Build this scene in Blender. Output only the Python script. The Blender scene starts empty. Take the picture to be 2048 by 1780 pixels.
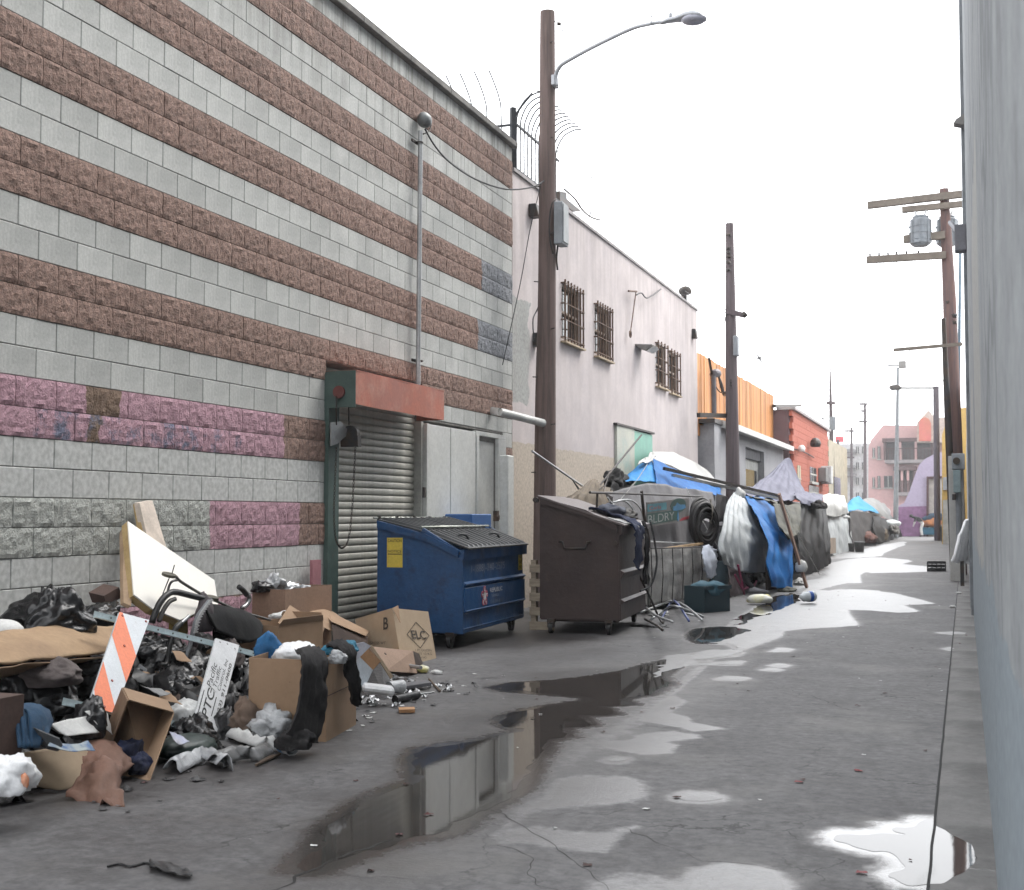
import bpy, bmesh, math, random
from mathutils import Vector, Matrix, noise
import numpy as np
R = math.radians
rnd = random.Random(7)
scene = bpy.context.scene
col = scene.collection

# ------------------------------------------------------------------ camera
EYE = Vector((0.0, 0.0, 1.33))
YAW, PITCH, FPX = R(19.46), R(3.13), 2560.0
cam_d = bpy.data.cameras.new('camera'); cam = bpy.data.objects.new('camera', cam_d); col.objects.link(cam)
cam.location = EYE
cam.rotation_euler = (R(90) + PITCH, 0, YAW)
cam_d.sensor_width = 36; cam_d.lens = 36 * FPX / 2048
cam_d.clip_start = 0.05; cam_d.clip_end = 1500
cam_d.dof.use_dof = True; cam_d.dof.focus_distance = 9.5; cam_d.dof.aperture_fstop = 7.0
scene.camera = cam

# ------------------------------------------------------------------ sky, sun, exposure (bright overcast)
SUN_EL, SUN_AZ = R(52), R(38)        # azimuth measured from +Y towards +X
world = bpy.data.worlds.new('World'); scene.world = world; world.use_nodes = True
wn, wl = world.node_tree.nodes, world.node_tree.links
bgn = wn['Background']
sky = wn.new('ShaderNodeTexSky'); sky.sky_type = 'NISHITA'; sky.sun_disc = False
sky.sun_elevation = SUN_EL; sky.sun_rotation = SUN_AZ; sky.dust_density = 4.0; sky.air_density = 1.0
hs = wn.new('ShaderNodeHueSaturation'); hs.inputs['Saturation'].default_value = 0.12; hs.inputs['Value'].default_value = 1.3
wl.new(sky.outputs[0], hs.inputs['Color'])
ov = wn.new('ShaderNodeMixRGB'); ov.blend_type = 'ADD'; ov.inputs[0].default_value = 1.0
ov.inputs[2].default_value = (9.6, 9.8, 10.1, 1)      # the even cloud layer
wl.new(hs.outputs[0], ov.inputs[1]); wl.new(ov.outputs[0], bgn.inputs['Color'])
bgn.inputs['Strength'].default_value = 0.15
sun_d = bpy.data.lights.new('sun', 'SUN'); sun = bpy.data.objects.new('sun', sun_d); col.objects.link(sun)
sun_d.energy = 1.5; sun_d.angle = R(22); sun_d.color = (1.0, 0.96, 0.9)
sdir = Vector((math.sin(SUN_AZ) * math.cos(SUN_EL), math.cos(SUN_AZ) * math.cos(SUN_EL), math.sin(SUN_EL)))
sun.rotation_euler = (-sdir).to_track_quat('-Z', 'Y').to_euler(); sun.location = (0, 0, 20)
scene.view_settings.view_transform = 'Standard'; scene.view_settings.look = 'None'
scene.view_settings.exposure = 0.35; scene.view_settings.gamma = 1.0
scene.view_settings.use_curve_mapping = False

# ------------------------------------------------------------------ measuring helpers (photo point + known plane -> place)
_f = Vector((-math.sin(YAW) * math.cos(PITCH), math.cos(YAW) * math.cos(PITCH), math.sin(PITCH)))
_r = Vector((math.cos(YAW), math.sin(YAW), 0)); _u = _r.cross(_f)
def _dir(x, y): return _f * FPX + _r * (x - 1024) + _u * (890 - y)
def G(x, y, z=0.0):
    d = _dir(x, y); return EYE + d * ((z - EYE.z) / d.z)
def W(x, y, X):
    d = _dir(x, y); return EYE + d * ((X - EYE.x) / d.x)
def P(x, y, Y):
    d = _dir(x, y); return EYE + d * ((Y - EYE.y) / d.y)
V = Vector

# ------------------------------------------------------------------ mesh building
def lerp(a, b, t): return a + (b - a) * t
def cr(p0, p1, p2, p3, t):
    return 0.5 * ((2 * p1) + (p2 - p0) * t + (2 * p0 - 5 * p1 + 4 * p2 - p3) * t * t + (3 * p1 - p0 - 3 * p2 + p3) * t ** 3)
def spline(pts, n):
    pts = [V(p) for p in pts]; out = []; m = len(pts) - 1
    for i in range(n + 1):
        s = min(i / n * m, m - 1e-6); k = int(s); t = s - k
        out.append(cr(pts[max(k - 1, 0)], pts[k], pts[k + 1], pts[min(k + 2, m)], t))
    return out
class MB:
    def __init__(s): s.v = []; s.f = []; s.m = []; s.cur = 0
    def add(s, vs, fs):
        b = len(s.v); s.v += [V(v) for v in vs]; s.f += [tuple(b + i for i in f) for f in fs]; s.m += [s.cur] * len(fs); return s
    def hexa(s, p):      # 8 points: 0-3 one face, 4-7 the opposite one
        return s.add(p, [(3, 2, 1, 0), (4, 5, 6, 7), (0, 1, 5, 4), (1, 2, 6, 5), (2, 3, 7, 6), (3, 0, 4, 7)])
    def box(s, a, b):
        x0, x1 = sorted((a[0], b[0])); y0, y1 = sorted((a[1], b[1])); z0, z1 = sorted((a[2], b[2]))
        return s.hexa([(x0, y0, z0), (x1, y0, z0), (x1, y1, z0), (x0, y1, z0), (x0, y0, z1), (x1, y0, z1), (x1, y1, z1), (x0, y1, z1)])
    def obox(s, o, a, b, c):   # corner + three edge vectors
        o, a, b, c = V(o), V(a), V(b), V(c)
        if a.cross(b).dot(c) < 0: a, b = b, a
        return s.hexa([o, o + a, o + a + b, o + b, o + c, o + a + c, o + a + b + c, o + b + c])
    def prism(s, poly, d):
        n = len(poly); poly = [V(p) for p in poly]; d = V(d)
        nn = V((0, 0, 0))
        for i in range(n): nn += (poly[i] - poly[0]).cross(poly[(i + 1) % n] - poly[0])
        if nn.dot(d) > 0: poly = poly[::-1]
        vs = poly + [p + d for p in poly]
        fs = [tuple(range(n)), tuple(range(2 * n - 1, n - 1, -1))] + [(i, n + i, n + (i + 1) % n, (i + 1) % n) for i in range(n)]
        return s.add(vs, fs)
    def tube(s, pts, r, n=8, caps=True, r1=None):
        pts = [V(p) for p in pts]; m = len(pts); rings = []; up = None
        for i, p in enumerate(pts):
            t = (pts[min(i + 1, m - 1)] - pts[max(i - 1, 0)]).normalized()
            if up is None:
                up = t.orthogonal().normalized()
            up = (up - t * up.dot(t)).normalized(); w = t.cross(up)
            rr = (r if r1 is None else lerp(r, r1, i / max(1, m - 1)))
            if isinstance(r, (list, tuple)): rr = r[i]
            rings.append([p + (up * math.cos(2 * math.pi * k / n) + w * math.sin(2 * math.pi * k / n)) * rr for k in range(n)])
        vs = [q for g in rings for q in g]
        fs = [(i * n + k, i * n + (k + 1) % n, (i + 1) * n + (k + 1) % n, (i + 1) * n + k) for i in range(m - 1) for k in range(n)]
        if caps: fs += [tuple(range(n - 1, -1, -1)), tuple((m - 1) * n + k for k in range(n))]
        return s.add(vs, fs)
    def beam(s, p0, p1, w, h, up=(0, 0, 1)):
        p0, p1 = V(p0), V(p1); t = (p1 - p0).normalized(); a = t.cross(V(up))
        if a.length < 1e-4: a = t.orthogonal()
        a.normalize(); b = a.cross(t)
        a *= w / 2; b *= h / 2
        return s.hexa([p0 - a - b, p0 + a - b, p0 + a + b, p0 - a + b, p1 - a - b, p1 + a - b, p1 + a + b, p1 - a + b])
    def disc(s, c, axis, r, t, n=20, r2=None):
        c, axis = V(c), V(axis).normalized()
        return s.tube([c - axis * t / 2, c + axis * t / 2], r, n, True, r2)
    def ring(s, c, ax, R_, r, n=24, m=6, a0=0, a1=2 * math.pi):
        c = V(c); ax = V(ax).normalized(); u = ax.orthogonal().normalized(); w = ax.cross(u)
        pts = [c + (u * math.cos(lerp(a0, a1, i / n)) + w * math.sin(lerp(a0, a1, i / n))) * R_ for i in range(n + 1)]
        return s.tube(pts, r, m, False)
    def sheet(s, rows, nu=16, nv=16, amp=0.01, freq=4, folds=None, thick=0.004, seed=0, smooth=True, sag=0, ys=1.0):
        g1 = [spline(r, nu) if smooth else [V(lerp(V(r[min(int(i / nu * (len(r) - 1)), len(r) - 2)]), V(r[min(int(i / nu * (len(r) - 1)), len(r) - 2) + 1]), i / nu * (len(r) - 1) - min(int(i / nu * (len(r) - 1)), len(r) - 2))) for i in range(nu + 1)] for r in rows]
        cols = [spline([g1[j][i] for j in range(len(rows))], nv) if smooth else [V(lerp(g1[min(int(k / nv * (len(rows) - 1)), len(rows) - 2)][i], g1[min(int(k / nv * (len(rows) - 1)), len(rows) - 2) + 1][i], k / nv * (len(rows) - 1) - min(int(k / nv * (len(rows) - 1)), len(rows) - 2))) for k in range(nv + 1)] for i in range(nu + 1)]
        pt = lambda i, j: cols[max(0, min(nu, i))][max(0, min(nv, j))]
        front, back = [], []
        for j in range(nv + 1):
            for i in range(nu + 1):
                a = pt(i + 1, j) - pt(i - 1, j); b = pt(i, j + 1) - pt(i, j - 1)
                n = a.cross(b); n = n.normalized() if n.length > 1e-9 else V((0, 0, 1))
                p = pt(i, j); q = V((p.x, p.y * ys, p.z)) * freq + V((seed * 7.3, seed * 3.1, seed))
                d = amp * (noise.noise(q) + 0.8 * (abs(noise.noise(q * 2.3)) * 2 - 0.4) + 0.3 * noise.noise(q * 5.1))
                if folds:
                    fu, fa = folds
                    u_ = i / nu + 0.06 * noise.noise(V((p.x, p.y * ys, p.z)) * 1.3 + V((seed, 0, 0)))
                    d += fa * (abs(math.sin(u_ * fu * math.pi)) - 0.5) * (0.35 + 0.65 * j / nv)
                p = p + n * d
                if sag: p.z -= sag * 4 * (i / nu) * (1 - i / nu)
                front.append(p); back.append(p - n * thick)
        N = (nu + 1) * (nv + 1); w = nu + 1; fs = []
        for j in range(nv):
            for i in range(nu):
                a = j * w + i; fs.append((a, a + 1, a + w + 1, a + w)); fs.append((N + a, N + a + w, N + a + w + 1, N + a + 1))
        for i in range(nu): fs.append((i + 1, i, N + i, N + i + 1)); a = nv * w + i; fs.append((a, a + 1, N + a + 1, N + a))
        for j in range(nv): a = j * w; fs.append((a, a + w, N + a + w, N + a)); a += nu; fs.append((a + w, a, N + a, N + a + w))
        return s.add(front + back, fs)
    def crumple(s, c, rad, seed=0, sub=4, amp=0.35, freq=1.6, flat=-0.55, rot=0):
        bm = bmesh.new(); bmesh.ops.create_icosphere(bm, subdivisions=sub, radius=1)
        M = Matrix.Rotation(rot, 3, 'Z'); c = V(c); o = V((seed * 5.7, seed * 2.3, -seed * 3.9)); vs = []
        for v in bm.verts:
            q = v.co * freq + o
            q2 = q + V((noise.noise(q * 1.3), noise.noise(q * 1.3 + o), noise.noise(q * 1.3 - o))) * .5
            d = 1 + amp * (noise.noise(q * 0.8) * 1.0 - 0.7 * abs(noise.noise(q2 * 1.7)) ** .8 + 0.75 * (0.45 - abs(noise.noise(q2 * 3.1)) ** .7) + 0.35 * (0.4 - abs(noise.noise(q2 * 6.5)) ** .8))
            p = v.co * d
            if p.z < flat: p.z = flat + (p.z - flat) * 0.1
            vs.append(M @ V((p.x * rad[0], p.y * rad[1], p.z * rad[2])) + c)
        fs = [tuple(v.index for v in f.verts) for f in bm.faces]; bm.free()
        return s.add(vs, fs)
    def bagshape(s, c, rad, seed=0, sub=5, rot=0, amp=1.0, flat=-.55):
        bm = bmesh.new(); bmesh.ops.create_icosphere(bm, subdivisions=sub, radius=1)
        rr = random.Random(seed * 13 + 5); M = Matrix.Rotation(rot or rr.uniform(0, 6), 3, 'Z') @ Matrix.Rotation(rr.uniform(-.9, .9), 3, 'X'); c = V(c); o = V((seed * 5.7, seed * 2.3, -seed * 3.9)); vs = []
        n1, n2, p1, p2 = rr.choice((5, 6, 7)), rr.choice((11, 13, 15)), rr.uniform(0, 6), rr.uniform(0, 6)
        for v in bm.verts:
            q = v.co; th = math.atan2(q.y, q.x); w = noise.noise(q * 1.4 + o); w2 = noise.noise(q * 2.9 + o)
            k = .35 + .65 * max(0, q.z) ** .7 if q.z > 0 else .35 * max(0, 1 + q.z)
            d = 1 + amp * (.30 * w + .16 * w2 + k * (.17 * (.5 - abs(math.sin(n1 * th / 2 * 1.0 + p1 + 2.6 * w))) + .10 * (.5 - abs(math.sin(n2 * th / 2 + p2 + 3.5 * w2 + 1.5 * q.z)))) + .13 * (.25 - abs(noise.noise(q * 2.4 + o + V((w2, w, w2)) * .8))) + .05 * (.25 - abs(noise.noise(q * 6 + o))))
            pz = M @ V((q.x * d, q.y * d, q.z * d * (1 + .35 * max(0, q.z) ** 6)))
            if pz.z < flat: pz.z = flat + (pz.z - flat) * .1
            vs.append(V((pz.x * rad[0], pz.y * rad[1], pz.z * rad[2])) + c)
        fs = [tuple(v.index for v in f.verts) for f in bm.faces]; bm.free()
        return s.add(vs, fs)
    def build(s, name, mat, parent=None, smooth=False, bevel=0, tag_=None, auto=None, origin=None):
        me = bpy.data.meshes.new(name)
        root = parent
        while root is not None and root.parent is not None: root = root.parent
        if root is not None: off = root.location.copy()
        elif origin is not None: off = V(origin)
        else:
            xs = [v.x for v in s.v]; ys = [v.y for v in s.v]; zs = [v.z for v in s.v]
            off = V(((min(xs) + max(xs)) / 2, (min(ys) + max(ys)) / 2, min(zs)))
        me.from_pydata([tuple(v - off) for v in s.v], [], s.f)
        mats = mat if isinstance(mat, (list, tuple)) else [mat]
        for m in mats: me.materials.append(m)
        me.polygons.foreach_set('material_index', s.m)
        if smooth: me.polygons.foreach_set('use_smooth', [True] * len(me.polygons))
        if bevel:
            bm = bmesh.new(); bm.from_mesh(me); bmesh.ops.remove_doubles(bm, verts=bm.verts, dist=1e-5)
            bmesh.ops.bevel(bm, geom=[e for e in bm.edges if e.is_manifold and e.calc_face_angle(0) > 0.5], offset=bevel, segments=1, affect='EDGES')
            bm.to_mesh(me); bm.free()
        if smooth and auto:
            me.set_sharp_from_angle(angle=R(auto))
        me.validate(); me.update()
        o = bpy.data.objects.new(name, me); col.objects.link(o)
        if parent is not None: o.parent = parent
        else: o.location = off
        if tag_: tag(o, *tag_)
        return o
def tag(o, label=None, cat=None, group=None, kind=None):
    if label: o['label'] = label
    if cat: o['category'] = cat
    if group: o['group'] = group
    if kind: o['kind'] = kind
    return o
def thing(name, loc, label, cat, group=None):
    o = bpy.data.objects.new(name, None); col.objects.link(o); o.location = V(loc); o.empty_display_size = 0.2
    return tag(o, label, cat, group)
def text(body, O, u, v, w, h, mat, parent, name='lettering', depth=0.0015, bold=0.0):
    cu = bpy.data.curves.new(name, 'FONT'); cu.body = body; cu.extrude = 0; cu.offset = bold
    to = bpy.data.objects.new('tmp', cu); col.objects.link(to)
    dg = bpy.context.evaluated_depsgraph_get()
    me = bpy.data.meshes.new_from_object(to.evaluated_get(dg)); bpy.data.objects.remove(to)
    co = [v_.co.copy() for v_ in me.vertices]
    x0, x1 = min(c.x for c in co), max(c.x for c in co); y0, y1 = min(c.y for c in co), max(c.y for c in co)
    O, u, v = V(O), V(u).normalized(), V(v).normalized(); n = u.cross(v)
    b = MB()
    b.add([O + u * ((c.x - x0) / (x1 - x0) * w) + v * ((c.y - y0) / (y1 - y0) * h) + n * depth for c in co], [tuple(p.vertices) for p in me.polygons])
    return b.build(name, mat, parent)

# ------------------------------------------------------------------ materials
_M = {}
def mat(name, c, c2=None, rough=0.7, metal=0.0, scale=4.0, bump=0.15, bscale=None, spec=0.5, mixlo=0.4, mixhi=0.6, c3=None, scale3=1.2, lo3=0.55, hi3=0.75, bdist=0.01, rvar=0.0, stretch=None, coord='Object', grain=0.12, tint=0.0, trans=0.0):
    if name in _M: return _M[name]
    m = bpy.data.materials.new(name); m.use_nodes = True; nt = m.node_tree; N, L = nt.nodes, nt.links
    b = N['Principled BSDF']
    tc = N.new('ShaderNodeTexCoord'); src = tc.outputs[coord]
    if stretch:
        mp = N.new('ShaderNodeMapping'); mp.inputs['Scale'].default_value = stretch; L.new(src, mp.inputs[0]); src = mp.outputs[0]
    def nz(sc, det=6, ro=0.6):
        n = N.new('ShaderNodeTexNoise'); n.inputs['Scale'].default_value = sc; n.inputs['Detail'].default_value = det; n.inputs['Roughness'].default_value = ro; L.new(src, n.inputs['Vector']); return n.outputs['Fac']
    def rng(s_, a, b_, c_=0, d=1):
        r = N.new('ShaderNodeMapRange'); r.inputs[1].default_value = a; r.inputs[2].default_value = b_; r.inputs[3].default_value = c_; r.inputs[4].default_value = d; L.new(s_, r.inputs[0]); return r.outputs[0]
    def mix(f, a, b_, mode='MIX'):
        x = N.new('ShaderNodeMixRGB'); x.blend_type = mode
        if isinstance(f, float): x.inputs[0].default_value = f
        else: L.new(f, x.inputs[0])
        for i, q in ((1, a), (2, b_)):
            if isinstance(q, tuple): x.inputs[i].default_value = (*q[:3], 1)
            else: L.new(q, x.inputs[i])
        return x.outputs[0]
    c2 = c2 or tuple(k * 0.75 for k in c)
    cc = mix(rng(nz(scale), mixlo, mixhi), c, c2)
    if c3: cc = mix(rng(nz(scale3, 8, 0.7), lo3, hi3), cc, c3)
    if grain:
        g = rng(nz(scale * 14, 4, 0.7), 0.3, 0.7, 1 - grain, 1 + grain)
        cg = N.new('ShaderNodeCombineColor'); [L.new(g, cg.inputs[i]) for i in range(3)]
        cc = mix(1.0, cc, cg.outputs[0], 'MULTIPLY')
    if tint:
        oi = N.new('ShaderNodeObjectInfo'); at = N.new('ShaderNodeAttribute'); at.attribute_name = 'rnd'
        ad = N.new('ShaderNodeMath'); ad.operation = 'ADD'; L.new(oi.outputs['Random'], ad.inputs[0]); L.new(at.outputs['Fac'], ad.inputs[1])
        fr = N.new('ShaderNodeMath'); fr.operation = 'FRACT'; L.new(ad.outputs[0], fr.inputs[0])
        g = rng(fr.outputs[0], 0, 1, 1 - tint, 1 + tint)
        cg = N.new('ShaderNodeCombineColor'); [L.new(g, cg.inputs[i]) for i in range(3)]
        cc = mix(1.0, cc, cg.outputs[0], 'MULTIPLY')
    L.new(cc, b.inputs['Base Color'])
    b.inputs['Metallic'].default_value = metal; b.inputs['Specular IOR Level'].default_value = spec
    if trans: b.inputs['Transmission Weight'].default_value = trans
    b.inputs['Roughness'].default_value = rough
    if rvar: L.new(rng(nz(scale * 1.7), 0.3, 0.7, rough - rvar, rough + rvar), b.inputs['Roughness'])
    if bump:
        bp = N.new('ShaderNodeBump'); bp.inputs['Strength'].default_value = bump; bp.inputs['Distance'].default_value = bdist
        L.new(nz(bscale or scale * 5, 8, 0.65), bp.inputs['Height']); L.new(bp.outputs[0], b.inputs['Normal'])
    _M[name] = m; m['cc'] = 1
    return m
def nodes(m): return m.node_tree.nodes, m.node_tree.links, m.node_tree.nodes['Principled BSDF']
def pos_mask(m, boxes, color, wob=0.04, wscale=6.0):
    """paint patches: boxes of (y0,y1,z0,z1) in world metres on a wall facing the alley, edges wobbled by noise"""
    N, L, b = nodes(m)
    cur = b.inputs['Base Color'].links[0].from_socket
    gm = N.new('ShaderNodeNewGeometry'); sp = N.new('ShaderNodeSeparateXYZ')
    nz = N.new('ShaderNodeTexNoise'); nz.inputs['Scale'].default_value = wscale; nz.inputs['Detail'].default_value = 5; L.new(gm.outputs['Position'], nz.inputs['Vector'])
    sb = N.new('ShaderNodeVectorMath'); sb.operation = 'SUBTRACT'; L.new(nz.outputs['Color'], sb.inputs[0]); sb.inputs[1].default_value = (0.5, 0.5, 0.5)
    sc = N.new('ShaderNodeVectorMath'); sc.operation = 'SCALE'; sc.inputs['Scale'].default_value = wob * 4; L.new(sb.outputs[0], sc.inputs[0])
    ad = N.new('ShaderNodeVectorMath'); ad.operation = 'ADD'; L.new(gm.outputs['Position'], ad.inputs[0]); L.new(sc.outputs[0], ad.inputs[1])
    L.new(ad.outputs[0], sp.inputs[0])
    sp2 = N.new('ShaderNodeSeparateXYZ'); L.new(gm.outputs['Position'], sp2.inputs[0])
    def mt(op, a, b_):
        n = N.new('ShaderNodeMath'); n.operation = op
        for i, q in enumerate((a, b_)):
            if isinstance(q, (int, float)): n.inputs[i].default_value = q
            else: L.new(q, n.inputs[i])
        return n.outputs[0]
    tot = None
    for (y0, y1, z0, z1) in boxes:
        k = mt('MULTIPLY', mt('MULTIPLY', mt('GREATER_THAN', sp.outputs[1], y0), mt('LESS_THAN', sp.outputs[1], y1)),
               mt('MULTIPLY', mt('GREATER_THAN', sp.outputs[2] if wob and z1 - z0 > .7 else sp2.outputs[2], z0), mt('LESS_THAN', sp.outputs[2] if wob and z1 - z0 > .7 else sp2.outputs[2], z1)))
        tot = k if tot is None else mt('MAXIMUM', tot, k)
    mx = N.new('ShaderNodeMixRGB'); L.new(tot, mx.inputs[0]); L.new(cur, mx.inputs[1])
    n2 = N.new('ShaderNodeTexNoise'); n2.inputs['Scale'].default_value = 22; n2.inputs['Detail'].default_value = 8; L.new(gm.outputs['Position'], n2.inputs['Vector'])
    mr = N.new('ShaderNodeMapRange'); mr.inputs[1].default_value = .35; mr.inputs[2].default_value = .65; mr.inputs[3].default_value = .8; mr.inputs[4].default_value = 1.12; L.new(n2.outputs['Fac'], mr.inputs[0])
    vm = N.new('ShaderNodeVectorMath'); vm.operation = 'SCALE'; vm.inputs[0].default_value = color; L.new(mr.outputs[0], vm.inputs['Scale'])
    L.new(vm.outputs[0], mx.inputs[2])
    L.new(mx.outputs[0], b.inputs['Base Color'])
# ================================================================== GROUND
def smoothpoly(pts, n=6):
    """closed catmull-rom"""
    out = []; m = len(pts)
    for i in range(m):
        a, b_, c, d = (V(pts[(i + k) % m]) for k in (-1, 0, 1, 2))
        for t in range(n): out.append(cr(a, b_, c, d, t / n))
    return out
PUDDLES = [   # (outline in photo points, kind, edge roughness): traced off the photograph, laid on the ground
 ('big', [(600,1738),(622,1712),(645,1690),(660,1660),(700,1628),(770,1588),(840,1560),(835,1545),(828,1520),(840,1500),(880,1492),(950,1484),(1010,1470),(1048,1462),(1020,1452),(1010,1435),(1060,1420),(1120,1410),(1180,1402),(1175,1394),(1100,1388),(1020,1382),(995,1375),(1040,1366),(1120,1362),(1200,1352),(1262,1342),(1300,1330),(1335,1322),(1345,1335),(1320,1352),(1335,1368),(1300,1388),(1240,1398),(1262,1408),(1200,1412),(1225,1428),(1160,1432),(1178,1450),(1125,1456),(1130,1474),(1092,1480),(1085,1500),(1066,1520),(1062,1545),(1048,1562),(1034,1582),(1000,1600),(960,1622),(930,1640),(905,1660),(860,1672),(820,1676),(770,1690),(705,1708),(660,1728),(625,1742)]),
 ('dark', [(1385,1268),(1400,1258),(1440,1254),(1490,1256),(1500,1262),(1470,1275),(1440,1284),(1405,1287),(1388,1280)]),
 ('bright', [(1470,1250),(1540,1222),(1600,1205),(1600,1195),(1650,1182),(1720,1179),(1780,1186),(1830,1198),(1862,1207),(1800,1210),(1830,1222),(1790,1224),(1740,1220),(1690,1219),(1690,1226),(1708,1250),(1660,1254),(1600,1257),(1560,1262),(1550,1275),(1500,1292),(1480,1300),(1460,1290),(1430,1288),(1450,1278),(1500,1262)]),
 ('back', [(1585,1180),(1600,1165),(1640,1158),(1660,1150),(1640,1140),(1660,1128),(1700,1118),(1760,1115),(1822,1122),(1800,1128),(1850,1133),(1860,1139),(1800,1142),(1730,1142),(1715,1150),(1718,1166),(1690,1166),(1660,1172),(1630,1180),(1700,1184),(1640,1188),(1600,1186)]),
 ('shade', [(1462,1252),(1500,1240),(1540,1226),(1575,1212),(1600,1200),(1592,1188),(1560,1190),(1535,1200),(1510,1218),(1480,1236)]),
 ('stream', [(1640,1112),(1700,1106),(1730,1098),(1768,1090),(1800,1084),(1812,1084),(1790,1096),(1765,1106),(1760,1112),(1700,1116),(1640,1118)]),
 ('arm', [(1620,1139),(1720,1137),(1860,1139),(1885,1142),(1800,1145),(1700,1144)]),
 ('near', [(1675,1672),(1690,1666),(1760,1668),(1812,1672),(1790,1662),(1788,1652),(1830,1656),(1850,1640),(1865,1640),(1885,1660),(1910,1675),(1940,1690),(1952,1710),(1940,1740),(1900,1758),(1850,1772),(1810,1765),(1790,1750),(1812,1735),(1812,1722),(1790,1708),(1740,1700),(1690,1688)]),
 ('drop', [(1355,1592),(1380,1585),(1410,1587),(1440,1596),(1420,1602),(1380,1602),(1362,1598)]),
 ('drop', [(1215,1520),(1235,1515),(1250,1518),(1240,1524),(1225,1524)]),
 ('drop', [(1435,1358),(1460,1353),(1492,1356),(1480,1360),(1445,1361)]),
 ('drop', [(1545,1331),(1560,1328),(1572,1331),(1560,1334)]),
 ('drop', [(1532,1340),(1545,1337),(1556,1340),(1545,1342)]),
 ('drop', [(1548,1303),(1565,1296),(1580,1298),(1570,1303)]),
 ('drop', [(1385,1762),(1400,1745),(1450,1733),(1510,1738),(1550,1752),(1562,1780),(1540,1800),(1400,1800),(1380,1780)]),
 ('drop', [(1880,1266),(1910,1264),(1932,1266),(1910,1269)]),
 ('drop', [(1895,1298),(1905,1295),(1912,1298),(1905,1301)]),
 ('sliver', [(1340,1312),(1380,1308),(1430,1300),(1480,1304),(1470,1312),(1430,1316),(1390,1320),(1420,1326),(1480,1322),(1470,1330),(1400,1330),(1360,1335),(1330,1345),(1310,1352),(1320,1335)]),
]
FILM = [      # thin films of water that do not mirror cleanly: (outline, wetness, feather m)
 ([(1080,1600),(1110,1560),(1160,1550),(1250,1552),(1290,1565),(1300,1588),(1270,1606),(1200,1612),(1130,1616),(1060,1622),(1020,1650),(1000,1660),(1040,1610)], .85, .10),
 ([(990,1660),(1080,1652),(1140,1662),(1200,1662),(1285,1650),(1240,1672),(1225,1700),(1180,1706),(1120,1698),(1060,1688),(1000,1686)], .85, .09),
 ([(1180,1485),(1260,1480),(1290,1466),(1350,1462),(1400,1470),(1405,1476),(1330,1484),(1355,1490),(1340,1508),(1290,1510),(1230,1500)], .95, .07),
 ([(1270,1440),(1300,1415),(1320,1400),(1345,1390),(1375,1402),(1340,1425),(1380,1435),(1385,1445),(1460,1458),(1385,1463),(1360,1455),(1300,1445)], .95, .06),
 ([(1330,1400),(1350,1370),(1380,1345),(1410,1320),(1430,1318),(1400,1345),(1370,1370),(1345,1395)], .9, .06),
 ([(1180,1470),(1230,1440),(1300,1400),(1340,1380),(1330,1420),(1260,1470),(1200,1500),(1140,1540),(1100,1540),(1130,1500)], .6, .15),
 ([(1380,1740),(1450,1722),(1530,1735),(1570,1760),(1580,1800),(1360,1800),(1360,1765)], .85, .06),
 ([(1160,1760),(1240,1742),(1340,1750),(1400,1770),(1380,1800),(1150,1800)], .6, .08),
 ([(1770,1680),(1850,1632),(1960,1690),(1950,1745),(1850,1785),(1780,1760)], .75, .05),
 ([(1670,1665),(1820,1665),(1810,1710),(1700,1695)], .7, .05),
 ([(1350,1585),(1400,1582),(1445,1596),(1400,1606),(1355,1600)], .85, .03),
]
DAMP = [      # dark damp pavement
 ([(380,1800),(620,1700),(640,1600),(800,1520),(850,1440),(1000,1380),(1020,1340),(1180,1330),(1300,1310),(1400,1290),(1440,1310),(1420,1400),(1300,1480),(1120,1560),(1050,1620),(940,1700),(700,1790)], 1.0, .45),
 ([(830,1540),(830,1500),(870,1482),(1000,1470),(1060,1450),(1080,1470),(1000,1510),(900,1540)], 1.0, .12),
 ([(980,1200),(1200,1280),(1060,1300),(880,1310),(860,1290)], .95, .5),
 ([(1360,1290),(1600,1170),(1700,1120),(1760,1130),(1740,1200),(1600,1270),(1450,1310)], .6, .5),
 ([(380,1500),(600,1500),(860,1380),(880,1440),(640,1540),(300,1610),(100,1640),(0,1620),(0,1560)], .8, .4),
 ([(0,1600),(300,1590),(620,1540),(800,1500),(640,1680),(380,1790),(0,1790)], .42, .4),
 ([(860,1400),(1000,1300),(1300,1290),(1100,1380),(900,1440)], .5, .3),
 ([(1880,1560),(1930,1500),(1930,1600),(1890,1680)], .6, .15),
]
def poly_dist(px, py, poly):
    n = len(poly); d = np.full(px.shape, 1e9); inside = np.zeros(px.shape, bool)
    for i in range(n):
        ax, ay = poly[i]; bx, by = poly[(i + 1) % n]; ex, ey = bx - ax, by - ay; L2 = ex * ex + ey * ey + 1e-12
        t = np.clip(((px - ax) * ex + (py - ay) * ey) / L2, 0, 1)
        d = np.minimum(d, (px - ax - t * ex) ** 2 + (py - ay - t * ey) ** 2)
        c = ((ay > py) != (by > py)); xi = (bx - ax) * (py - ay) / (by - ay + 1e-12) + ax
        inside ^= c & (px < xi)
    d = np.sqrt(d); return np.where(inside, -d, d)
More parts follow.
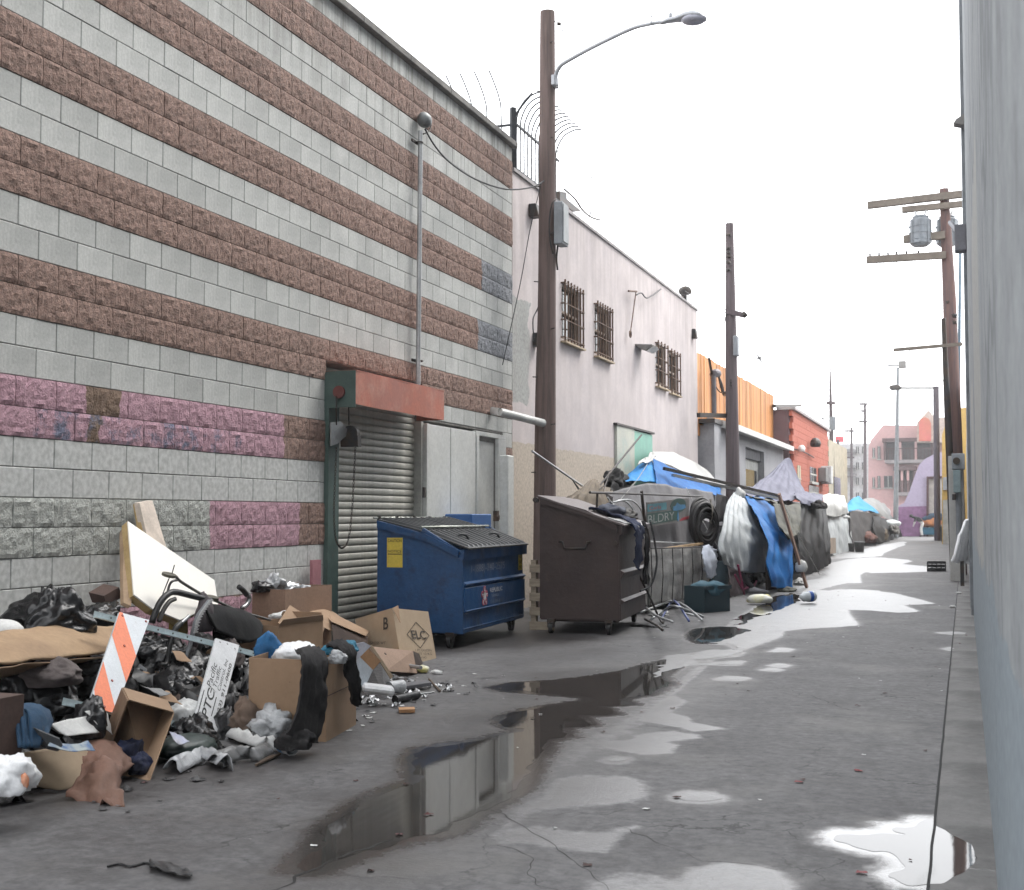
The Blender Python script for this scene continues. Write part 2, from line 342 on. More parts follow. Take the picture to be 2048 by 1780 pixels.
def make_ground():
    xs = np.concatenate([[-260, -120, -60, -30, -14, -8], np.arange(-6.4, 0.41, 0.04), [2, 8, 20, 60, 120, 260]])
    ys = [-200, -60, -20, -5, 1.5, 3]; y = 3.2
    while y < 100: ys.append(y); y *= 1.0045
    ys = np.array(ys + [120, 170, 260, 420, 700])
    gx, gy = np.meshgrid(xs, ys); px, py = gx.ravel(), gy.ravel(); n = len(px)
    wet = np.zeros(n); damp = np.zeros(n); soak = np.zeros(n)
    for lst, arr in ((FILM, 'w'), (DAMP, 'd')):
        for pts, val, fe in lst:
            poly = [(g.x, g.y) for g in (G(a, min(b, 1800)) for a, b in pts)]
            d = poly_dist(px, py, poly); fade = np.clip(0.5 - d / (2 * fe), 0, 1) * val
            if arr == 'w': wet = np.maximum(wet, fade)
            else: damp = np.maximum(damp, fade)
    for k, pts in PUDDLES:
        poly = [(g.x, g.y) for g in (G(a, b) for a, b in pts)]
        d = poly_dist(px, py, poly); fe = .16 if k == 'big' else .09
        damp = np.maximum(damp, np.clip(1 - d / (fe * 2.2), 0, 1) * .9); wet = np.maximum(wet, np.clip(.75 - d / fe * .5, 0, .75) * (0 if k in ('big', 'dark') else 1))
        if k in ('big', 'dark', 'near'): soak = np.maximum(soak, np.clip(1 - d / .22, 0, 1))
    ny, nx = gx.shape; idx = np.arange(n).reshape(ny, nx)
    f = np.stack([idx[:-1, :-1].ravel(), idx[:-1, 1:].ravel(), idx[1:, 1:].ravel(), idx[1:, :-1].ravel()], 1)
    me = bpy.data.meshes.new('ground'); me.vertices.add(n); me.loops.add(f.size); me.polygons.add(len(f))
    co = np.zeros((n, 3)); co[:, 0] = px; co[:, 1] = py
    me.vertices.foreach_set('co', co.ravel()); me.loops.foreach_set('vertex_index', f.ravel().astype(np.int32))
    me.polygons.foreach_set('loop_start', np.arange(0, f.size, 4, dtype=np.int32))
    me.update(); me.validate()
    for nm, a in (('wet', wet), ('damp', damp), ('soak', soak)):
        at = me.attributes.new(nm, 'FLOAT', 'POINT'); at.data.foreach_set('value', a.astype(np.float32))
    o = bpy.data.objects.new('ground', me); col.objects.link(o); tag(o, kind='structure')
    m = mat('pavement', (0.128, 0.125, 0.126), (0.098, 0.095, 0.097), rough=0.85, scale=1.1, bump=0.5, bscale=60, bdist=0.006, grain=0.40, mixlo=.35, mixhi=.65)
    N, L, b = nodes(m); cur = b.inputs['Base Color'].links[0].from_socket
    tc = N.new('ShaderNodeTexCoord')
    def nz(sc, det=8, ro=.65, mp=None):
        t = N.new('ShaderNodeTexNoise'); t.inputs['Scale'].default_value = sc; t.inputs['Detail'].default_value = det; t.inputs['Roughness'].default_value = ro; L.new(tc.outputs['Object'], t.inputs['Vector']); return t.outputs['Fac']
    def rng(s_, a, b_, c_=0, d=1):
        r = N.new('ShaderNodeMapRange'); r.inputs[1].default_value = a; r.inputs[2].default_value = b_; r.inputs[3].default_value = c_; r.inputs[4].default_value = d; L.new(s_, r.inputs[0]); return r.outputs[0]
    def mt(op, a, b_):
        q = N.new('ShaderNodeMath'); q.operation = op
        for i, k in enumerate((a, b_)):
            if isinstance(k, (int, float)): q.inputs[i].default_value = k
            else: L.new(k, q.inputs[i])
        return q.outputs[0]
    def mix(f_, a, b_, mode='MIX'):
        x = N.new('ShaderNodeMixRGB'); x.blend_type = mode
        if isinstance(f_, float): x.inputs[0].default_value = f_
        else: L.new(f_, x.inputs[0])
        for i, k in ((1, a), (2, b_)):
            if isinstance(k, tuple): x.inputs[i].default_value = (*k, 1)
            else: L.new(k, x.inputs[i])
        return x.outputs[0]
    aw = N.new('ShaderNodeAttribute'); aw.attribute_name = 'wet'; ad = N.new('ShaderNodeAttribute'); ad.attribute_name = 'damp'
    jit = mt('MULTIPLY', mt('SUBTRACT', nz(9, 8, .7), .5), 0.9)
    wetf = rng(mt('ADD', aw.outputs['Fac'], jit), .32, .62)
    dampf = rng(mt('ADD', ad.outputs['Fac'], mt('MULTIPLY', mt('SUBTRACT', nz(3.2, 8, .7), .5), 1.2)), .15, .85)
    # blotches of old oil and spills, pale scuffs
    cc = mix(rng(nz(2.6, 10, .78), .50, .68), cur, (0.070, 0.067, 0.067))
    cc = mix(rng(nz(0.8, 9, .7), .52, .75), cc, (0.20, 0.195, 0.185))
    cc = mix(rng(nz(30, 6, .8), .56, .70, 0, .6), cc, (0.045, 0.044, 0.044))
    mpx = N.new('ShaderNodeMapping'); mpx.inputs['Scale'].default_value = (4.0, .22, 1); L.new(tc.outputs['Object'], mpx.inputs[0])
    ns = N.new('ShaderNodeTexNoise'); ns.inputs['Scale'].default_value = 2.0; ns.inputs['Detail'].default_value = 8; L.new(mpx.outputs[0], ns.inputs['Vector'])
    cc = mix(rng(ns.outputs['Fac'], .55, .72, 0, .35), cc, (0.08, 0.078, 0.08))
    # fine hairline cracks
    vz = N.new('ShaderNodeTexVoronoi'); vz.feature = 'DISTANCE_TO_EDGE'; vz.inputs['Scale'].default_value = 1.5
    wv = N.new('ShaderNodeVectorMath'); wv.operation = 'ADD'; nv_ = N.new('ShaderNodeTexNoise'); nv_.inputs['Scale'].default_value = 5; nv_.inputs['Detail'].default_value = 6; L.new(tc.outputs['Object'], nv_.inputs['Vector'])
    sv = N.new('ShaderNodeVectorMath'); sv.operation = 'SCALE'; sv.inputs['Scale'].default_value = .45; L.new(nv_.outputs['Color'], sv.inputs[0]); L.new(tc.outputs['Object'], wv.inputs[0]); L.new(sv.outputs[0], wv.inputs[1]); L.new(wv.outputs[0], vz.inputs['Vector'])
    crk = mt('MULTIPLY', rng(vz.outputs['Distance'], .004, .014, 1, 0), rng(nz(.7, 3), .48, .6))
    cc = mix(crk, cc, (0.03, 0.03, 0.03))
    cc = mix(dampf, cc, mix(1.0, cc, (0.40, 0.375, 0.36), 'MULTIPLY'))
    cc = mix(mt('MULTIPLY', wetf, .25), cc, (0.06, 0.057, 0.055))
    as_ = N.new('ShaderNodeAttribute'); as_.attribute_name = 'soak'
    soakf = rng(mt('ADD', as_.outputs['Fac'], mt('MULTIPLY', mt('SUBTRACT', nz(14, 8, .75), .5), 1.1)), .35, .8)
    cc = mix(soakf, cc, (0.046, 0.042, 0.039))
    # chewing gum and grit specks
    vs = N.new('ShaderNodeTexVoronoi'); vs.inputs['Scale'].default_value = 9; L.new(tc.outputs['Object'], vs.inputs['Vector'])
    cc = mix(rng(vs.outputs['Distance'], .03, .06, .8, 0), cc, (0.05, 0.05, 0.05))
    vs2 = N.new('ShaderNodeTexVoronoi'); vs2.inputs['Scale'].default_value = 5.3; L.new(tc.outputs['Object'], vs2.inputs['Vector'])
    cc = mix(rng(vs2.outputs['Distance'], .012, .03, .8, 0), cc, (0.4, 0.4, 0.38))
    L.new(cc, b.inputs['Base Color'])
    rr = mix(dampf, (0.72,) * 3, (0.42,) * 3); rr = mix(wetf, rr, (0.30,) * 3); rr = mix(soakf, rr, (0.10,) * 3); L.new(rr, b.inputs['Roughness'])
    bp = [n_ for n_ in N if n_.type == 'BUMP'][0]
    L.new(mix(soakf, mix(wetf, (0.5,) * 3, (0.45,) * 3), (0.12,) * 3), bp.inputs['Strength']); L.new(rng(wetf, 0, 1, 1.45, 1.9), b.inputs['IOR'])
    me.materials.append(m)
make_ground()
water = mat('water', (0.048, 0.043, 0.039), (0.038, 0.035, 0.033), rough=0.02, bump=0.035, bscale=7, bdist=0.004, scale=3, grain=0, spec=0.5)
nodes(water)[2].inputs['IOR'].default_value = 1.36
glare = mat('rippled_water', (0.10, 0.098, 0.096), (0.07, 0.068, 0.067), rough=0.36, bump=0.9, bscale=11, bdist=0.012, scale=3, grain=0, spec=0.9)
nodes(glare)[2].inputs['IOR'].default_value = 1.75
from mathutils.geometry import tessellate_polygon
for i, (k, pts) in enumerate(PUDDLES):
    base = [G(a, b) for a, b in pts]; sm = smoothpoly(base, 7); out = []
    c = sum(base, V((0, 0, 0))) / len(base)
    dist = (c - EYE).length
    for j, p in enumerate(sm):
        q = p * 3.0
        a_ = 0.006 * dist * (0.6 if k == 'drop' else 1)
        out.append(V((p.x + a_ * 1.0 * noise.noise(q * .8) + a_ * .8 * noise.noise(q * 2.7), p.y + a_ * 2.2 * noise.noise(q + V((9, 9, 9))) + a_ * 1.2 * noise.noise(q * 3.7), 0.0006 + .00006 * i)))
    tri = tessellate_polygon([out]); b_ = MB(); b_.add(out, [t if (out[t[1]] - out[t[0]]).cross(out[t[2]] - out[t[0]]).z > 0 else t[::-1] for t in tri])
    tag(b_.build('puddle', glare if k in ('bright', 'back', 'stream', 'arm', 'drop', 'sliver') else water), kind='structure')
# narrow concrete strip along the right wall, a small step above the paving
concrete = mat('old_concrete', (0.17, 0.165, 0.16), (0.12, 0.118, 0.115), rough=.8, scale=2.2, bump=.5, bscale=45, c3=(0.075, 0.072, 0.07), scale3=1.4, lo3=.5, hi3=.68)
for i in range(16):
    y0 = 2.2 + i * 1.5
    bb = MB().box((-0.147, y0 + .006, -.05), (0.12, y0 + 1.494, 0.0004)); tag(bb.build('kerb_strip', concrete), kind='structure')

jt = MB(); yj = 2.2
while yj < 27: 
    x_ = -.1475 + .004 * noise.noise(V((0, yj * 3, 0))); x2 = -.1475 + .004 * noise.noise(V((0, (yj + .1) * 3, 0))); jt.hexa([(x_ - .006, yj, -.02), (x_ + .005, yj, -.02), (x2 + .005, yj + .1, -.02), (x2 - .006, yj + .1, -.02), (x_ - .006, yj, .0032), (x_ + .005, yj, .0032), (x2 + .005, yj + .1, .0032), (x2 - .006, yj + .1, .0032)]); yj += .1
tag(jt.build('expansion_joint', mat('joint_tar', (.02, .02, .02), rough=.9)), kind='structure')
# ================================================================== BLOCK WALL
WX = -5.96; CH = 0.2032; BL = 0.4064; Z0 = 0.026; WEND = 16.87; NC = 32
bricks = mat('smooth_block', (0.47, 0.475, 0.455), (0.39, 0.395, 0.38), rough=.9, scale=3, bump=.35, bscale=70, bdist=.003, tint=.10, grain=.16, c3=(0.30, 0.30, 0.285), scale3=9, lo3=.62, hi3=.80)
split = mat('split_face_block', (0.315, 0.208, 0.170), (0.215, 0.143, 0.116), rough=.95, scale=26, bump=.9, bscale=60, bdist=.028, tint=.06, grain=.5, mixlo=.42, mixhi=.58)
mortar = mat('mortar', (0.20, 0.195, 0.18), (0.14, 0.135, 0.125), rough=.95, scale=10, bump=.4)
zc = lambda k: Z0 + k * CH
yw = lambda x, y, X=WX: W(x, y, X).y
pos_mask(split, [(-10, yw(566, 850), zc(9), zc(11)), (yw(418, 1050), yw(597, 1050), zc(5), zc(7)), (-10, 20, -.2, zc(3))], (0.47, 0.285, 0.335), wob=.03)
pos_mask(split, [(-10, yw(418, 1050), zc(5), zc(7))], (0.44, 0.45, 0.42), wob=.02)
pos_mask(split, [(yw(168, 800), yw(240, 800), zc(10), zc(11)), (yw(172, 840), yw(200, 840), zc(9), zc(10))], (0.20, 0.135, 0.095), wob=.05)
pos_mask(split, [(yw(962, 600), 17.2, zc(21), zc(23)), (yw(955, 680), 17.2, zc(17), zc(19))], (0.26, 0.27, 0.29), wob=.05)
def graff(m):   # washed-off spray scribble in the pink band
    N, L, b = nodes(m); cur = b.inputs['Base Color'].links[0].from_socket
    gm = N.new('ShaderNodeNewGeometry'); mp = N.new('ShaderNodeMapping'); mp.inputs['Scale'].default_value = (1, 2.2, 2.2); L.new(gm.outputs['Position'], mp.inputs[0])
    n = N.new('ShaderNodeTexNoise'); n.inputs['Scale'].default_value = 2.3; n.inputs['Detail'].default_value = 9; n.inputs['Roughness'].default_value = .75; L.new(mp.outputs[0], n.inputs['Vector'])
    r = N.new('ShaderNodeMapRange'); r.inputs[1].default_value = .5; r.inputs[2].default_value = .6; L.new(n.outputs['Fac'], r.inputs[0])
    sp = N.new('ShaderNodeSeparateXYZ'); L.new(gm.outputs['Position'], sp.inputs[0])
    def mm(op, a, c):
        q = N.new('ShaderNodeMath'); q.operation = op
        for i, k in enumerate((a, c)):
            if isinstance(k, (int, float)): q.inputs[i].default_value = k
            else: L.new(k, q.inputs[i])
        return q.outputs[0]
    z_ = mm('MULTIPLY', mm('GREATER_THAN', sp.outputs[2], zc(9) - .02), mm('LESS_THAN', sp.outputs[2], zc(10)))
    y_ = mm('MULTIPLY', mm('GREATER_THAN', sp.outputs[1], 7.0), mm('LESS_THAN', sp.outputs[1], yw(480, 880)))
    f = mm('MULTIPLY', mm('MULTIPLY', z_, y_), r.outputs[0])
    x = N.new('ShaderNodeMixRGB'); L.new(f, x.inputs[0]); L.new(cur, x.inputs[1]); x.inputs[2].default_value = (.16, .17, .24, 1); L.new(x.outputs[0], b.inputs['Base Color'])
graff(split)
# lower courses were painted over in one pale grey; weathering streaks under the coping
pos_mask(bricks, [(-10, 11.2, zc(3), zc(5)), (-10, 11.2, zc(7), zc(9))], (0.50, 0.505, 0.49), wob=.01)
def streaks(m, top, depth, colr, fac=.5, sx=9):
    N, L, b = nodes(m); cur = b.inputs['Base Color'].links[0].from_socket
    gm = N.new('ShaderNodeNewGeometry'); mp = N.new('ShaderNodeMapping'); mp.inputs['Scale'].default_value = (sx, sx, .35); L.new(gm.outputs['Position'], mp.inputs[0])
    n = N.new('ShaderNodeTexNoise'); n.inputs['Scale'].default_value = 1; n.inputs['Detail'].default_value = 6; n.inputs['Roughness'].default_value = .65; L.new(mp.outputs[0], n.inputs['Vector'])
    sp = N.new('ShaderNodeSeparateXYZ'); L.new(gm.outputs['Position'], sp.inputs[0])
    r = N.new('ShaderNodeMapRange'); r.inputs[1].default_value = .42; r.inputs[2].default_value = .62; L.new(n.outputs['Fac'], r.inputs[0])
    g = N.new('ShaderNodeMapRange'); g.inputs[1].default_value = top - depth; g.inputs[2].default_value = top; g.inputs[3].default_value = 0; g.inputs[4].default_value = fac; L.new(sp.outputs[2], g.inputs[0])
    q = N.new('ShaderNodeMath'); q.operation = 'MULTIPLY'; L.new(r.outputs[0], q.inputs[0]); L.new(g.outputs[0], q.inputs[1])
    x = N.new('ShaderNodeMixRGB'); L.new(q.outputs[0], x.inputs[0]); L.new(cur, x.inputs[1]); x.inputs[2].default_value = (*colr, 1); L.new(x.outputs[0], b.inputs['Base Color'])
streaks(bricks, zc(32), 1.3, (.14, .13, .115), .75)
streaks(split, zc(32), 2.5, (.10, .08, .07), .4)

blk = thing('block_building', (WX - 1, 11, 0), 'grey and brown striped concrete block building with a roller door', 'building')
OPEN = [(11.30, 13.70, 0, 2.86), (13.70, 16.50, 0, 2.44)]
b_ = MB()
def wall_cells(x0, x1, ya, yb, za, zb, opens, mb):   # wall slab with rectangular openings
    ys = sorted({ya, yb} | {v for o in opens for v in o[:2]}); zs = sorted({za, zb} | {v for o in opens for v in o[2:]})
    ys = [v for v in ys if ya <= v <= yb]; zs = [v for v in zs if za <= v <= zb]
    for a, b in zip(ys, ys[1:]):
        for c, d in zip(zs, zs[1:]):
            if any(o[0] - 1e-6 <= a and b <= o[1] + 1e-6 and o[2] - 1e-6 <= c and d <= o[3] + 1e-6 for o in opens): continue
            mb.box((x0, a, c), (x1, b, d))
wall_cells(WX - .25, WX - .008, 1.0, WEND, -.1, zc(32), OPEN, b_)
b_.box((WX - 14, WEND - .25, -.1), (WX - .251, WEND, zc(32) - .05)); b_.box((WX - 14, 1.0, zc(31)), (WX - .251, WEND - .251, zc(31) + .2))
b_.build('mortar_backing', mortar, blk)
def blk_mesh(kind, seed, w=.4004, h=.1976):
    v, f = [], []
    if kind == 'smooth':
        e = .004; d = .0
        pts = [(d - e, 0, 0), (d - e, w, 0), (d - e, w, h), (d - e, 0, h)]; inn = [(d, e, e), (d, w - e, e), (d, w - e, h - e), (d, e, h - e)]
        bk = [(-.02, 0, 0), (-.02, w, 0), (-.02, w, h), (-.02, 0, h)]
        v = bk + pts + inn; f = [(8, 9, 10, 11)]
        for i in range(4):
            j = (i + 1) % 4; f += [(i, j, 4 + j, 4 + i), (4 + i, 4 + j, 8 + j, 8 + i)]
    else:
        nu, nv = 14, 7
        for j in range(nv + 1):
            for i in range(nu + 1):
                y, z = w * i / nu, h * j / nv; edge = min(j, nv - j)
                d = 0 if edge == 0 else   .008 + .010 * (noise.noise(V((y * 9, z * 9, seed * 3.3))) + 1.1 * noise.noise(V((y * 26, z * 26, seed * 1.7)))) + .003
                if edge == 0: d = .004 + .004 * noise.noise(V((y * 30, z * 30, seed)))
                if i in (0, nu): d = min(d, .012) * .8
                v.append((max(d, -.004), y, z))
        w1 = nu + 1
        f = [(j * w1 + i, j * w1 + i + 1, (j + 1) * w1 + i + 1, (j + 1) * w1 + i) for j in range(nv) for i in range(nu)]
        n0 = len(v); v += [(-.02, 0, 0), (-.02, w, 0), (-.02, w, h), (-.02, 0, h)]
        f += [(n0, n0 + 1) + tuple(range(nu, -1, -1)), (n0 + 3,) + tuple(nv * w1 + i for i in range(0, nu + 1)) + (n0 + 2,), (n0,) + tuple(j * w1 for j in range(nv + 1)) + (n0 + 3,), (n0 + 1, n0 + 2) + tuple(j * w1 + nu for j in range(nv, -1, -1))]
    return v, f
def tomesh(v, f, m, nm='block'):
    me = bpy.data.meshes.new(nm); me.from_pydata(v, [], f); me.materials.append(m); me.validate(); me.update(); return me
is_split = lambda k: k in (1, 2) or (k >= 5 and (k - 5) % 4 < 2)
sm_full = tomesh(*blk_mesh('smooth', 0), bricks); sp_full = [tomesh(*blk_mesh('split', s), split) for s in range(6)]
cells = []
for k in range(NC):
    n = -13
    while True:
        y0 = 6.914 + (n + (0 if k % 2 == 0 else .5)) * BL; n += 1     # joint phase of this course
        if y0 > WEND: break
        a, b = y0 + .003, y0 + BL - .003
        z0, z1 = zc(k) + .0028, zc(k + 1) - .0028
        b = min(b, WEND)
        for (oa, ob, oz0, oz1) in OPEN:
            if z0 < oz1 - .03:
                if a >= oa and a < ob: a = ob if b > ob else 1e9
                elif a < oa < b: b = oa
        if a > 1e8 or b - a < .02 or b < 5.6: continue
        z1_ = z1
        cells.append((k, a, b, z0, z1))
# the ones that show largest: nearest to the camera and inside the frame
def score(c):
    k, a, b, z0, z1 = c; d = V((WX, (a + b) / 2, (z0 + z1) / 2)) - EYE
    fx = d.dot(_f); x, y = d.dot(_r) / fx * FPX + 1024, 890 - d.dot(_u) / fx * FPX
    vis = -40 < x < 2048 and -30 < y < 1240
    return (b - a) * FPX * FPX / fx / fx * (1 if vis else .0001)
cells.sort(key=score, reverse=True)
rest_s, rest_p = MB(), MB()
rr_s, rr_p = [], []
for i, (k, a, b, z0, z1) in enumerate(cells):
    sp_ = is_split(k); full = abs((b - a) - .4004) < .002
    if i < 300:
        if full: me = rnd.choice(sp_full) if sp_ else sm_full
        else: me = tomesh(*blk_mesh('split' if sp_ else 'smooth', i, w=b - a), split if sp_ else bricks)
        o = bpy.data.objects.new('block', me); col.objects.link(o); o.parent = blk
        o.location = V((WX + rnd.uniform(-.0015, .0015), a, z0)) - blk.location
    else:
        v, f = blk_mesh('split' if sp_ else 'smooth', i % 6, w=b - a)
        tgt, rr = (rest_p, rr_p) if sp_ else (rest_s, rr_s)
        tgt.add([V(q) + V((WX, a, z0)) for q in v], f); rr += [rnd.random()] * len(v)
for mb, rr, m in ((rest_s, rr_s, bricks), (rest_p, rr_p, split)):
    o = mb.build('block_courses', m, blk); at = o.data.attributes.new('rnd', 'FLOAT', 'POINT')
    if len(o.data.vertices) == len(rr): at.data.foreach_set('value', rr)
    tag(o, kind='stuff')
coping = mat('coping_stone', (0.20, 0.19, 0.175), (0.13, 0.125, 0.118), rough=.9, scale=5, bump=.3)
y = 1.0; i = 0
while y < WEND + .05:
    y1 = min(y + 1.22, WEND + .06); MB().box((WX - .3, y + .003, zc(32)), (WX + .07, y1 - .003, zc(32) + .085)).build('coping_stone', coping, blk, bevel=.008); y = y1

# roller door, its hood, frame and hoist
green = mat('green_painted_steel', (0.060, 0.098, 0.085), (0.045, 0.075, 0.066), rough=.55, scale=6, bump=.1, c3=(0.15, 0.07, 0.04), scale3=3, lo3=.62, hi3=.75)
slat_m = mat('galvanised_slat', (0.44, 0.43, 0.385), (0.36, 0.35, 0.31), rough=.5, metal=.12, scale=2.2, bump=.1, c3=(0.17, 0.165, 0.14), scale3=1.5, lo3=.5, hi3=.75)
dark_steel = mat('dark_steel', (0.035, 0.035, 0.037), (0.06, 0.045, 0.035), rough=.5, metal=.6, scale=8, bump=.1)
rd = thing('roller_door', (WX, 12.5, 0), 'closed corrugated metal roller door under a rusty orange hood', 'door')
HX = -5.62
hyL, hyR = W(712, 770, HX).y, W(888, 810, HX).y
hz0, hz1 = W(712, 808, HX).z, W(712, 742, HX).z
door_l, door_r = yw(668, 1000), yw(842, 1000)
slat_prof = [(0.0, 0.0), (0.009, 0.003), (0.015, 0.020), (0.016, 0.042), (0.012, 0.062), (0.004, 0.0745), (-0.004, 0.0762)]
sv = [(x, y_, z) for y_ in (0, door_r - door_l) for x, z in slat_prof]; n_ = len(slat_prof)
slat_me = tomesh(sv, [(i, i + 1, n_ + i + 1, n_ + i) for i in range(n_ - 1)], slat_m, 'slat')
for p in slat_me.polygons: p.use_smooth = True
DX = WX - .10; zz = .02
while zz < hz1 - .02:
    o = bpy.data.objects.new('slat', slat_me); col.objects.link(o); o.parent = rd; o.location = V((DX, door_l, zz)) - rd.location; zz += .0762
MB().box((DX - .03, door_l, 0), (DX - .006, door_r, hz1)).build('door_backing', dark_steel, rd)
fl = MB(); fl.box((WX - .12, 11.30, 0), (WX + .045, door_l + .02, hz1 + .0)); fl.build('door_frame', green, rd, bevel=.004)
MB().box((WX - .12, door_r - .005, 0), (WX + .004, door_r + .05, 2.42)).build('door_frame', mat('pale_frame', (.42, .42, .39), (.3, .3, .28), rough=.6), rd)
hood_m = mat('rusty_orange_hood', (0.42, 0.125, 0.075), (0.34, 0.12, 0.085), rough=.6, scale=2.2, bump=.12, c3=(0.46, 0.26, 0.20), scale3=2.5, lo3=.5, hi3=.8)
hd = MB()
for (a, bq, dz) in ((hyL, lerp(hyL, hyR, .5), 0), (lerp(hyL, hyR, .5), hyR, .0)):
    hd.hexa([(HX - .006, a, hz0), (HX, a, hz0), (HX + .012 * (dz or 1), (a + bq) / 2, hz0 - .01), (HX - .006, (a + bq) / 2, hz0), (HX - .006, a, hz1), (HX, a, hz1), (HX + .012, (a + bq) / 2, hz1), (HX - .006, (a + bq) / 2, hz1)])
    hd.hexa([(HX - .006, (a + bq) / 2, hz0), (HX + .012, (a + bq) / 2, hz0 - .01), (HX, bq, hz0), (HX - .006, bq, hz0), (HX - .006, (a + bq) / 2, hz1), (HX + .012, (a + bq) / 2, hz1), (HX, bq, hz1), (HX - .006, bq, hz1)])
hd.box((WX, hyL + .003, hz1 + .001), (HX + .005, hyR, hz1 + .012)); hd.box((WX, hyR - .01, hz0), (HX - .007, hyR, hz1))
hd.build('hood', hood_m, rd)
MB().box((WX - .02, hyL - .012, hz0 - .03), (HX - .001, hyL - .002, hz1 + .008)).build('end_plate', green, rd)
pc = W(683, 785, WX + .17); pc.y = hyL - .03
MB().disc(pc, (0, 1, 0), .062, .025, 24).build('pulley', mat('rust_red', (.13, .03, .025), (.08, .03, .025), rough=.7), rd, smooth=True, auto=40)
hc = W(690, 872, WX + .16)
br = MB(); a = W(660, 845, WX + .09); 
br.prism([W(660, 845, WX + .12), W(680, 843, WX + .12), W(692, 858, WX + .12), W(690, 872, WX + .12), W(672, 888, WX + .12), W(660, 892, WX + .12)], (.012, 0, 0)); br.build('bracket', mat('galvanised', (.38, .39, .39), (.3, .31, .31), rough=.4, metal=.6), rd)
hz_ = MB(); c_ = W(702, 868, WX + .16); hz_.disc(c_, (0, 1, 0), .085, .06, 20); hz_.box((c_.x - .09, c_.y - .05, c_.z - .13), (c_.x + .1, c_.y + .03, c_.z - .02)); hz_.build('chain_hoist', dark_steel, rd)
dc = MB()
for xx in (672, 697): dc.tube([W(xx, 792, WX + .16), W(xx + 1, 850, WX + .16)], .007, 5)
dc.build('drive_chain', dark_steel, rd)
ch = MB(); X_ = WX + .15; path = spline([W(673, 895, X_), W(670, 960, X_), W(668, 1030, X_), W(672, 1080, X_), W(684, 1096, X_), W(697, 1078, X_), W(704, 1020, X_), W(708, 950, X_), W(711, 890, X_)], 120)
for i in range(120):
    a, b = path[i], path[i + 1]; mid = (a + b) / 2; t = (b - a).normalized(); s_ = V((1, 0, 0)) if i % 2 else V((0, 1, 0)); s_ = (s_ - t * s_.dot(t)).normalized()
    L_ = (b - a).length * .62
    ch.tube([mid - t * L_ + s_ * .0, mid - t * L_ * .6 + s_ * .009, mid + t * L_ * .6 + s_ * .009, mid + t * L_, mid + t * L_ * .6 - s_ * .009, mid - t * L_ * .6 - s_ * .009, mid - t * L_], .0032, 4, False)
ch.build('pull_chain', dark_steel, rd)

# white panelled door beside it
white_paint = mat('white_painted_metal', (0.56, 0.565, 0.54), (0.50, 0.505, 0.485), rough=.5, scale=1.6, bump=.08, bscale=14, c3=(0.40, 0.38, 0.33), scale3=2.2, lo3=.6, hi3=.85, rvar=.1)
wd = thing('panel_door', (WX, 15.1, 0), 'white sheet metal panels and door beside the roller door', 'door')
pz = 2.40
def wpan(x0, x1, dx, nm, m=white_paint, z1=pz, pr=.02):
    return MB().box((WX + dx - .03, yw(x0, 950), 0), (WX + dx + pr, yw(x1, 950), z1)).build(nm, m, wd, bevel=.004)
wpan(846, 851, .03, 'door_frame'); wpan(851.6, 897.5, .0, 'panel'); wpan(898.3, 947.5, .004, 'panel')
wpan(948.3, 953, .02, 'door_frame', z1=2.36); wpan(953.6, 977, -.045, 'door_leaf', z1=2.30); wpan(977.6, 992, -.052, 'door_leaf', z1=2.30)
wpan(993, 1008, .01, 'door_frame', z1=2.36); MB().box((WX - .03, yw(948.3, 950), 2.362), (WX + .028, yw(1008, 950), 2.42)).build('lintel', white_paint, wd, bevel=.003)
hg = MB(); p = W(846, 985, WX + .05); hg.box((p.x, p.y - .02, p.z - .06), (p.x + .02, p.y + .03, p.z + .06)); hg.build('hinge', dark_steel, wd)
lk = MB(); p = W(989, 1035, WX + .02); lk.box((p.x, p.y - .05, p.z - .05), (p.x + .05, p.y + .04, p.z + .09)); lk.disc(p + V((.06, 0, 0)), (1, 0, 0), .03, .02); lk.build('padlock_hasp', mat('rusty_iron', (.10, .055, .035), (.05, .04, .035), rough=.8, bump=.3), wd)
gp = MB(); Xp = WX + .30; a = W(1015, 1052, Xp); b = W(1017, 911, Xp); gp.box((Xp - .07, a.y - .12, 0), (Xp + .05, a.y + .12, b.z)); gp.build('white_post', white_paint, None, bevel=.015, tag_=('white square post between the white door and the wooden pole', 'post'))
po = MB();
for k in range(5): po.disc(V((Xp + .055, a.y + .06, .5 + k * .34)), (1, 0, 0), .014, .012, 10)
# conduit with weather head
galv = mat('galvanised_pipe', (.42, .43, .43), (.34, .345, .35), rough=.38, metal=.55, scale=5, bump=.05)
cd = thing('electric_conduit', W(836, 775, WX + .06), 'tall grey metal conduit with weather head on the striped block wall', 'conduit')
CX = WX + .075
MB().tube([W(836, 776, CX), W(841, 262, CX)], .028, 12).build('pipe', galv, cd, smooth=True, auto=50)
MB().crumple(W(849, 240, CX + .02), (.085, .10, .095), 3, 3, .06, 1, -.9).build('weather_head', mat('cast_grey', (.18, .19, .19), rough=.5, metal=.3), cd, smooth=True)
for yy in (285, 722):
    s = MB(); p = W(839, yy, CX); s.box((WX + .03, p.y - .13, p.z - .016), (WX + .045, p.y + .09, p.z + .016)); s.ring(p, (0, 0, 1), .036, .01, 14, 5); s.build('pipe_strap', dark_steel, cd)
MB().tube(spline([W(853, 232, CX + .03), W(862, 243, CX + .04), W(858, 262, CX + .04), W(846, 268, CX + .03)], 12), .008, 6).build('wire_loop', dark_steel, cd, smooth=True)
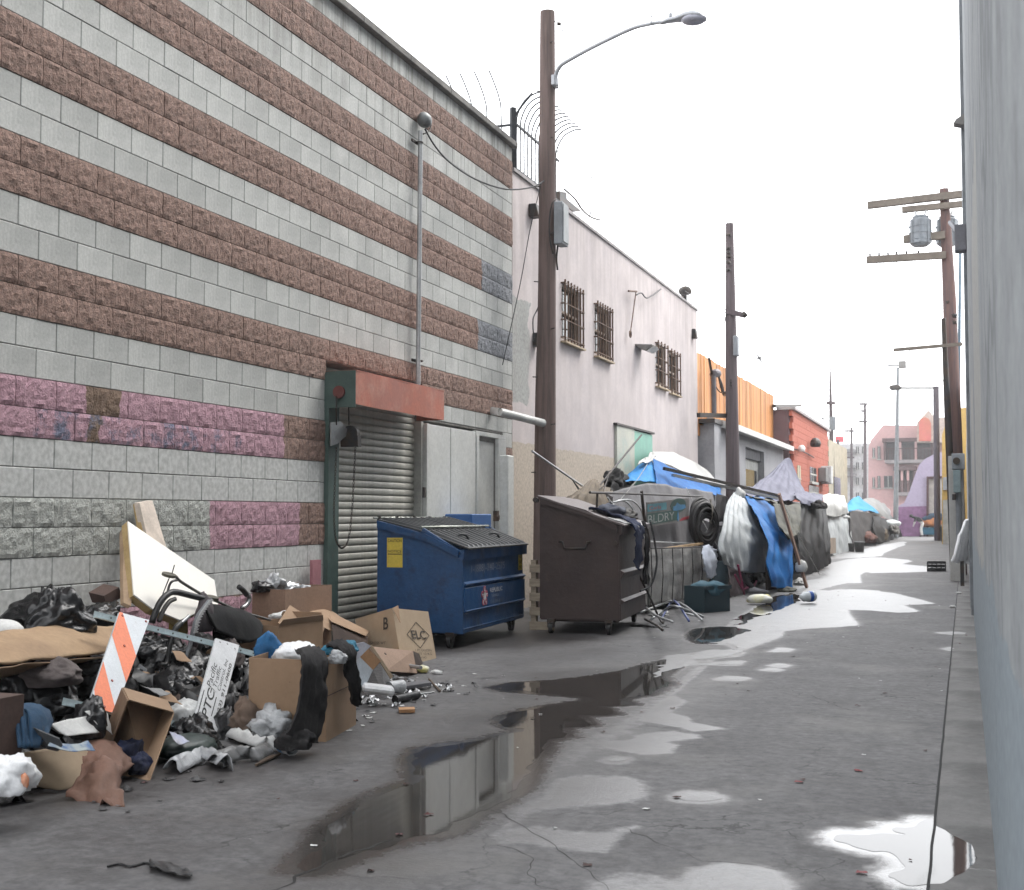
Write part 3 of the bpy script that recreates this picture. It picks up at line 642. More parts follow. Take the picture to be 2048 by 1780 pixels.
# ================================================================== LEFT-HAND BUILDINGS BEYOND
stucco = mat('pink_stucco', (0.55, 0.495, 0.485), (0.49, 0.44, 0.435), rough=.92, scale=1.6, bump=.3, bscale=30, c3=(0.42, 0.38, 0.39), scale3=1.3, lo3=.5, hi3=.85, grain=.06)
PTOP = W(1395, 640, WX).z; PTOP0 = W(1029, 345, WX).z; PEND = W(1395, 800, WX).y
pos_mask(stucco, [(WEND - 1, yw(1232, 900), -1, 2.36)], (0.47, 0.405, 0.335), wob=.02)
pos_mask(stucco, [(WEND - 1, yw(1058, 700), W(1040, 800, WX).z, W(1040, 600, WX).z)], (0.35, 0.355, 0.34), wob=.12, wscale=3)
streaks(stucco, 6.2, 4.5, (.30, .26, .25), .5, sx=3.2)
pb = thing('stucco_building', (WX - 2, 23, 0), 'long pale pink stucco building with barred windows behind the tents', 'building')
wins = [(1123, 564, 1160, 693, 7), (1189, 606, 1219, 720, 7), (1311, 684, 1331, 776, 4), (1338, 701, 1356, 789, 4)]
def win_rect(w): return (yw(w[0], w[1]), yw(w[2], w[3]), W(w[0], w[3] - (w[3] - w[1]) * .04, WX).z, W(w[0], w[1], WX).z)
wr = []
for w in wins:
    ya, yb = yw(w[0], w[1]), yw(w[2], w[3]); z1 = W(w[0], w[1], WX).z; z0 = W(w[2], w[3], WX).z; wr.append((ya, yb, z0, z1))
b_ = MB(); wall_cells(WX - .3, WX, WEND + .012, PEND, -.1, PTOP0, wr, b_); b_.box((WX - 12, WEND + .012, -.1), (WX - .301, PEND, PTOP0 - .4)); b_.build('wall', stucco, pb)
MB().box((WX - .3, WEND + .012, PTOP0 + .001), (WX + .03, PEND + .02, PTOP0 + .05)).build('parapet_cap', mat('cap_grey', (.36, .34, .34), rough=.9), pb)
glass = mat('dark_glass', (0.02, 0.022, 0.025), rough=.08, bump=.02, bscale=2, grain=0)
rust = mat('rusty_bars', (0.10, 0.060, 0.045), (0.16, 0.10, 0.065), rough=.8, scale=20, bump=.2)
for w, (ya, yb, z0, z1) in zip(wins, wr):
    wn_ = MB().box((WX - .12, ya, z0), (WX - .10, yb, z1)).build('window', glass, pb)
    s = MB(); t_ = .05
    s.box((WX - .098, ya, z0), (WX - .04, ya + t_, z1)); s.box((WX - .098, yb - t_, z0), (WX - .04, yb, z1)); s.box((WX - .098, ya + t_, z0), (WX - .04, yb - t_, z0 + t_)); s.box((WX - .098, ya + t_, z1 - t_), (WX - .04, yb - t_, z1)); s.box((WX - .098, ya + t_, (z0 + z1) / 2 - .02), (WX - .045, yb - t_, (z0 + z1) / 2 + .02))
    s.build('window_frame', mat('old_wood_frame', (.30, .24, .19), rough=.8), wn_)
    gr = thing('window_grille', (WX, (ya + yb) / 2, z0), {1123: 'rusty window bars nearest the wooden street light pole', 1189: 'second rusty window grille from the wooden pole', 1311: 'narrow window grille just right of the white wall light', 1338: 'narrow window grille farthest along the pink wall'}[w[0]], 'window grille', 'rusty grilles over the windows of the pink wall')
    n = w[4]
    for i in range(n):
        y_ = lerp(ya + .0, yb - .0, i / (n - 1)); MB().beam((WX + .06, y_, z0 - .04), (WX + .06, y_, z1 + .04), .022, .022).build('bar', rust, gr)
    for f_ in (.02, .33, .62, .98):
        z_ = lerp(z0, z1, f_); c = MB(); c.box((WX + .072, ya - .05, z_ - .007), (WX + .079, yb + .02, z_ + .007)); c.box((WX, ya - .05, z_ - .012), (WX + .0715, ya - .03, z_ + .012)); c.box((WX, yb + .03, z_ - .012), (WX + .0715, yb + .02, z_ + .012)); c.build('crossbar', rust, gr)
    MB().box((WX + .002, ya - .06, z0 - .07), (WX + .09, yb + .06, z0 - .042)).build('ledge', mat('ledge_wood', (.42, .33, .22), rough=.8), gr)
# wall light, small fittings
fx = thing('wall_light', W(1276, 698, WX), 'white faced grey floodlight box on the pink wall between the windows', 'light')
a, c = W(1263, 684, WX), W(1290, 712, WX); ym = (a.y + c.y) / 2
MB().hexa([(WX, ym - .28, a.z), (WX, ym + .28, a.z), (WX, ym + .28, c.z + .1), (WX, ym - .28, c.z + .1), (WX + .34, ym - .26, a.z - .02), (WX + .34, ym + .26, a.z - .02), (WX + .22, ym + .26, c.z), (WX + .22, ym - .26, c.z)]).build('housing', mat('lamp_housing', (.22, .21, .20), rough=.6), fx, bevel=.01)
MB().hexa([(WX + .225, ym - .24, c.z - .0), (WX + .225, ym + .24, c.z), (WX + .345, ym + .24, a.z - .06), (WX + .345, ym - .24, a.z - .06), (WX + .245, ym - .24, c.z), (WX + .245, ym + .24, c.z), (WX + .365, ym + .24, a.z - .06), (WX + .365, ym - .24, a.z - .06)]).build('lens', mat('white_lens', (.8, .8, .78), rough=.25), fx)
def smallbox(x, y, w, h, d, lab, nm='wall_fixture', cat='light'):
    p = W(x, y, WX); s = MB(); s.hexa([(WX, p.y - w / 2, p.z - h / 2), (WX, p.y + w / 2, p.z - h / 2), (WX, p.y + w / 2, p.z + h / 2), (WX, p.y - w / 2, p.z + h / 2), (WX + d, p.y - w / 2, p.z - h / 2), (WX + d, p.y + w / 2, p.z - h / 2), (WX + d * .7, p.y + w / 2, p.z + h / 2), (WX + d * .7, p.y - w / 2, p.z + h / 2)])
    return s.build(nm, dark_steel, None, bevel=.01, tag_=(lab, cat))
smallbox(1061, 423, .2, .19, .16, 'small black light box high on the pink wall by the pole')
smallbox(1385, 668, .2, .22, .12, 'small black fitting at the far top corner of the pink wall')
smallbox(1068, 680, .15, .2, .12, 'black box with a cable beside the wooden pole', 'junction_box', 'box')
# cream and green hatch doors
hatch = thing('hatch_door', W(1262, 940, WX), 'cream and mint green hatch door low on the pink wall', 'door')
z1 = W(1228, 850, WX).z
cream = mat('cream_paint', (.52, .53, .46), (.45, .47, .42), rough=.6, scale=1.5, c3=(.30, .45, .42), scale3=.8, lo3=.55, hi3=.7); mint = mat('mint_paint', (.22, .46, .37), (.20, .40, .33), rough=.6)
MB().box((WX, yw(1229, 900), .7), (WX + .05, yw(1264, 900), z1)).build('door_leaf', cream, hatch); MB().box((WX, yw(1265, 900), .7), (WX + .04, yw(1301, 900), z1 - .02)).build('door_leaf', mint, hatch)
MB().box((WX, yw(1227, 900), z1 + .002), (WX + .07, yw(1303, 900), z1 + .04)).build('lintel', dark_steel, hatch)
# wall bracket with cable
bk = MB(); bk.tube([W(1257, 582, WX + .1), W(1273, 583, WX + .1)], .02, 6); bk.tube([W(1272, 583, WX + .1), W(1261, 664, WX + .08)], .012, 6); bk.ring(W(1261, 668, WX + .08), (1, 0, 0), .06, .015, 14, 5); bk.build('wall_bracket', rust, None, tag_=('thin rusty hanging rod and bracket on the pink wall', 'bracket'))
def cable(pts, r, lab, m=None, nm='cable', grp=None, n=24):
    return MB().tube(spline(pts, n), r, 5).build(nm, m or mat('black_cable', (.03, .03, .032), rough=.6, bump=0), None, smooth=True, tag_=(lab, 'cable', grp))
cable([W(1273, 590, WX + .1), W(1283, 586, WX + .1), W(1295, 596, WX + .1), W(1322, 578, WX + .05)], .014, 'short cable sagging from the bracket to the roof of the pink building')
cable([W(850, 258, CX + .04), W(870, 292, -5.8), W(900, 325, -5.75), W(950, 358, -5.7), W(1010, 378, -5.6), W(1060, 375, -5.5), W(1088, 362, -5.45)], .011, 'black service cable sagging from the conduit head to the pole')
cable([W(1083, 365, -5.45), W(1060, 460, -5.6), W(1040, 570, -5.75), W(1005, 730, -5.9)], .006, 'thin guy wire running down from the pole across the pink wall')
cable([W(1068, 680, WX + .1), W(1066, 640, WX + .1), W(1074, 620, WX + .12), W(1082, 600, -5.7)], .010, 'black cable curling from the box to the pole')
# roof security fence
fence_m = mat('dark_iron', (.030, .032, .038), rough=.6, metal=.3, bump=.05)
rf = thing('security_fence', (WX - .1, 18, PTOP0), 'black spiked roof fence with curved tips above the pink wall', 'fence')
FX = WX - .06; fy0 = W(1026, 260, FX).y
pz0 = W(1022, 300, FX).z - .2; MB().beam((FX, fy0, PTOP0 - .3), (FX, fy0, W(1022, 212, FX).z), .07, .07).build('post', fence_m, rf)
MB().tube(spline([(FX, fy0 + .02, W(1024, 235, FX).z), (FX + .1, fy0 + .1, W(1030, 215, FX).z + .02), (FX + .22, fy0 + .2, W(1040, 195, FX).z)], 8), .018, 6).build('spike', fence_m, rf)
nb = 12; zt, zb = W(1030, 246, FX).z, PTOP0 + .12
MB().beam((FX, fy0, zt), (FX, fy0 + 2.2, zt), .03, .03).build('rail', fence_m, rf); MB().beam((FX, fy0, zb), (FX, fy0 + 2.2, zb), .03, .03).build('rail', fence_m, rf)
pk = spline([(0, 0, 0), (0, 0, .9), (.03, .02, 1.12), (.14, .05, 1.30), (.32, .08, 1.38), (.42, .1, 1.37)], 14); h0 = zt - zb
pk = [V((p.x, 0, p.z * (h0 / .9) if p.z < .9 else h0 + (p.z - .9))) for p in pk]
tb = MB().tube(pk, .0115, 5); pm = tomesh([tuple(v) for v in tb.v], tb.f, fence_m, 'picket')
for i in range(nb):
    o = bpy.data.objects.new('picket', pm); col.objects.link(o); o.parent = rf; o.location = V((FX, fy0 + .15 + i * .172, zb - .05)) - rf.location
rf2 = thing('security_fence', (WX - 1.5, WEND, 6.5), 'black spiked roof fence crossing the striped building roof', 'fence')
zr = W(1015, 240, FX).z
MB().beam((FX, fy0, zr), (FX - 2.6, fy0, zr), .03, .03).build('rail', fence_m, rf2)
tb = MB().tube(spline([(0, 0, 0), (0, 0, 1.0), (-.02, -.03, 1.25), (-.06, -.14, 1.45), (-.08, -.3, 1.58)], 14), .010, 5); pm2 = tomesh([tuple(v) for v in tb.v], tb.f, fence_m, 'picket')
for i in range(11):
    o = bpy.data.objects.new('picket', pm2); col.objects.link(o); o.parent = rf2; o.location = V((FX - .18 - i * .22, fy0, zr - .85)) - rf2.location
# roof duct and antenna
RX = WX - .5
dk = MB(); dk.prism([W(1120, 382, RX), W(1133, 385, RX), W(1134, 398, RX), W(1163, 422, RX), W(1150, 424, RX), W(1120, 402, RX)], (-.3, 0, 0)); dk.build('roof_gutter_box', dark_steel, None, tag_=('black angular duct lying on the edge of the pink roof', 'duct'))
rc = MB(); rc.tube(spline([W(1128, 378, RX), W(1150, 398, RX), W(1165, 420, RX), W(1182, 434, RX), W(1200, 440, RX)], 20), .018, 5); rc.tube([W(1180, 432, RX), W(1181, 424, RX)], .012, 4); rc.build('roof_cable', dark_steel, None, tag_=('tangled black cable trailing along the pink roof edge', 'cable'))
vt = thing('roof_vent', W(1369, 612, WX - .3), 'small black mast head with side arms above the far end of the pink roof', 'mast')
MB().tube([W(1369, 618, WX - .3), W(1368, 590, WX - .3)], .07, 8).build('mast', dark_steel, vt); MB().crumple(W(1370, 583, WX - .3), (.16, .16, .14), 4, 2, .15).build('head', dark_steel, vt)
aa = MB()
for k in range(5): aa.tube([W(1369, 592 + k * 4, WX - .3), W(1356, 598 + k * 4, WX - .3)], .015, 4)
aa.tube(spline([W(1369, 612, WX - .3), W(1378, 614, WX - .3), W(1384, 604, WX - .3)], 6), .015, 4); aa.build('arm', dark_steel, vt)

# grey building with eave, timber screen above
greyb = mat('grey_block_paint', (.33, .33, .345), (.285, .285, .30), rough=.9, scale=1.2, bump=.2, bscale=20)
GXF = -5.62; gy0 = P(1398, 900, PEND + .3).y; gy1 = 42.8
gt0 = W(1425, 845, GXF).z
gb = thing('grey_building', ((-8), 36, 0), 'low grey block building with white eave below the timber screen', 'building')
gw = [(W(1491, 900, GXF).y, W(1528, 900, GXF).y, W(1491, 965, GXF).z - 1.3, W(1491, 893, GXF).z)]
b_ = MB(); wall_cells(GXF - .25, GXF, gy0, gy1, -.1, gt0, gw, b_); b_.box((GXF - 8, gy0, -.1), (GXF - .251, gy1, gt0 - .05)); b_.build('wall', greyb, gb)
w0 = gw[0]; MB().box((GXF - .2, w0[0], w0[2]), (GXF - .18, w0[1], w0[3])).build('window', mat('shutter_grey', (.40, .40, .38), rough=.7), gb)
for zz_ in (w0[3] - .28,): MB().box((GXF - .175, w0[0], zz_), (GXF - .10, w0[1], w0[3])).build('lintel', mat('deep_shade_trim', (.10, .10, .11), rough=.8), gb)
lw = MB().box((GXF - .17, w0[0], w0[2]), (GXF - .15, w0[1] - .5, W(1491, 935, GXF).z)).build('pane', glass, gb)
for i in range(7): MB().box((GXF - .145, w0[0] + .3, w0[2] + .2 + i * .16), (GXF - .135, w0[0] + 1.9, w0[2] + .27 + i * .16)).build('louvre', mat('pale_frame', (.42, .42, .39)), gb)
ev = MB(); ez = W(1437, 833, GXF + .3).z
ev.prism([(GXF - .4, gy0 + .9, gt0 + .02), (GXF + .35, gy0 + .9, gt0 - .1), (GXF + .35, gy0 + .9, gt0 + .05), (GXF - .4, gy0 + .9, gt0 + .25)], (0, gy1 - gy0 - .9, 0)); ev.build('eave', mat('white_eave', (.62, .62, .60), rough=.6), gb)
for i in range(1, 12):   # courses of painted block, shown as joints cut between raised courses
    MB().box((GXF + .0, gy0 + .01, i * .2 + .13), (GXF + .006, min(gy1, w0[0]), i * .2 + .318)).build('block_course', greyb, gb)
MB().box((GXF - .5, gy0 - .2, gt0 - .0), (GXF + .05, gy0 + .88, gt0 + .1)).build('roof_edge', dark_steel, gb)
wood = mat('cedar_board', (.40, .155, .035), (.50, .22, .06), rough=.65, scale=1.0, bump=.2, bscale=8, stretch=(6, 6, .5), tint=.28, grain=.08, c3=(.36, .16, .05), scale3=1.5)
ts = thing('timber_screen', (WX - .2, 37, 4), 'tall golden timber board screen above the grey building', 'fence')
ty0, ty1 = PEND + .02, W(1547, 800, WX).y; n = 62
zt0, zt1 = W(1398, 706, WX).z, W(1546, 792, WX).z
for i in range(n):
    a, c = lerp(ty0, ty1, i / n), lerp(ty0, ty1, (i + 1) / n); zt_ = lerp(zt0, zt1, i / n) + rnd.uniform(-.02, .02); dx = rnd.uniform(-.006, .012)
    MB().box((WX - .03, a + .006, gt0 - .3), (WX + dx, c - .006, zt_)).build('board', wood, ts)
MB().box((WX - .1, ty0, gt0 - .3), (WX - .035, ty1, zt1 - .2)).build('rail', dark_steel, ts)
MB().beam(W(1397, 830, WX + .4), W(1470, 832, WX + .9), .09, .10).build('steel_beam', dark_steel, None, tag_=('dark steel beam between the pink wall and the second pole', 'beam'))
sv_ = thing('service_mast', W(1428, 828, GXF), 'grey service mast with drooping wires before the timber screen', 'mast')
MB().tube([W(1428, 828, GXF), W(1427, 752, GXF)], .06, 10).build('pipe', mat('old_grey_metal', (.16, .15, .16), rough=.6, metal=.3), sv_, smooth=True, auto=40); MB().crumple(W(1431, 748, GXF + .02), (.14, .16, .13), 9, 2, .15).build('weather_head', mat('old_grey_metal', (.2, .2, .2)), sv_)
ws = MB()
for k in range(3): ws.tube(spline([W(1436, 748, GXF), W(1443, 765 + 8 * k, GXF + .1), W(1450, 785 + k * 3, GXF + .2), W(1462, 760 + 6 * k, GXF + .6)], 12), .018, 5)
ws.tube(spline([W(1430, 770, GXF), W(1440, 784, GXF + .1), W(1458, 785, GXF + .5)], 10), .014, 5); ws.build('wires', dark_steel, sv_)
MB().tube([W(1418, 716, GXF), W(1424, 748, GXF)], .03, 5).build('brace_rod', dark_steel, sv_)

# red brick building
BX = -5.34; by0, by1 = 43.0, W(1658, 900, BX).y; bz = W(1589, 822, BX).z
brick_m = mat('red_brick', (.40, .105, .065), (.33, .095, .062), rough=.9, scale=6, bump=.2, c3=(.28, .09, .06), scale3=.9)
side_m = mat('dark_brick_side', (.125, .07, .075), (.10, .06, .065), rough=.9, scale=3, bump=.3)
bb = thing('brick_building', (-8, 49, 0), 'orange red brick building with a dark side wall beyond the timber screen', 'building')
bw = [(W(1633, 950, BX).y, W(1649, 950, BX).y, W(1640, 965, BX).z, W(1640, 938, BX).z)]
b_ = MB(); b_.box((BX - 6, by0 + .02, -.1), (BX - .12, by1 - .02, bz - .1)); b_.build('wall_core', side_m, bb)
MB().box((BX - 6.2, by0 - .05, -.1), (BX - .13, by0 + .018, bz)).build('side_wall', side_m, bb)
rows = []
ncourse = int((bz + .1) / .21)
bm_ = tomesh(*(lambda b2: ([tuple(v) for v in b2.v], b2.f))(MB().box((-.11, 0, 0), (0, .603, .203))), brick_m, 'brick')
cnt = 0; restb = MB()
for j in range(ncourse):
    for i in range(int((by1 - by0) / .61)):
        yy0 = by0 + i * .61 + (.305 if j % 2 else 0)
        if yy0 + .6 > by1: continue
        zz_ = j * .21
        if j >= 9 and cnt < 300:
            o = bpy.data.objects.new('brick', bm_); col.objects.link(o); o.parent = bb; o.location = V((BX + rnd.uniform(-.002, .002), yy0, zz_)) - bb.location; cnt += 1
        else: restb.box((BX - .11, yy0, zz_), (BX, yy0 + .603, zz_ + .203))
tag(restb.build('brick_courses', brick_m, bb), kind='stuff')
def bwin(x0, x1, y0, y1, m=glass, sill=True):
    a, c = W(x0, y0, BX), W(x1, y1, BX); za, zb_ = max(a.z, c.z), min(a.z, c.z)
    w_ = MB().box((BX + .008, a.y, zb_), (BX + .02, c.y, za)).build('window', m, bb)
    f_ = MB(); f_.box((BX + .008, a.y - .08, zb_ - .1), (BX + .10, c.y + .08, zb_ - .002)); f_.build('sill', mat('pale_frame', (.4, .4, .4)), w_)
    h_ = MB(); h_.box((BX + .021, a.y, (za + zb_) / 2 - .03), (BX + .035, c.y, (za + zb_) / 2 + .03)); h_.box((BX + .021, (a.y + c.y) / 2 - .03, zb_), (BX + .033, (a.y + c.y) / 2 + .03, za)); h_.build('window_frame', mat('pale_frame', (.4, .4, .4)), w_)
bwin(1619, 1632, 933, 965); bwin(1594, 1601, 930, 985, mat('cream_shutter', (.45, .40, .28), rough=.8)); bwin(1617, 1637, 970, 1000)
MB().box((BX - .5, by0 - .1, bz + .001), (BX + .10, by1, bz + .09)).build('parapet_cap', mat('cap_grey', (.36, .34, .34)), bb)
bl = thing('wall_lamp', W(1631, 885, BX), 'round black lamp high on the red brick wall', 'light'); MB().crumple(W(1631, 887, BX + .25), (.2, .25, .22), 5, 2, .1).build('lamp_head', dark_steel, bl); MB().tube([W(1634, 880, BX), W(1631, 884, BX + .25)], .04, 6).build('arm', dark_steel, bl)
bl = thing('wall_lamp', W(1603, 898, BX), 'small white lamp lower on the red brick wall', 'light'); MB().crumple(W(1603, 898, BX + .2), (.13, .15, .15), 6, 2, .1).build('lamp_head', mat('white_lens', (.8, .8, .78)), bl); MB().tube([W(1603, 893, BX), W(1603, 897, BX + .2)], .03, 6).build('arm', dark_steel, bl)
cable([W(1588, 898, BX + .05), W(1608, 904, BX + .05), W(1628, 915, BX + .05)], .02, 'pipe running across the red brick wall')
MB().beam(W(1548, 812, BX - .5), W(1600, 811, BX - .5), .12, .1).build('roof_rail', dark_steel, None, tag_=('thin dark rail on the roof of the brick building', 'rail'))
# beige low building + meter box beyond
bg = thing('beige_building', (-8, 62, 0), 'narrow beige building just past the red brick building', 'building')
MB().box((BX - 5, by1 + .02, -.1), (BX - .02, by1 + 9, W(1662, 880, BX).z)).build('wall', mat('beige_stucco', (.42, .37, .28), rough=.9), bg)
MB().box((BX - .019, by1 + 2, 1.2), (BX + .01, by1 + 5, 3)).build('window', glass, bg)
eb = thing('meter_box', W(1655, 955, BX + .3), 'white and grey meter boxes at the brick building corner', 'box')
p = W(1659, 950, BX + .3); MB().box((BX, p.y - .3, p.z - .35), (p.x + .1, p.y + .35, p.z + .35)).build('box', mat('pale_white', (.6, .6, .6)), eb, bevel=.02); MB().box((BX, p.y - 1.3, p.z - .3), (p.x, p.y - .4, p.z + .25)).build('box', mat('mid_grey', (.2, .2, .2)), eb, bevel=.02)

# ================================================================== FAR BUILDINGS
def fbox(x0, x1, ytop, Y, depth, m, nm, parent, ybot=1100, z0=-.1):
    a, c = P(x0, ytop, Y), P(x1, ytop, Y); return MB().box((a.x, Y, z0), (c.x, Y + depth, a.z)).build(nm, m, parent)
def fwin(x0, x1, y0, y1, Y, parent, m=None, frame=True):
    a, c = P(x0, y0, Y), P(x1, y1, Y); w_ = MB().box((a.x, Y - .10, c.z), (c.x, Y - .02, a.z)).build('window', m or glass, parent)
    if frame:
        f_ = MB(); f_.box((a.x - .08, Y - .14, c.z - .1), (c.x + .08, Y - .02, c.z - .002)); f_.box(((a.x + c.x) / 2 - .04, Y - .125, c.z), ((a.x + c.x) / 2 + .04, Y - .101, a.z)); f_.build('window_frame', mat('pale_frame', (.4, .4, .4)), w_)
fp = mat('far_pink', (.50, .30, .29), (.45, .28, .27), rough=.9, scale=.3, bump=.1)
far = thing('pink_apartment_building', (-8, 125, 0), 'pink apartment building with dark balconies at the end of the alley', 'building')
FY = 125
pl = [P(1737, 1090, FY), P(1905, 1090, FY), P(1905, 852, FY), P(1766, 850, FY), P(1742, 880, FY), P(1737, 895, FY)]
MB().prism([V((p.x, FY, max(p.z, -.1))) for p in pl], (0, 14, 0)).build('wall', fp, far)
dkbr = mat('dark_brown_trim', (.09, .045, .045), rough=.8)
for (x0, x1, y0, y1) in ((1745, 1750, 896, 915), (1755, 1761, 893, 918), (1745, 1750, 955, 975), (1755, 1761, 952, 976), (1768, 1785, 952, 975)): fwin(x0, x1, y0, y1, FY, far)
def balcony(x0, x1, y0, y1, lab=None):
    a, c = P(x0, y0, FY), P(x1, y1, FY); r_ = MB().box((a.x, FY - .05, c.z), (c.x, FY - .02, a.z)).build('balcony', mat('shadow_room', (.10, .08, .085), rough=.9), far)
    for t in (0, .33, .66, 1):
        xx = lerp(a.x, c.x, t); MB().box((xx - .1, FY - 1.5, c.z), (xx + .1, FY - .06, a.z)).build('post', dkbr if t in (0, 1) else fp, r_)
    MB().box((a.x - .2, FY - 1.7, a.z + .001), (c.x + .2, FY - .02, a.z + .35)).build('beam', dkbr, r_); MB().box((a.x, FY - 1.6, c.z - .3), (c.x, FY - .02, c.z - .001)).build('slab', mat('slab_grey', (.25, .22, .22)), r_)
    k = MB()
    for t in range(14): xx = lerp(a.x, c.x, t / 13); k.box((xx - .03, FY - 1.59, c.z), (xx + .03, FY - 1.53, c.z + 1.0))
    k.box((a.x, FY - 1.6, c.z + 1.0), (c.x, FY - 1.5, c.z + 1.08)); k.build('railing', dkbr, r_)
balcony(1771, 1865, 886, 920); balcony(1793, 1830, 942, 985)
tw = MB(); tw.prism([V((P(x, y, FY - 2).x, FY - 2, P(x, y, FY - 2).z)) for x, y in ((1834, 885), (1834, 845), (1857, 820), (1870, 835), (1900, 835), (1900, 885))], (0, 1.9, 0)); tw.build('gable', mat('far_cream', (.52, .42, .36), rough=.9), far)
tr = MB(); tr.prism([V((P(x, y, FY - 2.3).x, FY - 2.3, P(x, y, FY - 2.3).z)) for x, y in ((1838, 882), (1838, 845), (1842, 838), (1850, 834), (1858, 838), (1862, 846), (1862, 882))], (0, .28, 0)); tr.build('arched_panel', mat('arch_red', (.50, .11, .09), (.52, .2, .10), rough=.8, scale=.2), far)
fwh = thing('white_apartment_building', (-14, 170, 0), 'white apartment block far away left of the pink one', 'building')
FZ = 150
fbox(1672, 1740, 888, FZ, 15, mat('far_white', (.50, .50, .50), rough=.9), 'wall', fwh)
for x in (1712, 1724):
    for y0 in (893, 925, 955, 985): fwin(x, x + 6, y0, y0 + 14, FZ, fwh)
for yy in (900, 932, 948): a, c = P(1682, yy, FZ), P(1712, yy + 5, FZ); MB().box((a.x, FZ - 2, c.z), (c.x, FZ - .02, a.z)).build('balcony', mat('mid_grey', (.2, .2, .2)), fwh)
rs = MB(); a, c = P(1671, 873, 148), P(1687, 884, 148); rs.box((a.x, 148, c.z), (c.x, 148.3, a.z)); rs.build('sign_panel', mat('red_sign', (.60, .04, .06), rough=.6), fwh)
pr = thing('purple_building', (-2, 86, 0), 'lavender wall with a curved ramp shaped top at the alley end', 'building')
PY = 84
lav = mat('lavender_paint', (.38, .33, .43), (.35, .30, .40), rough=.9, scale=.5); pos = None
def pp(x, y, Y=PY): p = P(x, y, Y); return V((p.x, Y, max(p.z, -.1)))
MB().prism([pp(1793, 1090), pp(1896, 1090), pp(1896, 902), pp(1872, 906), pp(1850, 918), pp(1838, 930), pp(1830, 950), pp(1820, 980), pp(1808, 1006), pp(1794, 1013)], (0, 7, 0)).build('wall', lav, pr)
MB().prism([pp(1793, 1085, PY - .06), pp(1853, 1085, PY - .06), pp(1853, 1012, PY - .06), pp(1793, 1014, PY - .06)], (0, .05, 0)).build('lower_band', mat('plum_paint', (.25, .13, .24), rough=.9), pr)
MB().prism([pp(1853, 1085, PY - .3), pp(1857, 1085, PY - .3), pp(1857, 957, PY - .3), pp(1893, 955, PY - .3), pp(1893, 952, PY - .3), pp(1853, 953, PY - .3)], (0, .29, 0)).build('door_frame', dkbr, pr)
MB().prism([pp(1857.5, 1080, PY - .12), pp(1893, 1080, PY - .12), pp(1893, 958, PY - .12), pp(1857.5, 958, PY - .12)], (0, .1, 0)).build('door', mat('tan_door', (.40, .36, .33), rough=.8), pr)
ye = thing('yellow_building', (0, 70, 0), 'mustard yellow gabled building on the right beyond the big pole', 'building')
yq = 62
def yp(x, y): p = P(x, y, yq); return V((p.x, yq, max(p.z, -.1)))
MB().prism([yp(1884, 1090), yp(1960, 1090), yp(1960, 810), yp(1900, 820), yp(1884, 870)], (0, 10, 0)).build('wall', mat('mustard_paint', (.50, .33, .10), (.46, .30, .10), rough=.9, scale=.6), ye)
MB().prism([V((p.x, yq - .1, p.z)) for p in (yp(1886, 1088), yp(1925, 1088), yp(1925, 1000), yp(1886, 1000))], (0, .09, 0)).build('lower_band', mat('pale_band', (.42, .41, .38), rough=.9), ye)
MB().prism([V((p.x, yq - .1, p.z)) for p in (yp(1886, 980), yp(1925, 980), yp(1925, 950), yp(1886, 955))], (0, .09, 0)).build('band', mat('grey_band', (.40, .41, .43), rough=.9), ye)

# ================================================================== RIGHT SIDE
RXW = 0.098
rc_m = mat('weathered_concrete', (.30, .315, .325), (.235, .25, .262), rough=.88, scale=1.6, bump=.35, bscale=30, bdist=.006, c3=(.15, .16, .165), scale3=2.4, lo3=.52, hi3=.74, grain=.22, mixlo=.35, mixhi=.65)
N, L, b = nodes(rc_m)
def wallcracks(m):
    N, L, b = nodes(m); cur = b.inputs['Base Color'].links[0].from_socket
    gm = N.new('ShaderNodeNewGeometry'); mp = N.new('ShaderNodeMapping'); mp.inputs['Scale'].default_value = (1, .55, .45); mp.inputs['Rotation'].default_value = (.5, 0, 0); L.new(gm.outputs['Position'], mp.inputs[0])
    n = N.new('ShaderNodeTexNoise'); n.inputs['Scale'].default_value = 2.2; n.inputs['Detail'].default_value = 8; L.new(mp.outputs[0], n.inputs['Vector'])
    ad = N.new('ShaderNodeVectorMath'); ad.operation = 'MULTIPLY_ADD'; L.new(n.outputs['Color'], ad.inputs[0]); ad.inputs[1].default_value = (.5, .5, .5); L.new(mp.outputs[0], ad.inputs[2])
    v = N.new('ShaderNodeTexVoronoi'); v.feature = 'DISTANCE_TO_EDGE'; v.inputs['Scale'].default_value = .9; L.new(ad.outputs[0], v.inputs['Vector'])
    r = N.new('ShaderNodeMapRange'); r.inputs[1].default_value = .006; r.inputs[2].default_value = .03; r.inputs[3].default_value = .6; r.inputs[4].default_value = 0; L.new(v.outputs['Distance'], r.inputs[0])
    x = N.new('ShaderNodeMixRGB'); L.new(r.outputs[0], x.inputs[0]); L.new(cur, x.inputs[1]); x.inputs[2].default_value = (.10, .11, .12, 1); L.new(x.outputs[0], b.inputs['Base Color'])
wallcracks(rc_m)
pos_mask(rc_m, [(0, 30, -1, 1.05)], (0.23, 0.27, 0.30), wob=.08, wscale=1.5)
pos_mask(rc_m, [(7.0, 10.5, 1.1, 3.4), (12, 15, 1.3, 2.6)], (0.36, 0.355, 0.34), wob=.15, wscale=2)
streaks(rc_m, 12, 13, (.17, .18, .19), .5, sx=1.3); streaks(rc_m, 12, 14, (.38, .385, .38), .25, sx=.5)
rw = thing('concrete_building', (.6, 10, 0), 'tall weathered grey concrete wall close on the right', 'building')
MB().box((RXW, -4, -.1), (8, 18.0, 12)).build('wall', rc_m, rw)
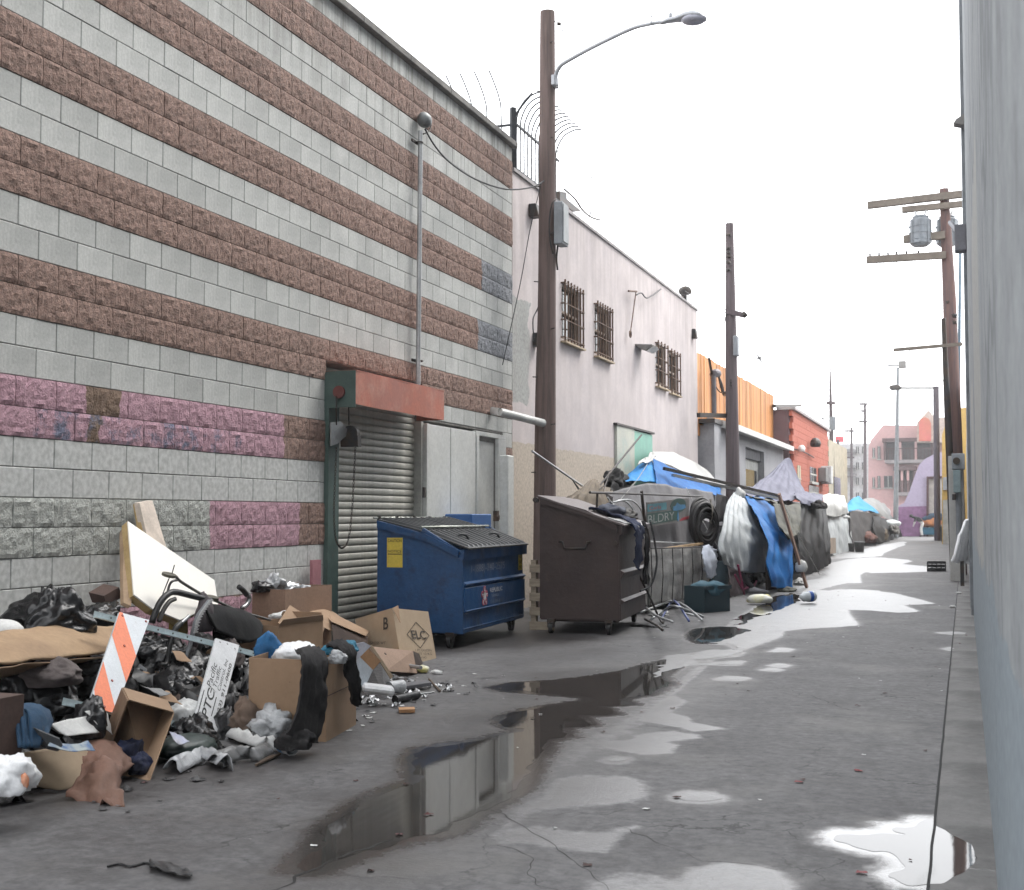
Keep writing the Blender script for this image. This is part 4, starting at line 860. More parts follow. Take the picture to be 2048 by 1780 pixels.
for i, (y0, y1) in enumerate(((-4, 4.6), (4.62, 7.9), (7.92, 11.2), (11.22, 14.5), (14.52, 17.8))): 
    MB().box((RXW - .012, y0, .0), (RXW - .001, y1, 12)).build('form_panel', rc_m, rw)
dp = thing('downpipe', (RXW - .05, 18.1, 0), 'grey rain downpipe on the corner of the concrete wall', 'pipe')
MB().box((RXW - .05, 18.02, 0.1), (RXW + .08, 18.14, 12)).build('pipe', mat('slate_paint', (.20, .215, .23), rough=.6), dp)
pier = thing('side_building', (1, 21, 0), 'second grey building just beyond the concrete wall on the right', 'building')
MB().box((0.055, 18.2, -.1), (8, 25, 9.6)).build('wall', mat('slate_stucco', (.22, .235, .25), (.19, .2, .215), rough=.8, scale=2), pier)
MB().box((0.10, 25.01, -.1), (8, 61, 4.2)).build('wall', mat('pale_right_wall', (.40, .395, .38), (.34, .335, .32), rough=.9), pier)
fl_ = thing('floodlight', (0, 19.5, 6.5), 'grey box floodlight fixed high on the right wall', 'light')
a, c = P(1934, 450, 17.5), P(1948, 502, 17.5); MB().box((RXW - .16, 17.4, c.z), (RXW - .013, 17.62, a.z)).build('housing', mat('flood_grey', (.17, .17, .19), rough=.6), fl_, bevel=.01)
MB().tube([P(1934, 478, 17.5), P(1910, 458, 18.8), P(1900, 445, 19.6)], .03, 8).build('arm', mat('flood_grey', (.15, .15, .17)), fl_)
a = P(1915, 242, 17.9); MB().hexa([(a.x - .05, 17.8, a.z - .05), (a.x + .1, 17.8, a.z - .09), (a.x + .1, 18, a.z - .09), (a.x - .05, 18, a.z - .05), (a.x - .02, 17.8, a.z), (a.x + .1, 17.8, a.z + .07), (a.x + .1, 18, a.z + .07), (a.x - .02, 18, a.z)]).build('corner_lamp', mat('lamp_housing', (.2, .2, .2)), None, tag_=('tiny lamp sticking out high on the corner of the right wall', 'light'))
mb_ = thing('electric_meters', (-.15, 28, 1), 'grey meter cabinet with pipes on the right wall past the pole', 'electric cabinet')
MY = 27.0
def rbox(x0, x1, y0, y1, Y, d, m, nm, parent, bev=.01):
    a, c = P(x0, y0, Y), P(x1, y1, Y); return MB().box((a.x, Y, c.z), (c.x, Y + d, a.z)).build(nm, m, parent, bevel=bev)
grey_m = mat('meter_grey', (.27, .29, .31), rough=.5); rbox(1903, 1930, 907, 938, MY, .4, grey_m, 'cabinet', mb_); MB().disc(P(1913, 922, MY - .05), (0, 1, 0), .07, .1, 16).build('meter', dark_steel, mb_, smooth=True, auto=40)
rbox(1896, 1932, 912, 1163, MY + .45, .3, mat('pale_right_wall', (.40, .395, .38)), 'back_panel', mb_); rbox(1906, 1922, 940, 985, MY - .12, .3, mat('teal_grey', (.20, .26, .27)), 'cabinet', mb_); rbox(1904, 1912, 988, 1000, MY-.1, .25, dark_steel, 'switch_box', mb_)
MB().tube([P(1917, 985, MY + .1), P(1919, 1085, MY + .1)], .06, 8).build('pipe', mat('slate_paint', (.2, .2, .2)), mb_)

# ================================================================== POLES, LAMP, WIRES
pole_m = mat('weathered_pole', (.165, .118, .106), (.110, .080, .072), rough=.9, scale=3, bump=.6, bscale=12, stretch=(7, 7, .35), bdist=.01, c3=(.06, .045, .042), scale3=1.2)
pole2_m = mat('grey_brown_pole', (.115, .09, .095), (.085, .068, .07), rough=.9, scale=3, bump=.5, stretch=(7, 7, .4))
mp_ = thing('utility_pole', P(1090, 1230, 16.9), 'thick brown wooden pole with the street light, behind the dumpsters', 'pole')
PYm = 16.9; bt, tp = P(1091, 1200, PYm), P(1095, 24, PYm); bt = V((P(1088, 1000, PYm).x, PYm, 0)); mid = P(1094, 560, PYm)
pts = spline([bt, P(1091, 800, PYm), mid, tp], 16); MB().tube(pts, .165, 18, True, .105).build('pole', pole_m, mp_, smooth=True, auto=50)
for z_ in (0,):
    s = MB(); s.tube([P(1058, 122, PYm), P(1084, 124, PYm)], .009, 5)
for k in range(10):
    st = MB()
    q = P(1094, 90 + 95 * k, PYm); r_ = lerp(.083, .15, k / 10); sd = (-1 if k % 2 else 1); st.tube([q + V((sd * r_ * .7, -r_ * .7, 0)), q + V((sd * (r_ + .03), -r_ - .02, .0))], .008, 5)
    st.build('step_bolt', dark_steel, mp_)
wl_ = MB(); wl_.tube(spline([P(1108, 42, PYm), P(1118, 47, PYm), P(1121, 52, PYm), P(1127, 66, PYm)], 8), .008, 4); wl_.crumple(P(1118, 48, PYm), (.03, .03, .03), 1, 2); wl_.build('loose_wire', dark_steel, mp_)
sl = thing('street_light', P(1112, 160, PYm), 'grey cobra head street light on a long arm', 'street light')
lamp_m = mat('light_grey_metal', (.40, .41, .43), (.36, .37, .39), rough=.4, metal=.3)
arm = spline([P(1113, 172, PYm - .1), P(1112, 150, PYm - .1), P(1120, 133, PYm - .15), P(1135, 122, PYm - .2), P(1190, 92, PYm - .3), P(1262, 58, PYm - .4), P(1300, 48, PYm - .45), P(1330, 43, PYm - .5)], 40)
MB().tube(arm, .03, 10, True, .024).build('arm', lamp_m, sl, smooth=True)
MB().box(P(1104, 172, PYm - .1) - V((.0, .05, 0)), P(1116, 155, PYm) + V((.0, .05, 0))).build('bracket', lamp_m, sl, bevel=.01)
hp = [(1322, 47, .035, .03), (1335, 43, .055, .045), (1352, 40, .07, .055), (1372, 36, .13, .075), (1390, 35, .165, .085), (1403, 36, .14, .075), (1411, 38, .07, .04), (1413, 39, .01, .01)]
hv, hf = [], []
for i, (x, y, hw, hh) in enumerate(hp):
    c = P(x, y, PYm - .5 - i * .01)
    for k in range(16): 
        a = 2 * math.pi * k / 16; hv.append(c + V((0, math.cos(a) * hw, math.sin(a) * hh * (1 if math.sin(a) > 0 else .45))))
for i in range(len(hp) - 1):
    for k in range(16): hf.append((i * 16 + k, i * 16 + (k + 1) % 16, (i + 1) * 16 + (k + 1) % 16, (i + 1) * 16 + k))
hf += [tuple(range(15, -1, -1)), tuple(range(7 * 16, 8 * 16))]
MB().add(hv, hf).build('head', lamp_m, sl, smooth=True, auto=60)
lv = []; c = P(1388, 42, PYm - .57); ln = MB(); ln.crumple(c + V((0, 0, .02)), (.17, .13, .07), 2, 3, 0.0, 1, -2); ln.build('lens', mat('grey_lens', (.36, .36, .42), rough=.2), sl, smooth=True)
MB().tube([P(1341, 34, PYm - .5), P(1341, 27, PYm - .5)], .025, 8).build('photocell', lamp_m, sl); MB().tube([P(1302, 47, PYm - .5), P(1302, 34, PYm - .5), P(1304, 30, PYm - .5)], .012, 6).build('wire_clamp', lamp_m, sl)
pbx = thing('pole_cabinet', P(1118, 450, PYm), 'grey electric cabinet strapped to the wooden pole', 'electric cabinet')
a, c = P(1110, 405, PYm - .1), P(1127, 488, PYm - .1); MB().box((a.x, PYm - .16, c.z), (c.x, PYm + .12, a.z)).build('cabinet', mat('meter_grey', (.3, .3, .3)), pbx, bevel=.008)
MB().box((c.x + .002, PYm - .14, c.z + .03), (c.x + .016, PYm + .10, a.z - .03)).build('door', mat('pale_cabinet', (.34, .36, .37), rough=.5), pbx, bevel=.004)
cb = MB(); cb.tube(spline([P(1113, 398, PYm - .1), P(1104, 408, PYm - .2), P(1099, 440, PYm - .2), P(1100, 480, PYm - .2), P(1106, 508, PYm - .18)], 14), .012, 5); cb.tube(spline([P(1116, 488, PYm), P(1113, 515, PYm), P(1115, 540, PYm)], 8), .014, 5); cb.build('conduit', dark_steel, pbx, smooth=True)
pvc = MB(); pvc.tube([W(985, 822, WX + .02), W(1000, 824, -5.75), P(1086, 846, PYm - .15)], .055, 14); pvc.build('white_pipe', mat('white_plastic', (.62, .62, .60), rough=.4, bump=.03), None, smooth=True, auto=50, tag_=('white pipe sticking from the block wall to the wooden pole', 'pipe'))
# graffiti scrawl on pole
def side_pole(nm, lab, Y, x0, y0, x1, y1, r0, r1, m=pole2_m, X=None):
    base = P(x0, y0, Y); t = thing(nm, V((base.x, Y, 0)), lab, 'pole')
    b0 = V((base.x + (P(x0, y0, Y).x - P(x1, y1, Y).x) * (base.z / max(.1, P(x1, y1, Y).z - base.z)), Y, 0))
    MB().tube([b0, P((x0 + x1) / 2, (y0 + y1) / 2, Y), P(x1, y1, Y)], r0, 12, True, r1).build('pole', m, t, smooth=True, auto=50); return t
t = side_pole('utility_pole', 'dark wooden pole in front of the timber screen', 29.6, 1466, 980, 1459, 447, .18, .09)
Y_ = 29.5
MB().beam(P(1452, 622, Y_), P(1490, 631, Y_), .1, .11).build('crossarm', pole2_m, t); MB().tube([P(1486, 632, Y_), P(1492, 626, Y_)], .07, 8).build('insulator', dark_steel, t)
a, c = P(1467, 672, Y_), P(1477, 712, Y_); MB().box((a.x, Y_ - .1, c.z), (c.x, Y_ + .15, a.z)).build('cabinet', mat('meter_grey', (.2, .2, .22)), t, bevel=.02)
gw_ = MB(); gw_.tube([P(1456, 622, Y_), P(1436, 612, Y_)], .012, 4); gw_.tube([P(1435, 570, Y_), P(1430, 655, Y_)], .012, 4); gw_.tube([P(1453, 625, Y_), P(1448, 650, Y_)], .012, 4); gw_.build('guy_wires', dark_steel, t)
for yy in (470, 497, 505, 513, 525, 540): MB().crumple(P(1457, yy, Y_ - .05), (.06, .05, .05), yy, 1).build('fitting', dark_steel, t)
t = side_pole('utility_pole', 'thin far pole at the end of the red brick building', 57.5, 1665, 1000, 1660, 735, .16, .03)
Y_ = 57.4; MB().beam(P(1653, 806, Y_), P(1670, 806, Y_), .12, .12).build('crossarm', pole2_m, t); a, c = P(1662, 832, Y_), P(1669, 862, Y_); MB().tube([P(1665, 834, Y_), P(1665, 860, Y_)], .13, 10).build('transformer', mat('slate_paint', (.2, .2, .22)), t)
for (x, y0, Y_, lab, arms) in ((1676, 880, 95, 'faint pole with the red sign behind it', ((905, 12),)), (1692, 905, 110, 'faint far pole below the white block, first of a pair', ()), (1703, 855, 112, 'faint far pole with a double lamp crossbar', ((862, 14), (915, 14))), (1730, 808, 100, 'slim far pole in front of the pink apartment corner', ((808, 12), (822, 8), (843, 12)))):
    t = side_pole('utility_pole', lab, Y_, x, 1040, x, y0, .16, .09)
    for (ay, aw) in arms: MB().beam(P(x - aw, ay, Y_ - .2), P(x + aw * .4, ay, Y_ - .2), .14, .14).build('crossarm', pole2_m, t)
t = side_pole('flag_pole', 'slender grey lamp pole with a square head before the pink apartments', 76, 1791, 1070, 1796, 735, .16, .07, mat('slate_paint', (.2, .2, .22)))
rbox(1797, 1812, 722, 736, 76, .25, mat('lamp_housing', (.2, .2, .2)), 'lamp_head', t); MB().tube([P(1775, 731, 76), P(1797, 731, 76)], .035, 6).build('arm', dark_steel, t)
t = side_pole('signal_pole', 'dark square pole with a thin sideways arm before the lavender wall', 70, 1875, 1078, 1872, 773, .17, .15, mat('dark_purple_steel', (.06, .045, .06), rough=.6))
MB().tube([P(1785, 776, 70), P(1872, 776, 70)], .045, 6).build('arm', dark_steel, t); MB().crumple(P(1790, 776, 70), (.3, .1, .2), 4, 2).build('fitting', dark_steel, t)
# transformer pole on the right
TY = 30.5
t = thing('transformer_pole', (P(1912, 1100, TY).x, TY, 0), 'tall wooden pole with crossarms and grey transformers at the right', 'pole')
redp = mat('reddish_pole', (.17, .10, .085), (.11, .075, .075), rough=.85, scale=3, bump=.4, stretch=(7, 7, .4))
MB().tube([V((P(1917, 1100, TY).x, TY, 0)), P(1908, 850, TY), P(1899, 600, TY), P(1888, 378, TY)], [.18, .165, .145, .10], 16).build('pole', redp, t, smooth=True, auto=50)
arm_m = mat('crossarm_wood', (.20, .17, .14), rough=.9)
def xarm(xa, ya, xb, yb, w_=.14, dy=0): return MB().beam(P(xa, ya, TY - .15 - dy), P(xb, yb, TY - .15 - dy), w_, w_ * 1.1).build('crossarm', arm_m, t)
xarm(1735, 411, 1935, 387); xarm(1804, 420, 1935, 407, .12, .02); xarm(1807, 479, 1890, 470, .15); a_ = xarm(1733, 520, 1892, 510, .14)
for x in (1740, 1758, 1776, 1793, 1813, 1837): MB().tube([P(x, 516 - (x - 1733) * .06, TY - .15), P(x, 507 - (x - 1733) * .06, TY - .15)], .022, 6).build('insulator', dark_steel, t)
MB().tube([P(1790, 522, TY), P(1850, 572, TY)], .010, 4).build('guy_wire', dark_steel, t); MB().tube([P(1813, 418, TY), P(1816, 478, TY)], .008, 4).build('wire', dark_steel, t)
tf = mat('transformer_grey', (.23, .25, .27), (.19, .2, .215), rough=.5, metal=.2)
for (x, Yd) in ((1841, -.2), (1894, .32)):
    r_ = .23; c0, c1 = P(x, 488, TY + Yd), P(x, 440, TY + Yd)
    b2 = MB(); b2.tube([c0 - V((0, 0, .05)), c0, c0 + V((0, 0, .01)), c1, c1 + V((0, 0, .03)), c1 + V((0, 0, .07)), c1 + V((0, 0, .10))], [r_ * .7, r_ * .95, r_, r_, r_ * .75, r_ * .8, r_ * .55], 18); tk = b2.build('transformer', tf, t, smooth=True, auto=35)
    rb = MB(); 
    for zz_ in (.1, .25, .4): rb.ring(V((c0.x, c0.y, c0.z + zz_)), (0, 0, 1), r_ + .004, .010, 18, 4)
    for q in range(8): an = q * math.pi / 4; rb.tube([V((c0.x + (r_ + .012) * math.cos(an), c0.y + (r_ + .012) * math.sin(an), c0.z + .02)), V((c0.x + (r_ + .012) * math.cos(an), c0.y + (r_ + .012) * math.sin(an), c1.z - .02))], .012, 4)
    rb.build('cooling_fins', tf, tk)
    for q in (-.08, .08): MB().tube([c1 + V((q, 0, .07)), c1 + V((q * 1.5, 0, .22))], .025, 8).build('bushing', mat('pale_white', (.5, .5, .5)), tk)
fb = MB()
for yy, xx in ((605, 1896), (632, 1908), (645, 1909), (690, 1908)): MB().crumple(P(xx, yy, TY - .1), (.07, .07, .07), yy, 1).build('fitting', dark_steel, t)
MB().tube([P(1922, 1085, TY + 1), P(1917, 860, TY + 1), P(1919, 640, TY + 1), P(1921, 480, TY + 1)], .035, 8).build('riser_pipe', mat('slate_blue_pipe', (.15, .22, .28), rough=.5), t, smooth=True)
t = side_pole('utility_pole', 'thin leaning dark pole beside the transformer pole', 30, 1903, 1000, 1887, 637, .10, .05, mat('dark_steel', (.03, .03, .03)))
MB().beam(P(1787, 700, 29.9), P(1925, 688, 29.9), .07, .07).build('crossarm', arm_m, t); MB().tube([P(1818, 700, 29.9), P(1893, 768, 29.9)], .01, 4).build('guy_wire', dark_steel, t)
# a few wires overhead
wire_m = mat('sky_wire', (.22, .22, .22), rough=.6, bump=0)
def wire(a, b_, sag, lab, r=.007):
    a, b_ = V(a), V(b_); pts = [a.lerp(b_, i / 24) - V((0, 0, sag * 4 * (i / 24) * (1 - i / 24))) for i in range(25)]; MB().tube(pts, r, 4).build('wire', wire_m, None, tag_=(lab, 'wire'))
wire(P(1105, 300, PYm), P(1459, 402, 29.6), .02, 'overhead wire between the two nearer poles on the left', .006)
wire(P(1468, 520, 29.6), P(1600, 536, 48), .05, 'short wire leading away from the second pole')
wire(P(1112, 290, PYm), P(1135, 345, PYm - .4), .05, 'loose thin wire hanging by the wooden pole', .005)
wire(P(1370, 582, 27.5), P(1456, 628, 29.5), .02, 'thin wire from the pink roof mast to the second pole')
wire(P(1468, 518, 29.6), P(1660, 740, 57.4), .5, 'long wire sloping down to the thin far pole', .006)
# birds in the sky
def bird(x, y, Y, s, ang, lab):
    p = P(x, y, Y); b2 = MB(); d = V((math.cos(ang), 0, math.sin(ang))); n_ = V((-d.z, 0, d.x))
    b2.tube([p - d * s, p, p + d * s], [s * .05, s * .16, s * .04], 8)
    for sd in (1, -1): b2.add([p - d * s * .3, p + d * s * .3, p + n_ * s * .35 * sd + V((0, s * .8 * sd, 0)) - d * s * .1, p - d * s * .3 + V((0, 0, .01)), p + d * s * .3 + V((0, 0, .01)), p + n_ * s * .35 * sd + V((0, s * .8 * sd, .01)) - d * s * .1], [(0, 1, 2), (3, 5, 4), (0, 2, 5, 3), (1, 4, 5, 2), (0, 3, 4, 1)])
    b2.build('bird', mat('bird_grey', (.12, .12, .12)), None, tag_=(lab, 'bird'))
bird(1519, 717, 22, .10, -1.0, 'grey bird gliding right of the second pole'); bird(1646, 838, 30, .08, -1.0, 'small grey bird left of the thin far pole'); bird(1183, 355, 18, .035, -.5, 'tiny grey bird in the sky right of the street light pole')
# ================================================================== DUMPSTERS
blue_p = mat('blue_dumpster_paint', (.010, .064, .175), (.009, .052, .145), rough=.42, scale=2.5, bump=.35, bscale=1.8, bdist=.05, c3=(.012, .022, .05), scale3=3.2, lo3=.52, hi3=.72, grain=.12, rvar=.1)
brown_p = mat('brown_dumpster_paint', (.056, .038, .034), (.042, .029, .027), rough=.5, scale=2.0, bump=.35, bscale=1.6, bdist=.05, c3=(.075, .05, .04), scale3=4, lo3=.58, hi3=.75, grain=.06, spec=.3)
lid_p = mat('black_plastic_lid', (.035, .038, .040), (.05, .052, .055), rough=.38, scale=3, bump=.08)
wheel_m = mat('caster_black', (.012, .012, .012), (.02, .02, .02), rough=.7)
def dumpster(name, near, ang, wid, length, hb, hf, paint, label, clear=.16, lid=True, ribs=True):
    """near = ground point under the near alley-side corner; wid runs to the wall, length runs along the alley"""
    t = thing(name, near, label, 'dumpster', 'steel dumpsters beside the roller door wall')
    ca, sa = math.cos(ang), math.sin(ang)
    a = V((-ca, -sa, 0)); l = V((-sa, ca, 0)); o = V(near)
    def Q(u, v, z): return o + a * u + l * v + V((0, 0, z))      # u towards the wall, v along the alley
    # body: slanted top from back (u = wid, hb) to front (u = 0, hf); the lip leans out at the front
    prof = [(0.0, clear), (wid, clear), (wid, hb), (wid * .42, lerp(hf, hb, .55)), (0.02, hf)]
    th = .012
    bd = MB()
    outer = [Q(u, 0, z) for u, z in prof]
    bd.prism(outer, l * th); bd.prism([Q(u, length - th, z) for u, z in prof], l * th)
    for (u0, z0), (u1, z1) in ((prof[0], prof[1]), (prof[1], prof[2]), (prof[4], prof[0])):
        p0, p1 = Q(u0, th, z0), Q(u1, th, z1); d = (p1 - p0).normalized().cross(l) * th
        bd.hexa([p0, p1, p1 + d, p0 + d, p0 + l * (length - 2 * th), p1 + l * (length - 2 * th), p1 + l * (length - 2 * th) + d, p0 + l * (length - 2 * th) + d])
    bd.build('body', paint, t)
    rm = MB()     # rolled rim round the opening
    for v in (-.035, length - .005):
        for (u0, z0), (u1, z1) in ((prof[4], prof[3]), (prof[3], prof[2])):
            rm.hexa([Q(u0, v, z0 - .06), Q(u0, v + .04, z0 - .06), Q(u1, v + .04, z1 - .06), Q(u1, v, z1 - .06), Q(u0, v, z0 + .012), Q(u0, v + .04, z0 + .012), Q(u1, v + .04, z1 + .012), Q(u1, v, z1 + .012)])
    rm.hexa([Q(-.035, -.03, hf - .09), Q(-.035, length + .03, hf - .09), Q(0, length + .03, hf - .09), Q(0, -.03, hf - .09), Q(-.035, -.03, hf + .012), Q(-.035, length + .03, hf + .012), Q(0, length + .03, hf + .012), Q(0, -.03, hf + .012)])
    rm.build('rim', paint, t)
    for v in (0.0, length - .10):
        for u in (.12, wid - .12):
            c = MB(); c.obox(Q(u - .04, v, clear - .04), a * .09, l * .09, (0, 0, .038)); c.obox(Q(u - .025, v + .01, .07), a * .012, l * .07, (0, 0, clear - .11)); c.obox(Q(u + .035, v + .01, .07), a * .012, l * .07, (0, 0, clear - .11))
            cc = c.build('caster', dark_steel, t); MB().disc(Q(u + .01, v + .045, .066), a, .064, .042, 18).build('wheel', wheel_m, cc, smooth=True, auto=40)
    sk = MB(); sk.obox(Q(.06, .25, clear - .05), a * (wid - .12), l * .06, (0, 0, .048)); sk.build('skid', dark_steel, t); sk = MB(); sk.obox(Q(.06, length - .3, clear - .05), a * (wid - .12), l * .06, (0, 0, .048)); sk.build('skid', dark_steel, t)
    return t, Q, a, l, prof
def rot_for(xn, yn, X2, y2): pass
# ---- blue dumpster
bn = G(922, 1298)
ang = R(2)
t, Q, a, l, prof = dumpster('dumpster', bn, ang, .90, 2.12, 1.26, .97, blue_p, 'blue dumpster with black ribbed lids and yellow stickers in front of the roller door')
blueQ = Q
# front channels (fork pockets) on the alley side: three stepped bands
for (z0, z1, d) in ((.60, .66, .05), (.34, .39, .05), (.17, .21, .02)):
    s = MB(); s.hexa([Q(-d * .2, .03, z0), Q(-d * .2, 2.08, z0), Q(0, 2.08, z0), Q(0, .03, z0), Q(-d, .03, z1 - .02), Q(-d, 2.08, z1 - .02), Q(0, 2.08, z1), Q(0, .03, z1)]); s.build('front_channel', blue_p, t, bevel=.003)
s = MB(); s.hexa([Q(-.035, .02, .36), Q(-.035, 2.08, .36), Q(0, 2.08, .36), Q(0, .02, .36), Q(-.035, .02, .60), Q(-.035, 2.08, .60), Q(0, 2.08, .60), Q(0, .02, .60)]); s.build('fork_pocket', blue_p, t, bevel=.006)
s = MB(); s.hexa([Q(-.02, -.012, .15), Q(-.02, .03, .15), Q(.02, .03, .15), Q(.02, -.012, .15), Q(-.02, -.012, .93), Q(-.02, .03, .93), Q(.02, .03, .93), Q(.02, -.012, .93)]); s.build('corner_post', blue_p, t)
lz = lambda u: lerp(.97, 1.26, min(1, max(0, u / .98)) * .9 + .1 * (u > .3))
# triangular lid guards and lids
for v in (-.02, 2.09):
    s = MB(); s.prism([Q(-.03, v, .95), Q(.46, v, 1.09), Q(.40, v, 1.20)], l * .03); s.build('lid_guard', blue_p, t)
for k, (v0, v1) in enumerate(((.02, 1.03), (1.05, 2.07))):
    n = 11; L_ = MB()
    for part, (ua, ub, za, zb_) in enumerate(((.91, .40, 1.275, 1.155), (.395, -.08, 1.15, .985))):
        L_.hexa([Q(ua, v0, za), Q(ua, v1, za), Q(ub, v1, zb_), Q(ub, v0, zb_), Q(ua, v0, za + .014), Q(ua, v1, za + .014), Q(ub, v1, zb_ + .014), Q(ub, v0, zb_ + .014)])
    ld = L_.build('lid', lid_p, t)
    for part, (ua, ub, za, zb_) in enumerate(((.89, .42, 1.27, 1.16), (.37, -.06, 1.142, .992))):
        for i in range(7):
            v = lerp(v0 + .05, v1 - .11, i / 6); r_ = MB(); r_.hexa([Q(ua, v, za + .012), Q(ua, v + .055, za + .012), Q(ub, v + .055, zb_ + .012), Q(ub, v, zb_ + .012), Q(ua - .02 * 1, v + .01, za + .038), Q(ua - .02, v + .045, za + .038), Q(ub + .02, v + .045, zb_ + .04), Q(ub + .02, v + .01, zb_ + .04)]); r_.build('rib', lid_p, ld)
    hnd = MB(); hnd.tube(spline([Q(.20, v0 + .36, 1.09), Q(.16, v0 + .38, 1.13), Q(.12, v0 + .46, 1.12), Q(.10, v0 + .50, 1.07)], 8), .014, 6); hnd.build('handle', lid_p, ld, smooth=True)
MB().tube([Q(.42, -.01, 1.205), Q(.42, 2.11, 1.205)], .013, 8).build('lid_bar', mat('shiny_bar', (.5, .52, .46), rough=.25, metal=.7), t, smooth=True)
MB().tube([Q(.93, -.04, 1.30), Q(.93, 2.12, 1.30)], .011, 8).build('hinge_rod', mat('shiny_bar', (.5, .52, .46)), t, smooth=True)
for i in range(5): MB().obox(Q(.905, .05 + i * .48, 1.27), a * .03, l * .03, (0, 0, .045)).build('hinge', dark_steel, t)
yel = mat('yellow_sticker', (.62, .47, .06), (.55, .42, .06), rough=.6, bump=.03); ink = mat('black_ink', (.012, .012, .012), rough=.7, bump=0, grain=0)
MB().obox(Q(.80, -.004, .80), a * -.17, l * .003, (0, 0, .30)).build('sticker', yel, t)
text('CAUTION', Q(.79, -.005, 1.055), -a, (0, 0, 1), .15, .03, ink, t); text('NOTICE', Q(.79, -.005, .95), -a, (0, 0, 1), .15, .025, ink, t)
MB().obox(Q(.79, -.0052, .93), a * -.15, l * .001, (0, 0, .008)).build('ruled_line', ink, t)
MB().obox(Q(-.004, 1.93, .70), a * .003, l * .13, (0, 0, .19)).build('sticker', yel, t)
for k in range(3): text('NO', Q(-.005, 1.95, .835 - .06 * k), l, (0, 0, 1), .09, .04, ink, t)
wh = mat('white_decal', (.55, .56, .58), rough=.6, bump=0); fw_ = mat('faded_chalk', (.22, .26, .34), rough=.8, bump=0); rd_ = mat('red_decal', (.42, .10, .14), rough=.6, bump=0)
text('1-(888)-240-2575', Q(-.006, .28, .72), l, (0, 0, 1), 1.12, .10, fw_, t)
text('REPUBLIC', Q(-.037, .80, .515), l, (0, 0, 1), .42, .045, wh, t); text('SERVICES', Q(-.037, .85, .462), l, (0, 0, 1), .26, .03, fw_, t); text('323-235-6', Q(-.037, .80, .40), l, (0, 0, 1), .34, .028, fw_, t)
def star(o, u, v, r0, r1, n=5, rot=0): return [V(o) + V(u).normalized() * math.sin(rot + math.pi * i / n) * (r0 if i % 2 == 0 else r1) + V(v).normalized() * math.cos(rot + math.pi * i / n) * (r0 if i % 2 == 0 else r1) for i in range(2 * n)]
sc = Q(-.0365, .62, .485)
lg = MB()
for i in range(5):
    an = 2 * math.pi * i / 5; c_ = sc + (l * math.sin(an) * 1.0 + V((0, 0, 1)) * math.cos(an)) * .072; lg.ring(c_, a, .030, .008, 14, 4)
lg.build('emblem_loops', rd_, t); MB().prism(star(sc, l, (0, 0, 1), .10, .035), -a * .004).build('emblem_star', wh, t)
# ---- brown dumpster
bn2 = G(1240, 1271)
t, Q, a, l, prof = dumpster('dumpster', bn2, R(5), .90, 1.85, 1.52, 1.20, brown_p, 'dark brown steel dumpster with torn lid beside the wooden pole', clear=.17)
brQ = Q
ld = MB(); ld.hexa([Q(.93, -.04, 1.53), Q(.93, 1.88, 1.53), Q(-.06, 1.88, 1.20), Q(-.06, -.04, 1.20), Q(.93, -.04, 1.555), Q(.93, 1.88, 1.555), Q(-.06, 1.88, 1.225), Q(-.06, -.04, 1.225)]); ld.build('lid', mat('grey_brown_lid', (.11, .085, .08), (.08, .06, .058), rough=.45), t, bevel=.004)
hd2 = MB(); hd2.tube([Q(.68, -.012, 1.03), Q(.64, -.03, 1.03), Q(.62, -.035, .955), Q(.38, -.035, .955), Q(.36, -.03, 1.03), Q(.32, -.012, 1.03)], .012, 6); hd2.build('handle', dark_steel, t, smooth=True)
MB().disc(Q(.05, -.012, 1.02), l, .025, .02, 12).build('bolt', dark_steel, t); MB().disc(Q(.95, -.02, 1.50), l, .03, .06, 12).build('hinge', dark_steel, t)
for (z0, z1) in ((.62, .72), (.34, .40)):
    s = MB(); s.hexa([Q(-.01, .03, z0), Q(-.01, 1.80, z0), Q(0, 1.80, z0), Q(0, .03, z0), Q(-.05, .03, z1 - .03), Q(-.05, 1.80, z1 - .03), Q(0, 1.80, z1), Q(0, .03, z1)]); s.build('front_channel', brown_p, t, bevel=.003)
s = MB(); s.sheet([[Q(.16, .06, 1.30), Q(.03, .3, 1.27), Q(-.07, .7, 1.235), Q(-.1, 1.1, 1.22)], [Q(.02, .04, 1.25), Q(-.08, .3, 1.225), Q(-.14, .7, 1.18), Q(-.16, 1.1, 1.17)]], 12, 6, .012, 5, thick=.008, seed=3); s.build('torn_lid_edge', mat('grey_rag_metal', (.30, .30, .29), (.2, .2, .2), rough=.5), t, smooth=True)
# garments hanging over the brown dumpster
denim = mat('denim_navy', (.035, .045, .085), (.025, .03, .06), rough=.9, scale=8, bump=.5, bscale=60); charcoal = mat('charcoal_cloth', (.020, .019, .021), (.034, .031, .031), rough=.92, spec=.15, scale=6, bump=.5, bscale=40)
s = MB(); s.sheet([[Q(.42, .35, 1.40), Q(.40, .6, 1.40), Q(.38, .85, 1.39)], [Q(.10, .30, 1.33), Q(.08, .55, 1.31), Q(.06, .8, 1.30)], [Q(-.10, .30, 1.20), Q(-.12, .5, 1.20), Q(-.13, .72, 1.18)], [Q(-.12, .32, 1.0), Q(-.15, .48, .98), Q(-.14, .62, 1.0)], [Q(-.11, .36, .74), Q(-.14, .44, .70), Q(-.13, .52, .76)]], 14, 24, .03, 6, folds=(5, .03), thick=.012, seed=11)
s.build('jacket', denim, None, smooth=True, tag_=('navy and grey jacket draped over the corner of the brown dumpster', 'jacket'))
